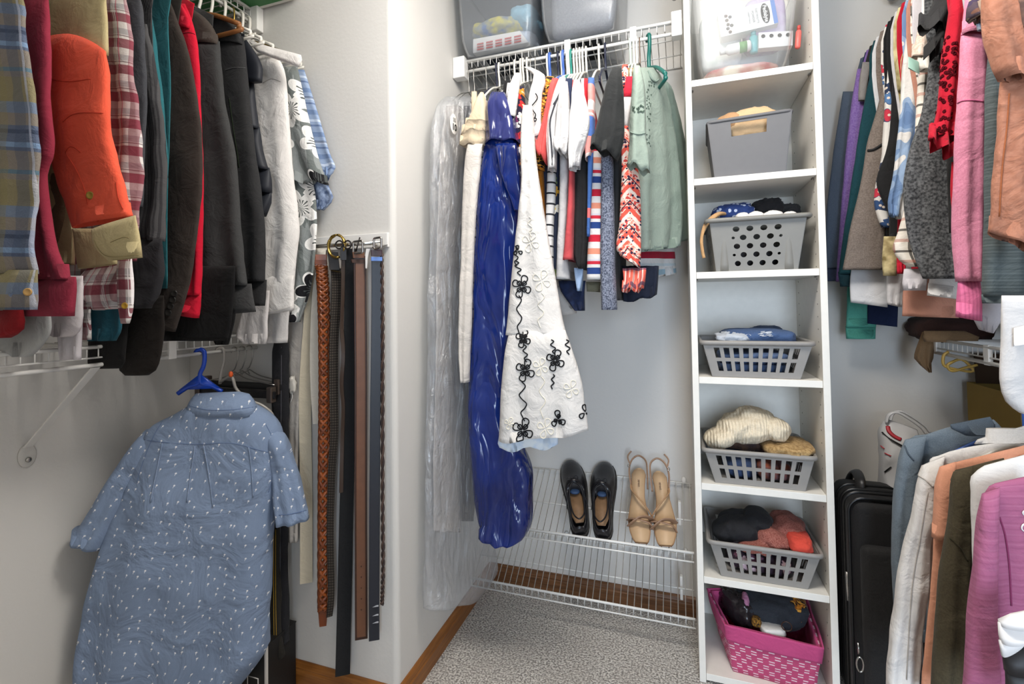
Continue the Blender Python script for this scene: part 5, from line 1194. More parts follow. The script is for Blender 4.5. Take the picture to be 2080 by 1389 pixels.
# perforated basket
TL, TR, BLc, BRc = (1442, 449), (1636, 440), (1456, 552), (1620, 547)
c = tub_corners(TL, TR, BLc, BRc, 1.772, .28); dz = TOPS[2]+.001-c[0].z
for i in range(4): c[i].z += dz
gp2 = plain('7f7d77', .5, .4, name='warm_grey_plastic')
t = thing('plastic_basket', 'grey basket with round holes in its front, full of socks and stockings', 'basket', ((c[0]+c[1])/2).to_tuple())
mb = MB(); q = (c[0], c[1], c[5], c[4])
us = [0, .2, .8, 1]; panel(mb, q, us, [0, 1], lambda i, j: i != 1)
def bil(u, v): return (q[0]*(1-u)+q[1]*u)*(1-v)+(q[3]*(1-u)+q[2]*u)*v
rows_ = [.06, .24, .42, .60, .78, .90]; nc = 6
def holecell(u0, u1, v0, v1, r):
    uc, vc = (u0+u1)/2, (v0+v1)/2; vs = []; n = 16; asp = (q[1]-q[0]).length/(q[3]-q[0]).length
    for k in range(n):
        a = 2*PI*k/n+PI/4*0; cx, sy = math.cos(a), math.sin(a); s = 1/max(abs(cx), abs(sy))
        vs.append(bil(uc+cx*s*(u1-u0)/2, vc+sy*s*(v1-v0)/2))
    for k in range(n):
        a = 2*PI*k/n; vs.append(bil(uc+math.cos(a)*r/asp, vc+math.sin(a)*r))
    mb.add(vs, [(k, (k+1) % n, n+(k+1) % n, n+k) for k in range(n)])
panel(mb, q, [.2, .8], [0, .06, .9, .91, 1], lambda i, j: j in (0, 2, 3))
for ri in range(5):
    v0 = .06+.168*ri; v1 = v0+.168; off = 0 if ri % 2 == 0 else .5
    edges = [.2+(.6/4)*(k+off) for k in range(5)]
    if off: edges = [.2]+edges[:-1]+[.8]
    for k in range(len(edges)-1):
        u0, u1 = edges[k], edges[k+1]; big = (u1-u0) > .1
        holecell(u0, u1, v0, v1, .052 if big else .026)
for a, b, d, e in ((1, 2, 6, 5), (2, 3, 7, 6), (3, 0, 4, 7)): panel(mb, (c[a], c[b], c[d], c[e]), [0, .2, .3, .4, .5, .6, .7, .8, 1], [0, .2, .3, .45, .55, .7, .8, 1], lambda i, j: not (i % 2 == 1 and j % 2 == 1 and 0 < i < 7))
mb.build('perforated_wall', gp2, t, False, solid=.004)
MB().hexa([p+V((0, 0, .0005)) for p in c[:4]]+[p+V((0, 0, .004)) for p in c[:4]]).build('base', gp2, t, False)
rim(c, .0055, gp2, t, .012)
for s in (.1, .9):
    pr = [(.017, 0), (.018, .02), (.0205, (c[4].z-c[0].z)*.92), (.019, (c[4].z-c[0].z)*.96)]
    p0 = q[0]*(1-s)+q[1]*s; MB().lathe(p0+V((0, .006, .001)), pr, 16, (V((1, 0, 0)), V((0, .7, 0)), V((0, -.02, 1)).normalized())).build('corner_post', gp2, t)
m0 = (c[0]+c[2])/2; hz = c[4].z
ln = fab('dcd8d4', amt=.03)
for x, y, rx, lab in ((1508, 440, .022, 'leftmost'), (1535, 438, .026, 'second from left'), (1570, 436, .030, 'third from left'), (1604, 438, .022, 'rightmost')):
    cloth('sock_ball', 'white sock roll along the rim of the perforated basket, %s of the four' % lab, 'socks', pt(x, y+6, PY(1.80)), rx, .03, .022, ln, .12, 2.5, int(x), .9, group='white sock rolls in the perforated basket')
cloth('sock_ball', 'black sock heap at the back of the perforated basket', 'socks', pt(1557, 428, PY(1.92)), .05, .06, .035, fab('1e1d1f'), .3, 3, 41, .8)
cloth('sock_ball', 'grey black sock roll at the back right of the perforated basket', 'socks', pt(1598, 432, PY(1.93)), .035, .05, .026, fab('2c2b2c'), .3, 3, 42, .8)
ntx = NT('navy_dots'); ntx = ntx.fin(spots(ntx, L('2b3f75'), .018, .3, 'c9d2e6', dens=.8), wr=.4)
cloth('printed_scarf', 'navy printed cloth at the back left of the perforated basket', 'scarf', pt(1490, 434, PY(1.90)), .065, .06, .03, ntx, .25, 3, 43, .8)
cloth('sock_bundle', 'dark sock bundle filling the inside of the perforated basket', 'socks', (m0.x, m0.y, c[0].z+.05), .082, .09, .042, fab('262527', '3c3a3c', sc=30), .2, 3, 44, .6)
nyl = fab('c49a6c', amt=.08); t = thing('nylon_stocking', 'tan stocking dangling over the left rim of the perforated basket', 'stocking', pt(1430, 500, PY(1.80)))
stp = [pt(x, y, PY(Y_)) for x, y, Y_ in ((1478, 436, 1.86), (1462, 434, 1.83), (1446, 444, 1.80), (1432, 460, 1.79), (1425, 485, 1.785), (1427, 510, 1.785), (1430, 524, 1.785))]
stp = [V((max(p.x, UX0+PT+.014), p.y, p.z)) for p in stp]
MB().tube(smooth_path(stp, 5), [.006+.005*math.sin(PI*min(1, i/18)) for i in range(31)], 12, flat=.7).build('leg', nyl, t)
# solid grey bin with a handle slot
c = tub_corners((1436, 256), (1590, 226), (1450, 358), (1580, 349), 1.775, .27); zb = TOPS[1]+.001
dx = 0; ang = .0
W0, W1, H_ = .232, .196, c[4].z-zb; x0 = c[4].x+.003
c = [V((x0+.018, 1.782, zb)), V((x0+.018+W1, 1.762, zb)), V((x0+.03+W1, 2.00, zb)), V((x0+.03, 2.02, zb)), V((x0, 1.772, zb+H_)), V((x0+W0, 1.748, zb+H_)), V((x0+W0+.012, 2.02, zb+H_)), V((x0+.012, 2.035, zb+H_))]
gb = plain('6b6a6b', .55, .35, name='dark_grey_plastic')
t = thing('storage_bin', 'solid dark grey bin with a handle slot holding tan undergarments', 'bin', ((c[0]+c[1])/2).to_tuple())
mb = MB(); panel(mb, (c[0], c[1], c[5], c[4]), [0, .28, .72, 1], [0, .70, .93, 1], lambda i, j: not (i == 1 and j == 1))
for a, b, d, e in ((1, 2, 6, 5), (2, 3, 7, 6), (3, 0, 4, 7)): panel(mb, (c[a], c[b], c[d], c[e]), [0, 1], [0, 1], lambda i, j: True)
mb.build('wall', gb, t, False, solid=.004)
MB().hexa([p+V((0, 0, .0005)) for p in c[:4]]+[p+V((0, 0, .004)) for p in c[:4]]).build('base', gb, t, False)
rim(c, .004, gb, t, .003)
tn, tn2 = fab('cfae86', amt=.06), fab('b78f68', amt=.08)
m0 = (c[4]+c[6])/2
cloth('folded_bra', 'tan moulded cup at the left in the dark grey bin', 'underwear', (m0.x-.045, 1.85, m0.z+.004), .05, .06, .04, tn2, .12, 2, 51, .95)
cloth('folded_band', 'beige folded band across the front of the dark grey bin', 'underwear', (m0.x+.012, 1.82, m0.z-.006), .075, .035, .05, tn, .15, 2, 52, .8)
cloth('folded_garment', 'beige garment filling the dark grey bin', 'underwear', (m0.x-.005, 1.90, m0.z-.08), .08, .09, .06, tn, .1, 2, 53, .7)
cloth('lace_strap', 'brown lace strap hanging out of the right side of the dark grey bin', 'underwear', (m0.x+.118, 1.90, m0.z-.012), .008, .05, .045, fab('a5845f', '5c4632', sc=120), .2, 4, 54, .9)
# pink fabric basket
cP = [pt(1490, 1362, PY(1.795)), pt(1655, 1389, PY(1.775))]
zb = TOPS[6]+.001; cP = [V((p.x, p.y, zb)) for p in cP]
TLp, TRp, BLp = pt(1476, 1283, PY(1.792)), pt(1668, 1296, PY(1.765)), pt(1440, 1196, PY(2.02))
zt = (TLp.z+TRp.z)/2
TLp.z = TRp.z = zt; BLp = ptz(1440, 1196, zt+.03); BLp.x = max(BLp.x, UX0+PT+.012); BRp = V((UX1-PT-.02, 2.03, zt+.03)); TRp.x = min(TRp.x, UX1-PT-.008)
cbk = [V((cP[1].x+.002, 1.99, zb)), V((cP[0].x-.03, 1.99, zb))]
c = [cP[0], cP[1], cbk[0], cbk[1], TLp, TRp, BRp, BLp]
dash = NT('pink_dash'); _, u_, v_ = dash.uv()
row = dash.ma('FLOOR', dash.ma('DIVIDE', v_, .0155)); fr2 = dash.ma('FRACT', dash.ma('DIVIDE', v_, .0155))
uo = dash.ma('ADD', u_, dash.ma('MULTIPLY', row, .0165)); fu = dash.ma('FRACT', dash.ma('DIVIDE', uo, .033))
l2 = dash.ma('ADD', dash.ma('LESS_THAN', dash.ma('ABSOLUTE', dash.ma('SUBTRACT', fr2, .25)), .085), dash.ma('LESS_THAN', dash.ma('ABSOLUTE', dash.ma('SUBTRACT', fr2, .7)), .085))
dash = dash.fin(dash.mix(dash.ma('MULTIPLY', l2, dash.ma('LESS_THAN', fu, .48)), L('b94a70'), L('e6cdd4')), wr=.4)
pinks = fab('bd4a7a', amt=.05)
t = thing('fabric_basket', 'hot pink fabric basket with white dashes on the lowest shelf of the tower', 'basket', ((c[0]+c[1])/2).to_tuple())
def clothwall(c, mat, name, root, v0, v1, out=0, th=.005, nseg=16, bulge=.006):
    mb = MB(); vs = []; uvs = []; per = []; L_ = 0
    for a, b in ((0, 1), (1, 2), (2, 3), (3, 0)):
        for k in range(nseg): per.append((a, b, k/nseg, L_+(c[b+4]-c[a+4]).length*k/nseg))
        L_ += (c[b+4]-c[a+4]).length
    ctr = sum(c, V())/8; m = 9; n = len(per)
    for j in range(m):
        v = v0+(v1-v0)*j/(m-1)
        for a, b, s, l in per:
            p = (c[a]*(1-s)+c[b]*s)*(1-v)+(c[a+4]*(1-s)+c[b+4]*s)*v
            o = V((p.x-ctr.x, p.y-ctr.y, 0)).normalized()
            p = p+o*(out+bulge*math.sin(PI*v)*math.sin(PI*s)+.003*noise.noise(p*30))
            vs.append(p); uvs.append((l, v*.13))
    mb.add(vs, [(j*n+i, j*n+(i+1) % n, (j+1)*n+(i+1) % n, (j+1)*n+i) for j in range(m-1) for i in range(n)], uvs)
    return mb.build(name, mat, root, solid=th)
clothwall(c, dash, 'dashed_body', t, 0, .92); clothwall(c, pinks, 'cuff', t, .66, 1.0, .006, .004); clothwall(c, pinks, 'lining', t, .05, .98, -.007, .003)
MB().hexa([p+V((0, 0, .0005)) for p in c[:4]]+[p+V((0, 0, .006)) for p in c[:4]]).build('base', pinks, t, False)
mm = (c[4]+c[6])/2
cloth('dark_garment', 'dark slate garment heaped in the pink basket', 'clothes', (mm.x+.01, 1.93, mm.z-.005), .105, .09, .05, fab('33363c', amt=.2), .2, 2.5, 61, .8)
cloth('dark_lace_bag', 'glossy black mesh garment falling over the left rim of the pink basket', 'clothes', pt(1487, 1225, PY(1.90))+V((.012, 0, -.01)), .03, .07, .045, plain('2b2527', .25, .6, name='black_satin'), .35, 4, 62, .8, .5)
cloth('printed_pouch', 'brown leopard printed pouch at the right in the pink basket', 'pouch', pt(1612, 1234, PY(1.92))+V((-.008, 0, 0)), .045, .05, .035, leop, .2, 3, 63, .8)
cloth('white_pack', 'white packet lying at the front of the pink basket', 'packet', pt(1568, 1278, PY(1.825)), .034, .03, .014, plain('dedbd6', .4, name='white_pack'), .08, 3, 64, .5, .2)
cloth('mauve_cloth', 'mauve pink cloth scrap standing in the pink basket', 'clothes', pt(1514, 1226, PY(1.88)), .012, .03, .032, fab('b57a97'), .15, 3, 65, .8)
cloth('red_cloth', 'small dark red cloth scrap in the pink basket', 'clothes', pt(1524, 1246, PY(1.86)), .014, .02, .012, fab('8d1c28'), .2, 3, 66, .8)
cloth('amber_beads', 'amber patterned bundle beside the white packet in the pink basket', 'clothes', pt(1536, 1262, PY(1.83)), .014, .018, .014, fab('a5752c', '2d2115', sc=180), .2, 4, 67, .8)
sp = pt(1598, 1272, PY(1.80)); gl = MB(); gl.tube([sp+V((.014*math.cos(a*PI/8), 0, .014*math.sin(a*PI/8))) for a in range(17)], .0016, 6, cap=False)
tag(gl.build('eyeglass_rim', plain('3a2418', .3, name='tortoise')), 'thin dark ring at the front rim of the pink basket', 'ring')
# clear tub on the top cell
def clear_plastic(tint, a=.1, gl=.07):
    t = NT('clear_plastic'); tr = t.n('BsdfTransparent', None, Color=(.95, .96, .97, 1)); gs = t.n('BsdfGlossy', None, Color=(1, 1, 1, 1), Roughness=.22)
    df = t.n('BsdfDiffuse', None, Color=L(tint)); fr = t.n('Fresnel', None, IOR=1.35)
    m1 = t.n('MixShader', None, _0=a, _1=tr.outputs[0], _2=df.outputs[0]); m2 = t.n('MixShader', None, _0=t.ma('MULTIPLY', fr.outputs[0], gl*10), _1=m1.outputs[0], _2=gs.outputs[0])
    t.t.links.new(m2.outputs[0], t.out.inputs[0]); return t.m
def round_tub(c, mat, name, root, r=.03, th=.002, m=10, nb=.02):
    """rounded tapered open tub between bottom corners c[:4] and top corners c[4:]"""
    mb = MB(); vs = []; k = 5
    def ring(p, r):
        o = []
        for i in range(4):
            a, b, d = p[i-1], p[i], p[(i+1) % 4]; u = (a-b).normalized()*r; w_ = (d-b).normalized()*r
            for j in range(k): t = j/(k-1); o.append(b+u*(1-t)**2+w_*t**2)
        return o
    ctr = sum(c[:4], V())/4; rings = [[ctr+(q-ctr)*.5 for q in ring(c[:4], r)]]
    for j in range(m+1):
        v = j/m; e = nb*(1-min(1, v*m/2.5))**2
        p = [c[i]*(1-v)+c[i+4]*v for i in range(4)]; cc = sum(p, V())/4
        p = [q+(cc-q).normalized()*e for q in p]; rings.append(ring(p, r))
    n = 4*k
    for q in rings: vs += q
    fs = [(j*n+i, j*n+(i+1) % n, (j+1)*n+(i+1) % n, (j+1)*n+i) for j in range(len(rings)-1) for i in range(n)]+[tuple(range(n))]
    mb.add(vs, fs); return mb.build(name, mat, root, solid=th)
cpl = clear_plastic('d8d6d2', .12, .05)
zb = TOPS[0]+.002
c = [V((.078, 1.775, zb)), V((.335, 1.775, zb)), V((.335, 2.05, zb)), V((.078, 2.05, zb)), V((.062, 1.765, zb+.30)), V((.372, 1.765, zb+.30)), V((.372, 2.07, zb+.30)), V((.062, 2.07, zb+.30))]
t = thing('clear_tub', 'clear plastic tub packed with toiletries in the top of the shelf tower', 'storage box', (.21, 1.9, zb))
round_tub(c, cpl, 'tub', t)
cloth('cloth_filling', 'cream and red cloth filling the bottom of the clear tub', 'clothes', (.205, 1.92, zb+.035), .115, .10, .028, noisy if False else fab('d8cbb4', 'a8483c', sc=16), .1, 3, 71, .6)
cloth('lilac_pack', 'lilac packet at the back right of the clear tub', 'packet', (.285, 1.90, zb+.2), .06, .06, .08, fab('b9a0c4', 'd8cfe0', sc=14), .05, 3, 72, .4)
cloth('pale_pack', 'pale green and white packet at the back left of the clear tub', 'packet', (.15, 1.93, zb+.17), .065, .07, .10, fab('c9cfc6', 'e6e4de', sc=14), .05, 3, 73, .4)
def flatbox(name, label, cat, q, Y, d, mat, root=None):
    p = [pt(x, y, PY(Y)) for x, y in q]; D = V((0, d, 0)); t = thing(name, label, cat, p[3].to_tuple())
    MB().hexa([p[3], p[2], p[2]+D, p[3]+D, p[0], p[1], p[1]+D, p[0]+D]).build('carton', mat, t, False, bevel=.001)
    return t, p
t, p = flatbox('drink_mix_carton', 'white electrolyte drink carton with a blue end lying tilted in the clear tub', 'carton', ((1457, 29), (1572, -2), (1581, 47), (1465, 75)), 1.81, .05, plain('e6e6e2', .5, name='carton_white'))
ex = (p[1]-p[0]).normalized(); ey = (p[0]-p[3]).normalized(); nn = V((0, -1, 0)); w_ = (p[1]-p[0]).length; h_ = (p[0]-p[3]).length; o = (p[0]+p[2])/2+nn*.0012
def quad(name, x0, x1, y0, y1, mat, lift=.0004):
    return MB().add([o+ex*x0*w_+ey*y0*h_+nn*lift, o+ex*x1*w_+ey*y0*h_+nn*lift, o+ex*x1*w_+ey*y1*h_+nn*lift, o+ex*x0*w_+ey*y1*h_+nn*lift], [(0, 1, 2, 3)]).build(name, mat, t, False)
quad('blue_end', .43, .5, -.5, .5, plain('3f78c4', .5, name='carton_blue'))
ov = MB().lathe(o+ex*w_*.315+ey*.02*h_, [(.0001, .0008), (1, .0008)], 28, (ex*w_*.075, ey*h_*.42, nn)); ov.build('oval_badge', plain('55565a', .5, name='badge_grey'), t)
wti = plain('efeeea', .5, name='white_ink'); gi = plain('6f7175', .5, name='grey_ink')
text_mb('Pedialyte', h_*.2, o+ex*w_*.315+nn*.0014, ey*-1, ex, bold=.0003).build('lettering', wti, t, False)
text_mb('ELECTROLYTE', h_*.10, o+ex*w_*.17+nn*.001, ey*-1, ex).build('lettering', gi, t, False)
text_mb('POWDER', h_*.12, o+ex*w_*.10+nn*.001, ey*-1, ex).build('lettering', gi, t, False)
text_mb('VARIETY PACK', h_*.08, o+ex*w_*.03+nn*.001, ey*-1, ex).build('lettering', gi, t, False)
for i, (fx, fy, cl) in enumerate(((-.36, .33, 'c9744e'), (-.355, .14, 'e0a83c'), (-.345, -.05, 'f0ddb0'), (-.36, -.22, '6b5a4e'), (-.33, -.38, 'e08a3c'), (-.29, .25, '6c86a8'), (-.285, -.12, '8a9a78'))):
    MB().lathe(o+ex*w_*fx+ey*h_*fy, [(.0001, .0007), (.0055, .0007)], 12, (ex, ey, nn)).build('fruit_picture', plain(cl, .5, name='fruit'), t)
t, p = flatbox('photo_card', 'white card strip with four grey face pictures in the clear tub', 'card', ((1541, 66), (1611, 62), (1610, 92), (1541, 98)), 1.80, .03, plain('dedcd8', .4, name='card_white'))
ex = (p[1]-p[0]).normalized(); ey = (p[0]-p[3]).normalized(); w_ = (p[1]-p[0]).length; h_ = (p[0]-p[3]).length; o = (p[0]+p[2])/2+nn*.0012
for i in range(4):
    MB().lathe(o+ex*w_*(-.36+.24*i)+ey*h_*.2, [(.0001, .0006), (.006, .0006)], 12, (ex, ey, nn)).build('face_picture', plain(('6f6f70', '55565a', 'a5a4a4', 'b9b2ae')[i], .5, name='face_grey'), t)
def bottle(name, label, q0, q1, Y, r, mat, capm):
    a, b = pt(*q0, PY(Y)), pt(*q1, PY(Y)); d = (b-a); ln_ = d.length; d.normalize(); e1 = d.orthogonal().normalized(); e2 = d.cross(e1)
    t = thing(name, label, 'bottle', a.to_tuple())
    MB().lathe(a, [(r*.8, 0), (r, .004), (r, ln_*.72), (r*.6, ln_*.8)], 18, (e1, e2, d)).build('bottle', mat, t)
    MB().lathe(a+d*ln_*.8, [(r*.62, 0), (r*.62, ln_*.18), (r*.5, ln_*.2)], 18, (e1, e2, d)).build('cap', capm, t); return t, a, d, r
t, a, d, r = bottle('lotion_bottle', 'white bottle with a green label lying low in the clear tub', (1525, 92), (1462, 106), 1.815, .017, plain('e6e4e0', .35, name='bottle_white'), plain('d8d6d0', .35, name='cap_white'))
e1 = d.orthogonal().normalized(); e2 = d.cross(e1); MB().lathe(a+d*.012, [(r*1.02, 0), (r*1.02, .022)], 18, (e1, e2, d)).build('green_label', plain('4f8f3f', .5, name='green_label'), t)
bottle('teal_bottle', 'teal bottle standing between the white bottle and the photo card', (1532, 108), (1530, 64), 1.83, .013, plain('5ba9ad', .35, name='teal_bottle'), plain('4a9aa0', .35, name='teal_cap'))
bottle('red_tube', 'coral red tube at the right side of the clear tub', (1620, 98), (1623, 52), 1.80, .008, plain('d8655c', .4, name='coral_tube'), plain('b8453c', .4, name='coral_cap'))
# bins on the wire shelf
bin_m = clear_plastic('c9ccd0', .14, .06)
zS = ZW+.0085
def shelf_bin(label, x0, x1, y0, y1, lidm, h=.30):
    t = thing('clear_bin', label, 'storage box', ((x0+x1)/2, (y0+y1)/2, zS), 'clear storage bins on the back wire shelf')
    c = [V((x0+.015, y0+.02, zS)), V((x1-.015, y0+.02, zS)), V((x1-.015, y1-.01, zS)), V((x0+.015, y1-.01, zS)), V((x0, y0, zS+h)), V((x1, y0, zS+h)), V((x1, y1, zS+h)), V((x0, y1, zS+h))]
    round_tub(c, bin_m, 'tub', t, .025)
    MB().box((x0-.005, y0-.008, zS+h), (x1+.005, y1+.004, zS+h+.018)).build('lid', lidm, t, False, bevel=.006)
    return t
lidg = plain('8d8f93', .5, name='bin_lid_grey')
shelf_bin('clear storage bin with bright clothes and a printed sheet, left on the back wire shelf', -.775, -.47, 1.745, 2.09, lidg)
shelf_bin('clear storage bin full of grey bedding, right on the back wire shelf', -.455, -.165, 1.745, 2.09, plain('9a9ca0', .5, name='bin_lid_pale'))
cloth('printed_cloth', 'blue and yellow printed cloth in the left clear bin', 'clothes', (-.64, 1.88, zS+.105), .10, .10, .03, fab('5b78a8', 'd8c94a', sc=22), .2, 3, 81, .7)
cloth('teal_cloth', 'pale teal cloth at the right of the left clear bin', 'clothes', (-.53, 1.89, zS+.13), .05, .10, .04, fab('8fbdd0', amt=.1), .2, 3, 82, .7)
cloth('grey_cloth', 'blue grey cloth filling the left clear bin', 'clothes', (-.615, 1.93, zS+.05), .125, .11, .038, fab('8d99ad', 'b8bfca', sc=12), .1, 3, 83, .5)
cloth('grey_blanket', 'grey fleece blanket filling the right clear bin', 'blanket', (-.31, 1.93, zS+.13), .115, .12, .115, fab('8b8c90', '7a7b80', sc=200), .05, 3, 84, .35)
t = thing('printed_sheet', 'white sheet with red print lying in the front of the left clear bin', 'paper', (-.6, 1.80, zS+.004))
MB().hexa([V((-.72, 1.785, zS+.006)), V((-.50, 1.785, zS+.006)), V((-.50, 1.82, zS+.008)), V((-.72, 1.82, zS+.008)), V((-.715, 1.776, zS+.055)), V((-.53, 1.776, zS+.05)), V((-.53, 1.778, zS+.05)), V((-.715, 1.778, zS+.055))]).build('sheet', plain('e6e3de', .6, name='paper'), t, False)
for i in range(3):
    for j_ in range(5):
        x = -.70+j_*.037; z = zS+.010+i*.010; MB().box((x, 1.7765, z), (x+.026, 1.779, z+.005)).build('red_print', plain('c4554e', .6, name='red_print_ink'), t, False)
t = thing('corner_bag', 'grey plastic bag corner sticking out over the top of the tower side panel', 'bag', (.03, 1.75, 2.25))
MB().lump((.02, 1.79, 2.262), .035, .06, .03, .4, 4, 91).build('bag', plain('a9abae', .35, .5, name='grey_film'), t)
gx0, gx1 = pt(1822, 10, PY(1.98)).x, pt(1858, 10, PY(1.98)).x
tag(rbox((gx0, 1.98, 2.208), (gx1, 2.09, 2.30), .02, plain('8c9296', .4, name='grey_bin'), 'storage_bin', None), 'grey bin bottom on the high right shelf near the back wall', 'bin')

# ---------------------------------------------------------------- belts on the belt wall
t = thing('belt_rack', 'white wall strip with a metal bar holding the belts', 'belt rack', (-.94, YD, 1.40))
a, b_ = pt(600, 492, PY(YD-.01)), pt(788, 488, PY(YD-.01))
zR = b_.z+.002
MB().box((-1.16, YD-.012, zR-.022), (b_.x, YD, zR+.022)).build('backing_strip', white_plastic, t, False, bevel=.002)
br_ = MB(); br_.tube([(-1.15, YD-.045, zR-.012), (b_.x-.004, YD-.045, zR-.012)], .006, 8); br_.build('bar', silver, t)
for x in (-1.1, -.98, -.86):
    MB().tube([(x, YD-.01, zR-.012), (x, YD-.045, zR-.012)], .004, 6).build('bar_bracket', silver, t)
lip_ = MB().add([(b_.x-.03, YD-.012, zR-.016), (b_.x, YD-.012, zR-.016), (b_.x+.002, YD-.05, zR-.026), (b_.x-.03, YD-.05, zR-.026)], [(0, 1, 2, 3)]).build('end_lip', silver, t, False, solid=.003)
def strip(path, w, th, Y, tw=0, rot=.6):
    """flat strap along picture points with width w (m, or list)"""
    P = smooth_path([pt(x, y, PY(Y_ if Y_ else Y)) for x, y, Y_ in [(q + (None,))[:3] for q in path]], 8); vs = []; uvs = []; cum = 0
    for i, p in enumerate(P):
        if i: cum += (P[i]-P[i-1]).length
        f = i/(len(P)-1); ww = (w[0]+(w[1]-w[0])*f if isinstance(w, tuple) else w)/2; an = rot+tw*math.sin(f*7)
        e = V((math.cos(an), math.sin(an), 0)); n = V((-math.sin(an), math.cos(an), 0))
        for sx, sy in ((-1, -1), (-.9, -1.25), (.9, -1.25), (1, -1), (1, 1), (-1, 1)): vs.append(p+e*ww*sx+n*th/2*sy); uvs.append((sx*ww, cum))
    m = len(P); fs = [(i*6+k, i*6+(k+1) % 6, (i+1)*6+(k+1) % 6, (i+1)*6+k) for i in range(m-1) for k in range(6)]+[tuple(range(6))[::-1], tuple((m-1)*6+k for k in range(6))]
    return MB().add(vs, fs, uvs)
GB = 'belts on the belt rack'
def belt(name, label, loc): return thing(name, label, 'belt', loc, GB)
YBt = YD-.052
B_ = lambda x, y: pt(x, y, PY(YBt)).to_tuple()
canvas = fab('d0c5ae', amt=.05, sc=700)
t = belt('canvas_belt', 'wide cream canvas belt hanging leftmost of the belts', B_(620, 500))
strip([(640, 505), (630, 640), (620, 800), (622, 1000), (622, 1184)], .037, .003, YD-.02, .1).build('strap', canvas, t, False)
strip([(652, 505), (642, 640), (640, 760), (646, 860)], .03, .003, YD-.028, .1).build('strap_loop', fab('dcd5c8', amt=.03), t, False)
# braided belt: three interlaced strands
brn = plain('8a4518', .3, .5, name='cognac_leather', amt=.25); br2 = plain('6d3311', .35, .5, name='dark_cognac', amt=.2)
t = belt('braided_belt', 'cognac brown braided leather belt, thickest of the belts', B_(655, 520))
Pb = smooth_path([pt(x, y, PY(YBt)) for x, y in ((652, 540), (656, 620), (658, 760), (657, 900), (656, 1080), (656, 1240))], 40)
for s in range(4):
    pts = []
    for i, p in enumerate(Pb):
        an = i*.36+s*PI/2; pts.append(p+V((.0105*math.sin(an), .0085*math.sin(an)-.004*math.cos(an*2), 0)))
    MB().tube(pts, .0082, 7, flat=.7).build('braid_strand', brn if s % 2 else br2, t)
strip([(652, 517), (652, 542)], .034, .006, YBt).build('leather_tab', brn, t, False)
strip([(651, 528), (652, 537)], .037, .009, YBt).build('keeper', br2, t, False)
strip([(656, 1238), (656, 1255), (656, 1271)], (.028, .02), .005, YBt).build('tip', br2, t, False)
gold = plain('a98f4c', .3, .5, 1, name='antique_gold')
t = belt('woven_belt', 'dark woven belt with an ornate round antique gold buckle', B_(685, 500))
wv_ = plaid('2a2521', [('v', .008, 0, .003, '4a423a', .9), ('u', .007, 0, .002, '191512', .9)], 'dark_weave')
wm = strip([(682, 545), (683, 600), (678, 700), (678, 800), (679, 880), (674, 960), (671, 1080), (673, 1200), (669, 1252)], (.03, .018), .004, YBt+.004, .35); wm.build('strap', wv_, t, False)
strip([(676, 512), (680, 548)], .03, .006, YBt).build('leather_tab', plain('231c19', .4, name='dark_leather'), t, False)
strip([(674, 549), (690, 553)], .012, .007, YBt-.004).build('keeper', gold, t, False)
cb = pt(684, 500, PY(YBt-.012))
MB().tube([cb+V((.030*math.cos(a*PI/12), 0, .034*math.sin(a*PI/12))) for a in range(-2, 20)], [.0065+.0012*math.sin(a*2.1) for a in range(22)], 8, flat=.6).build('buckle', gold, t)
for a in range(9): MB().lathe(cb+V((.030*math.cos((a+.5)*PI/9), -.004, .034*math.sin((a+.5)*PI/9))), [(.003, 0), (.0022, .002), (.0001, .003)], 8, (V((1, 0, 0)), V((0, 0, 1)), V((0, -1, 0)))).build('buckle_bead', gold, t)
dkl = plain('1d1a1a', .4, .4, name='black_leather')
t = belt('ring_belt', 'thin wavy dark belt with a pair of small ring buckles', B_(697, 500))
strip([(697, 520), (696, 600), (694, 660), (697, 720), (694, 780), (697, 830), (695, 900), (693, 1000)], .011, .003, YBt-.002, .5).build('strap', plain('3a2c24', .4, name='brown_cord'), t, False)
strip([(698, 503), (698, 528)], .018, .006, YBt-.014).build('leather_tab', dkl, t, False)
for dx in (689, 706):
    cb = pt(dx, 497, PY(YBt-.016)); MB().tube([cb+V((.013*math.cos(a*PI/10), 0, .012*math.sin(a*PI/10))) for a in range(21)], .0024, 8, cap=False).build('ring_buckle', dkl, t)
t = belt('black_belt', 'wide black fabric belt hanging lowest of all the belts', B_(705, 500))
strip([(710, 505), (712, 640), (708, 760), (707, 900), (703, 1060), (700, 1200), (696, 1371)], (.036, .043), .004, YD-.03, .06).build('strap', fab('1f2022', amt=.1, sc=300), t, False)
t = belt('brown_belt', 'flat brown leather belt with dark edges and a square chrome buckle', B_(731, 500))
tb_, tb2 = plain('6c4732', .4, .4, name='tan_leather', amt=.12), plain('3a2117', .4, .4, name='leather_edge')
strip([(731, 520), (732, 640), (733, 760), (733, 900), (733, 1080), (734, 1298)], .036, .0035, YBt).build('strap_edge', tb2, t, False)
strip([(731, 530), (732, 640), (733, 760), (733, 900), (733, 1080), (734, 1292)], .026, .006, YBt-.001).build('strap', tb_, t, False)
strip([(728, 512), (729, 524)], .034, .008, YBt-.003).build('leather_fold', tb_, t, False)
strip([(727, 527), (729, 534)], .040, .010, YBt-.003).build('keeper', tb2, t, False)
for y in (1150, 1172, 1194, 1216, 1238):
    p_ = pt(734, y, PY(YBt-.004)); MB().lathe(p_, [(.0022, 0), (.0018, .0008), (.0001, .001)], 8, (V((1, 0, 0)), V((0, 0, 1)), V((0, -1, 0)))).build('punch_hole', tb2, t)
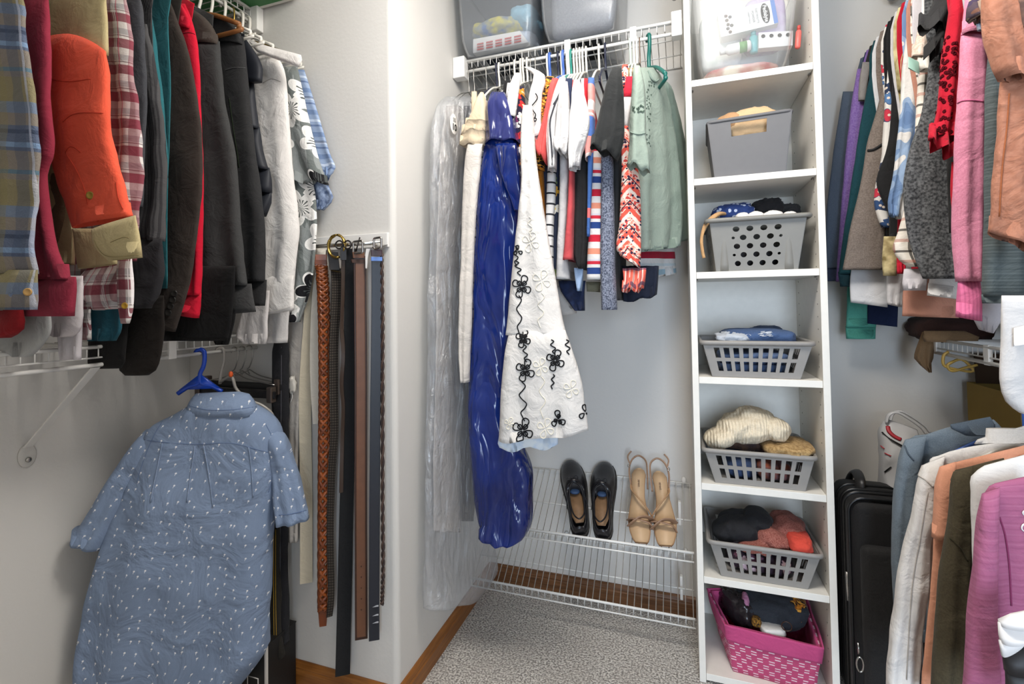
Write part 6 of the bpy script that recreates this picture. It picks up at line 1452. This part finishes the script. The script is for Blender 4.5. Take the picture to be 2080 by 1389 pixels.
def sqbuckle(cx, cy, hw_, hh_, r, mat, nm='buckle'):
    c = pt(cx, cy, PY(YBt-.016)); q = []
    for sx, sz, a0 in ((1, 1, 0), (-1, 1, 90), (-1, -1, 180), (1, -1, 270)):
        for k in range(5): a = math.radians(a0+90*k/4); q.append(c+V((sx*(hw_-.005)+.005*math.cos(a), -.004*sx, sz*(hh_-.005)+.005*math.sin(a))))
    return MB().tube(q+[q[0]], r, 8, cap=False).build(nm, mat, t)
sqbuckle(727, 502, .019, .018, .0032, silver)
MB().tube([pt(723, 510, PY(YBt-.016)), pt(726, 500, PY(YBt-.022)), pt(731, 482, PY(YBt-.016))], .0022, 6).build('buckle_prong', plain('4a4644', .3, .5, 1, name='dark_metal'), t)
t = belt('navy_belt', 'glossy navy and black leather belt near the right end of the bar', B_(766, 500))
strip([(765, 530), (765, 620), (764, 720), (762, 860), (761, 1050), (760, 1200), (760, 1300)], .030, .004, YBt).build('strap', plain('20242e', .25, .5, name='black_navy_leather'), t, False)
strip([(757, 560), (757, 700), (754, 860), (752, 1050), (752, 1230)], .006, .006, YBt-.001).build('blue_edge', plain('2c4a8c', .3, .5, name='blue_enamel'), t, False)
strip([(765, 522), (765, 530)], .032, .009, YBt-.002).build('blue_keeper', plain('5f86d0', .3, .5, name='blue_band'), t, False)
strip([(765, 508), (765, 520)], .032, .010, YBt-.002).build('leather_fold', plain('3a2228', .25, .5, name='oxblood'), t, False)
sqbuckle(767, 494, .015, .016, .0034, silver)
for y in (1232, 1250, 1265): strip([(754, y), (768, y-2)], .002, .007, YBt-.001).build('white_crack', plain('b9bcc4', .6, name='crack'), t, False)
t = belt('cord_belt', 'thin dark braided cord belt hanging at the far right of the bar', B_(777, 530))
Pc = smooth_path([pt(x, y, PY(YBt+.008)) for x, y in ((775, 515), (777, 640), (777, 800), (777, 1000), (778, 1150), (776, 1228))], 50)
for s in range(2):
    MB().tube([p+V((.0028*math.sin(i*.5+s*PI), .0028*math.cos(i*.5+s*PI), 0)) for i, p in enumerate(Pc)], .0034, 6).build('cord_strand', plain('2e2220' if s else '4a3830', .5, name='cord_leather'), t)
t = thing('white_tag', 'small white paper tag hooked between the brown and navy belts', 'tag', B_(742, 520))
strip([(748, 505), (745, 520), (744, 545)], (.012, .004), .001, YBt-.004).build('paper', plain('e6e3df', .6, name='tag_paper'), t, False)

# ---------------------------------------------------------------- lower left: shirt on a blue hanger, trousers, hangers, box
pd = NT('dotted_chambray'); dcol = pd.mottle('8092ae', .08, 500.0)
vo = pd.n('TexVoronoi', {'voronoi_dimensions': '2D'}, Vector=scaled(pd, 1/.029, 1/.029), Scale=1.0, Randomness=.75)
lo = pd.n('VectorMath', {'operation': 'SUBTRACT'}, _0=scaled(pd, 1/.029, 1/.029), _1=vo.outputs['Position']).outputs[0]
xx = pd.n('SeparateXYZ', None, _0=lo); r1 = pd.ma('LESS_THAN', vo.outputs['Distance'], .085)
st_ = pd.ma('MULTIPLY', pd.ma('LESS_THAN', pd.ma('ABSOLUTE', pd.ma('SUBTRACT', xx.outputs[0], pd.ma('MULTIPLY', xx.outputs[1], .25))), .018), pd.ma('LESS_THAN', pd.ma('ABSOLUTE', pd.ma('ADD', xx.outputs[1], .12)), .10))
dcol = pd.mix(pd.ma('MAXIMUM', r1, st_), dcol, L('e4e6ea'))
pdm = pd.fin(dcol, wr=1.0, wsc=8)
blp = plain('1b46b4', .3, .5, name='blue_hanger_plastic')
PSH = PV(-1.60, .93, -1.06, 1.26)
t = thing('dotted_shirt', 'short-sleeved blue shirt with tiny white motifs on the low left rail', 'shirt', (XL, 1.12, .95))
body = piece(t, 'body', '402 812 512 816;352 842 556 846;305 870 575 880;282 930 574 930;258 990 566 990;230 1050 556 1060;206 1110 553 1120;186 1170 551 1180;170 1230 548 1240;160 1290 546 1290;154 1345 540 1325;155 1400 490 1392', PSH, pdm, df=.055, db=.04, fold=.022, k=6, wr=.012, wsc=5, lip=.02)
col_ = piece(t, 'collar', '398 799 488 795;392 806 506 800;384 822 522 826;380 838 524 842', shift(PSH, .012), pdm, df=.052, db=.03, fold=0, wr=.003, bot='closed')
sl1 = piece(t, 'sleeve', '296 872 330 868;262 914 312 930;222 972 280 990;185 1035 250 1050;148 1094 216 1112', shift(PSH, -.01), pdm, df=.04, db=.03, fold=.006, wr=.006)
sl2 = piece(t, 'sleeve', '545 868 578 880;545 905 590 905;552 960 606 958;556 1010 618 1005;562 1062 629 1050', shift(PSH, .012), pdm, df=.04, db=.03, fold=.008, wr=.008)
sm_ = fab('62769a')
seam(body, 'yoke_seam', [(275, 890), (330, 898), (400, 902), (470, 900), (530, 915), (565, 922)], sm_, t, .0009)
for p_ in ([(396, 906), (388, 960), (380, 1020)], [(414, 906), (424, 960), (432, 1030)], [(330, 900), (318, 960), (306, 1020)], [(505, 908), (512, 960), (514, 1010)]): seam(body, 'pleat', p_, pdm, t, .0022)
seam(body, 'armhole_seam', [(330, 856), (310, 890), (290, 940), (278, 980)], sm_, t, .0009)
seam(body, 'armhole_seam', [(540, 862), (556, 900), (556, 960), (545, 1000)], sm_, t, .0009)
seam(col_, 'collar_seam', [(383, 824), (420, 832), (470, 832), (520, 826)], sm_, t, .0009)
seam(sl2, 'hem_seam', [(566, 1046), (590, 1044), (622, 1036)], sm_, t, .0014)
ZLr = ZL-.044
yh = pt(438, 712, PV(XL, 0, XL, 1)).y
hgo = hanger(1.12, 'y', ZLr, blp, 'bright blue plastic hanger holding the dotted shirt', .0065, arm=.06, drop=.03, yaw=.55, neck=.05, bar=False, web=.055)
cl_h = clear_plastic('b9b5b0', .35, .1)
h2 = thing('clear_hanger', 'clear plastic hanger with an orange size mark behind the dotted shirt', 'hanger', (XL, 1.19, ZLr))
ho = hanger(1.19, 'y', ZLr, plain('b5b0aa', .3, .5, name='smoky_plastic'), 'x', 'y', arm=.2) if False else None
mbh = MB(); o = V((XL, 1.19, ZLr)); e = V((math.cos(.5), math.sin(.5), 0)); z = V((0, 0, 1))
mbh.tube(smooth_path([o-e*.012, o-e*.009+z*.008, o+z*.0115, o+e*.01+z*.005, o+e*.011-z*.03, o+e*.004-z*.06, o-z*.085, o-z*.10], 4), .0045, 8)
nk = o-z*.095
arms = [pt(x, y, PV(-1.60, 1.0, -1.06, 1.31)) for x, y in ((470, 765), (480, 790), (505, 812), (530, 822), (548, 835), (556, 848))]
mbh.tube(smooth_path([nk+V((0, 0, 0))]+arms, 5), .0045, 8)
mbh.build('frame', plain('a39e97', .3, .5, name='smoky_plastic'), h2)
MB().lump(pt(469, 760, PV(-1.60, .99, -1.06, 1.30)), .006, .006, .009, .05, 2, 1, 14, 10, .9).build('size_mark', plain('e2602c', .4, name='orange_mark'), h2)
GWH = 'steel trouser hangers low on the left'
clipm = plain('6b6058', .3, .5, .8, name='clip_metal'); blkbar = plain('141416', .3, .4, name='black_lacquer')
for i, (px, y, lb_) in enumerate(((478, 1.245, 'nearest'), (495, 1.275, 'middle'), (510, 1.305, 'farthest'))):
    t = thing('trouser_hanger', 'wire trouser hanger with clips and a black bar low on the left, %s of three' % lb_, 'hanger', (XL, y, ZLr), GWH)
    o = V((XL, y, ZLr)); mb = MB(); e = V((1, 0, 0))
    mb.tube(smooth_path([o-e*.014-z*.01, o-e*.012+z*.004, o+z*.009, o+e*.013, o+e*.012-z*.03, o-z*.06, o-e*.01-z*.07, o-z*.085], 5), .0019, 6)
    mb.tube(smooth_path([o-z*.07, o+e*.05-z*.09, o+e*.16-z*.105], 4), .0018, 6); mb.tube(smooth_path([o-z*.07, o-e*.05-z*.09, o-e*.14-z*.105], 4), .0018, 6)
    mb.build('hook', wire, t)
    zb2 = ZLr-.105-.02*(i == 0)-.03*(i == 2)
    MB().box((XL-.15, y-.008, zb2-.022), (XL+.165, y+.004, zb2)).build('black_bar', blkbar, t, False, bevel=.003)
    for x in (XL-.148, XL+.15): MB().box((x-.010, y-.014, zb2-.034), (x+.010, y+.008, zb2+.014)).build('clip', clipm, t, False, bevel=.003)
bj = den('17171a', '222226'); 
t = thing('black_jeans', 'very dark jeans hanging beside the belt wall behind the dotted shirt', 'jeans', (-1.19, 1.27, .9))
jl = piece(t, 'leg', '556 586 696;556 586 800;555 585 950;554 584 1100;556 586 1220;562 586 1288;568 1322 587 1302', PY(1.285), bj, df=.016, db=.01, wr=.004)
seam(jl, 'stitching', [(572, 705), (571, 850), (570, 1000), (569, 1200)], fab('5a5a60'), t, .0009)
jl2 = piece(t, 'leg', '546 566 1060;546 568 1200;548 572 1290;550 578 1330;546 1352 576 1334', PY(1.262), den('1c1a17', '26231d'), df=.014, db=.01, wr=.004)
seam(jl2, 'gold_stitching', [(556, 1075), (556, 1200), (557, 1330)], fab('b08b2a'), t, .0010); seam(jl2, 'gold_stitching', [(560, 1075), (560, 1200), (562, 1330)], fab('b08b2a'), t, .0010)
wj2 = fab('b9b3ac', amt=.05)
t = thing('white_trousers', 'pale grey white trousers hanging between the dark jeans and the belts', 'trousers', (-1.15, 1.31, .9))
piece(t, 'leg', '580 622 560;582 620 640;582 616 740;582 610 850;583 606 950;584 606 1100', PY(1.318), wj2, df=.008, db=.006, fold=.003)
t = thing('lace_bra_strap', 'small clear beaded strap beside the dark jeans', 'strap', pt(595, 790, PY(1.30)).to_tuple())
MB().lump(pt(594, 782, PY(1.298)), .012, .006, .024, .5, 6, 5).build('lace', plain('c9c4bb', .3, .5, name='clear_beads'), t)
MB().tube(smooth_path([pt(x, y, PY(1.296)) for x, y in ((592, 795), (594, 805), (590, 818))], 4), .0012, 5).build('thread', white_plastic, t)
bx = thing('shoe_box', 'black shoe box with white edges on the carpet under the dotted shirt', 'box', (-1.25, 1.15, 0))
bz1 = pt(540, 1312, PY(1.20)).z; bxr = pt(541, 1340, PY(1.20)).x
MB().box((bxr-.3, 1.20, .002), (bxr, 1.322, bz1)).build('box', plain('171616', .5, name='black_card'), bx, False)
we = plain('cfcac4', .5, name='white_edge')
for q in (((bxr-.006, 1.199, .002), (bxr+.001, 1.206, bz1)), ((bxr-.3, 1.199, bz1-.001), (bxr+.002, 1.323, bz1+.002))): MB().box(*q).build('white_edge', we if q[0][2] == .002 else plain('1c1b1b', .5, name='black_lid'), bx, False)
for s0, s1 in ((.02, .05), (.055, .06)): pass
q = [V((bxr-x, 1.1985, z)) for x, z in ((.03, .03), (.07, .03), (.07, .10), (.03, .10), (.03, .03))]
MB().tube(q, .002, 4).build('label_frame', we, bx)

# ---------------------------------------------------------------- shoes on the upper rack
yf, zf, zb3 = RK
SD = V((0, yf-(YB-.012), zf-.03-zb3)).normalized(); SX = V((1, 0, 0)); SN = SX.cross(SD); SN = SN if SN.z > 0 else -SN
def rackpt(x, y, lift=0):
    o = V((0, YB-.012, zb3))+SN*lift; d = ray(x, y); return O+d*((o-O).dot(SN)/d.dot(SN))
ox, ox2, sole = plain('1c1b1f', .3, .5, name='black_shoe_leather', amt=.2), plain('15151a', .45, .4, name='shoe_tongue'), plain('2a2725', .6, name='shoe_sole')
def shoe(label, toe, heel, mir):
    a, b = rackpt(*toe, .009), rackpt(*heel, .009); d = b-a; ln_ = d.length; d.normalize(); s = d.cross(SN).normalized()*(-mir)
    t = thing('oxford_shoe', label, 'shoe', ((a+b)/2).to_tuple(), 'pair of black lace-up shoes')
    Wd = lambda f: .103*(.30+.70*math.sin(PI*min(1, f*1.55+.13)/2)**.9 if f < .5 else 1-.30*math.sin(PI*min(1, (f-.42)/.5)/2))*(1 if f > .03 else .8)
    if True:
        prof = [(0, .35), (.03, .62), (.1, .86), (.2, .98), (.32, 1.0), (.45, .92), (.6, .78), (.75, .72), (.88, .70), (.96, .58), (1, .36)]
        hts = [(0, .016), (.03, .03), (.1, .042), (.2, .052), (.32, .062), (.45, .078), (.55, .088), (.7, .080), (.85, .078), (.95, .074), (1, .05)]
        def it(tb, f):
            for i in range(len(tb)-1):
                if tb[i][0] <= f <= tb[i+1][0]: u = (f-tb[i][0])/(tb[i+1][0]-tb[i][0]); return tb[i][1]+(tb[i+1][1]-tb[i][1])*u
            return tb[-1][1]
        n = 24; m = 34; mb = MB(); vs = []; fs = []
        for i in range(m+1):
            f = i/m; w_ = .047*it(prof, f); h = it(hts, f); cx = .006*math.sin(PI*f)
            opn = max(0, min(1, (f-.46)/.08))*(1 if f < .93 else max(0, (1-f)/.07))
            for j in range(n):
                an = 2*PI*j/n; x = math.cos(an); y = math.sin(an)
                x = math.copysign(abs(x)**.8, x)
                if y >= 0:
                    hh = h*(y**.8); k = 1
                    if opn > 0 and y > .55: hh = h*(.55**.8)*(1+.45*(1-abs(x)/.85)*0)+(h*(y**.8)-h*(.55**.8))*(1-opn)-opn*.045*((y-.55)/.45)**.7
                else: hh = -.012*(-y)**.3*0-.004
                narrow = 1-.28*max(0, y)**2
                vs.append(a+d*(ln_*f)+s*(cx+w_*x*narrow)+SN*(.012+max(hh, .004 if y >= 0 else -.004)))
        for i in range(m):
            for j in range(n): fs.append((i*n+j, i*n+(j+1) % n, (i+1)*n+(j+1) % n, (i+1)*n+j))
        fs += [tuple(range(n))[::-1], tuple(m*n+j for j in range(n))]
        mb.add(vs, fs); up = mb.build('upper', ox, t)
        ms = MB(); vs = []; fs = []
        for i in range(m+1):
            f = i/m; w_ = .051*it(prof, f); cx = .006*math.sin(PI*f)
            for sx, hz_ in ((-1, 0), (1, 0), (1, .013), (-1, .013)): vs.append(a+d*(ln_*(f*1.03-.015))+s*(cx+w_*sx)+SN*hz_)
        for i in range(m):
            for j in range(4): fs.append((i*4+j, i*4+(j+1) % 4, (i+1)*4+(j+1) % 4, (i+1)*4+j))
        fs += [(0, 1, 2, 3), tuple(m*4+j for j in (3, 2, 1, 0))]; ms.add(vs, fs); ms.build('sole', sole, t, False)
        P = lambda f, x, h: a+d*(ln_*f)+s*x+SN*h
        ins = MB(); vs = [];
        for i in range(13):
            f = .5+.42*i/12; w_ = .026*math.sin(PI*(.12+.76*i/12))+.004
            vs += [P(f, -w_+.004, .043), P(f, w_+.004, .043)]
        ins.add(vs, [(2*i, 2*i+1, 2*i+3, 2*i+2) for i in range(12)]); 
        ins.build('insole', plain('8a6a4c', .6, name='insole_tan', amt=.2), t, True, solid=.002)
        tg_ = MB().lump(P(.53, .004, .052), .018, .02, .008, .05, 2, 3, 18, 12, .9).build('tongue', plain('30486b', .6, name='blue_lining'), t)
        rimp = [P(.47, .004, .082)]+[P(f, .004+x, h) for f, x, h in ((.52, .022, .078), (.62, .028, .066), (.75, .027, .064), (.86, .022, .068), (.93, .008, .074), (.93, -.004, .074), (.86, -.016, .068), (.75, -.022, .064), (.62, -.022, .066), (.52, -.015, .078))]
        MB().tube(smooth_path(rimp+[rimp[0]], 5), .0028, 8, cap=False).build('collar_rim', ox2, t)
        for i in range(3):
            f = .40+.035*i; MB().tube(smooth_path([P(f, -.016, .070+.006*i), P(f+.006, .004, .080+.006*i), P(f, .024, .070+.006*i)], 5), .0018, 6).build('lace', ox2, t)
        for sg in (-1, 1):
            MB().tube(smooth_path([P(.42, .004, .084), P(.40, .004+sg*.014, .09), P(.43, .004+sg*.02, .086), P(.44, .006, .084)], 5), .0015, 6).build('lace_bow', ox2, t)
            MB().tube(smooth_path([P(.44, .004, .084), P(.52, .004+sg*.026, .078), P(.62, .004+sg*.034, .055), P(.7, .004+sg*.04, .03)], 5), .0014, 6).build('lace_end', ox2, t)
        for fx in (.22, .27, .32): MB().tube(smooth_path([P(fx, -.034, .04), P(fx+.02, .0, .062+.02*(fx-.2)), P(fx, .034, .044)], 4), .0016, 6, flat=.5).build('crease', ox, t)
shoe('black leather lace-up shoe, left of the pair on the upper rack', (1158, 944), (1180, 1090), 1)
shoe('black leather lace-up shoe, right of the pair on the upper rack', (1230, 948), (1226, 1096), -1)
nud, nud2 = plain('b58d68', .4, .4, name='nude_leather'), plain('9a7a62', .35, .4, name='taupe_strap'); tps = plain('c9a883', .5, name='insole_nude')
def sandal(label, toe, heel, mir):
    a, b = rackpt(*toe, .008), rackpt(*heel, .008); d = b-a; ln_ = d.length; d.normalize(); s = V((1, 0, 0)); s = (s-d*s.dot(d)).normalized()
    N_ = SN
    t = thing('strappy_sandal', label, 'sandal', ((a+b)/2).to_tuple(), 'pair of nude strappy sandals')
    hz_ = lambda f: .006+.042*max(0, min(1, (f-.32)/.5))**1.3
    P = lambda f, x, h: a+d*(ln_*f)+s*x+N_*(hz_(f)+h)
    wd_ = [(0, .020), (.04, .028), (.15, .036), (.3, .039), (.45, .031), (.6, .024), (.75, .024), (.9, .026), (.97, .018), (1, .006)]
    def it(f):
        for i in range(len(wd_)-1):
            if wd_[i][0] <= f <= wd_[i+1][0]: u = (f-wd_[i][0])/(wd_[i+1][0]-wd_[i][0]); return wd_[i][1]+(wd_[i+1][1]-wd_[i][1])*u
        return .006
    for nm, g, h0, h1, mt in (('outsole', 1.0, -.006, .001, nud), ('insole', .9, .001, .003, tps)):
        mb = MB(); vs = []; fs = []
        for i in range(31):
            f = i/30; w_ = it(f)*g; cx = -mir*.008*math.sin(PI*f)
            for sx, h in ((-1, h0), (1, h0), (1, h1), (-1, h1)): vs.append(P(f, cx+w_*sx, h))
        for i in range(30):
            for j in range(4): fs.append((i*4+j, i*4+(j+1) % 4, (i+1)*4+(j+1) % 4, (i+1)*4+j))
        fs += [(0, 1, 2, 3), tuple(120+j for j in (3, 2, 1, 0))]; mb.add(vs, fs); mb.build(nm, mt, t, True)
    hb_ = P(.88, 0, -.006); MB().lathe(hb_-N_*.044, [(.012, 0), (.013, .01), (.017, .042), (.016, .046)], 14, (s, d, N_)).build('heel', nud, t)
    def st(pts, w_, mt, nm):
        q = smooth_path([P(*p_) for p_ in pts], 6); MB().tube(q, w_*1.1, 8, flat=.3).build(nm, mt, t)
    m_ = mir
    st([(.30, -.042, 0), (.27, -.03, .022), (.24, 0, .03), (.22, .03, .022), (.2, .040, 0)], .010, nud2, 'toe_strap')
    st([(.22, -.042, 0), (.22, -.026, .024), (.27, 0, .033), (.30, .028, .022), (.31, .041, 0)], .010, nud2, 'toe_strap')
    st([(.36, m_*.040, 0), (.42, m_*.022, .026), (.52, -m_*.006, .034), (.64, -m_*.028, .018), (.72, -m_*.030, .008)], .008, nud, 'instep_strap')
    st([(.70, -m_*.030, .005), (.86, -m_*.036, .03), (1.0, -m_*.026, .045), (1.07, 0, .05), (1.0, m_*.026, .045), (.86, m_*.030, .03), (.7, m_*.028, .0)], .0032, nud2, 'ankle_strap')
    st([(.96, -m_*.034, .042), (1.05, -m_*.040, .05), (1.12, -m_*.026, .058)], .0028, nud2, 'strap_end')
    c = P(.92, -m_*.036, .038); MB().tube([c+s*(.005*math.cos(k*PI/6))+d*(.007*math.sin(k*PI/6))+N_*.003 for k in range(13)], .0013, 6, cap=False).build('buckle', silver, t)
    tx = text_mb('easy street', .014, P(.80, -m_*.002, .0042), d*-1, s*(1 if (d*-1).cross(s).dot(N_) > 0 else -1)); tx.build('lettering', plain('5a4030', .6, name='stamp_ink'), t, False)
sandal('nude strappy heeled sandal, left of the pair on the upper rack', (1303, 1104), (1300, 968), 1)
sandal('nude strappy heeled sandal, right of the pair on the upper rack', (1352, 1110), (1338, 974), -1)
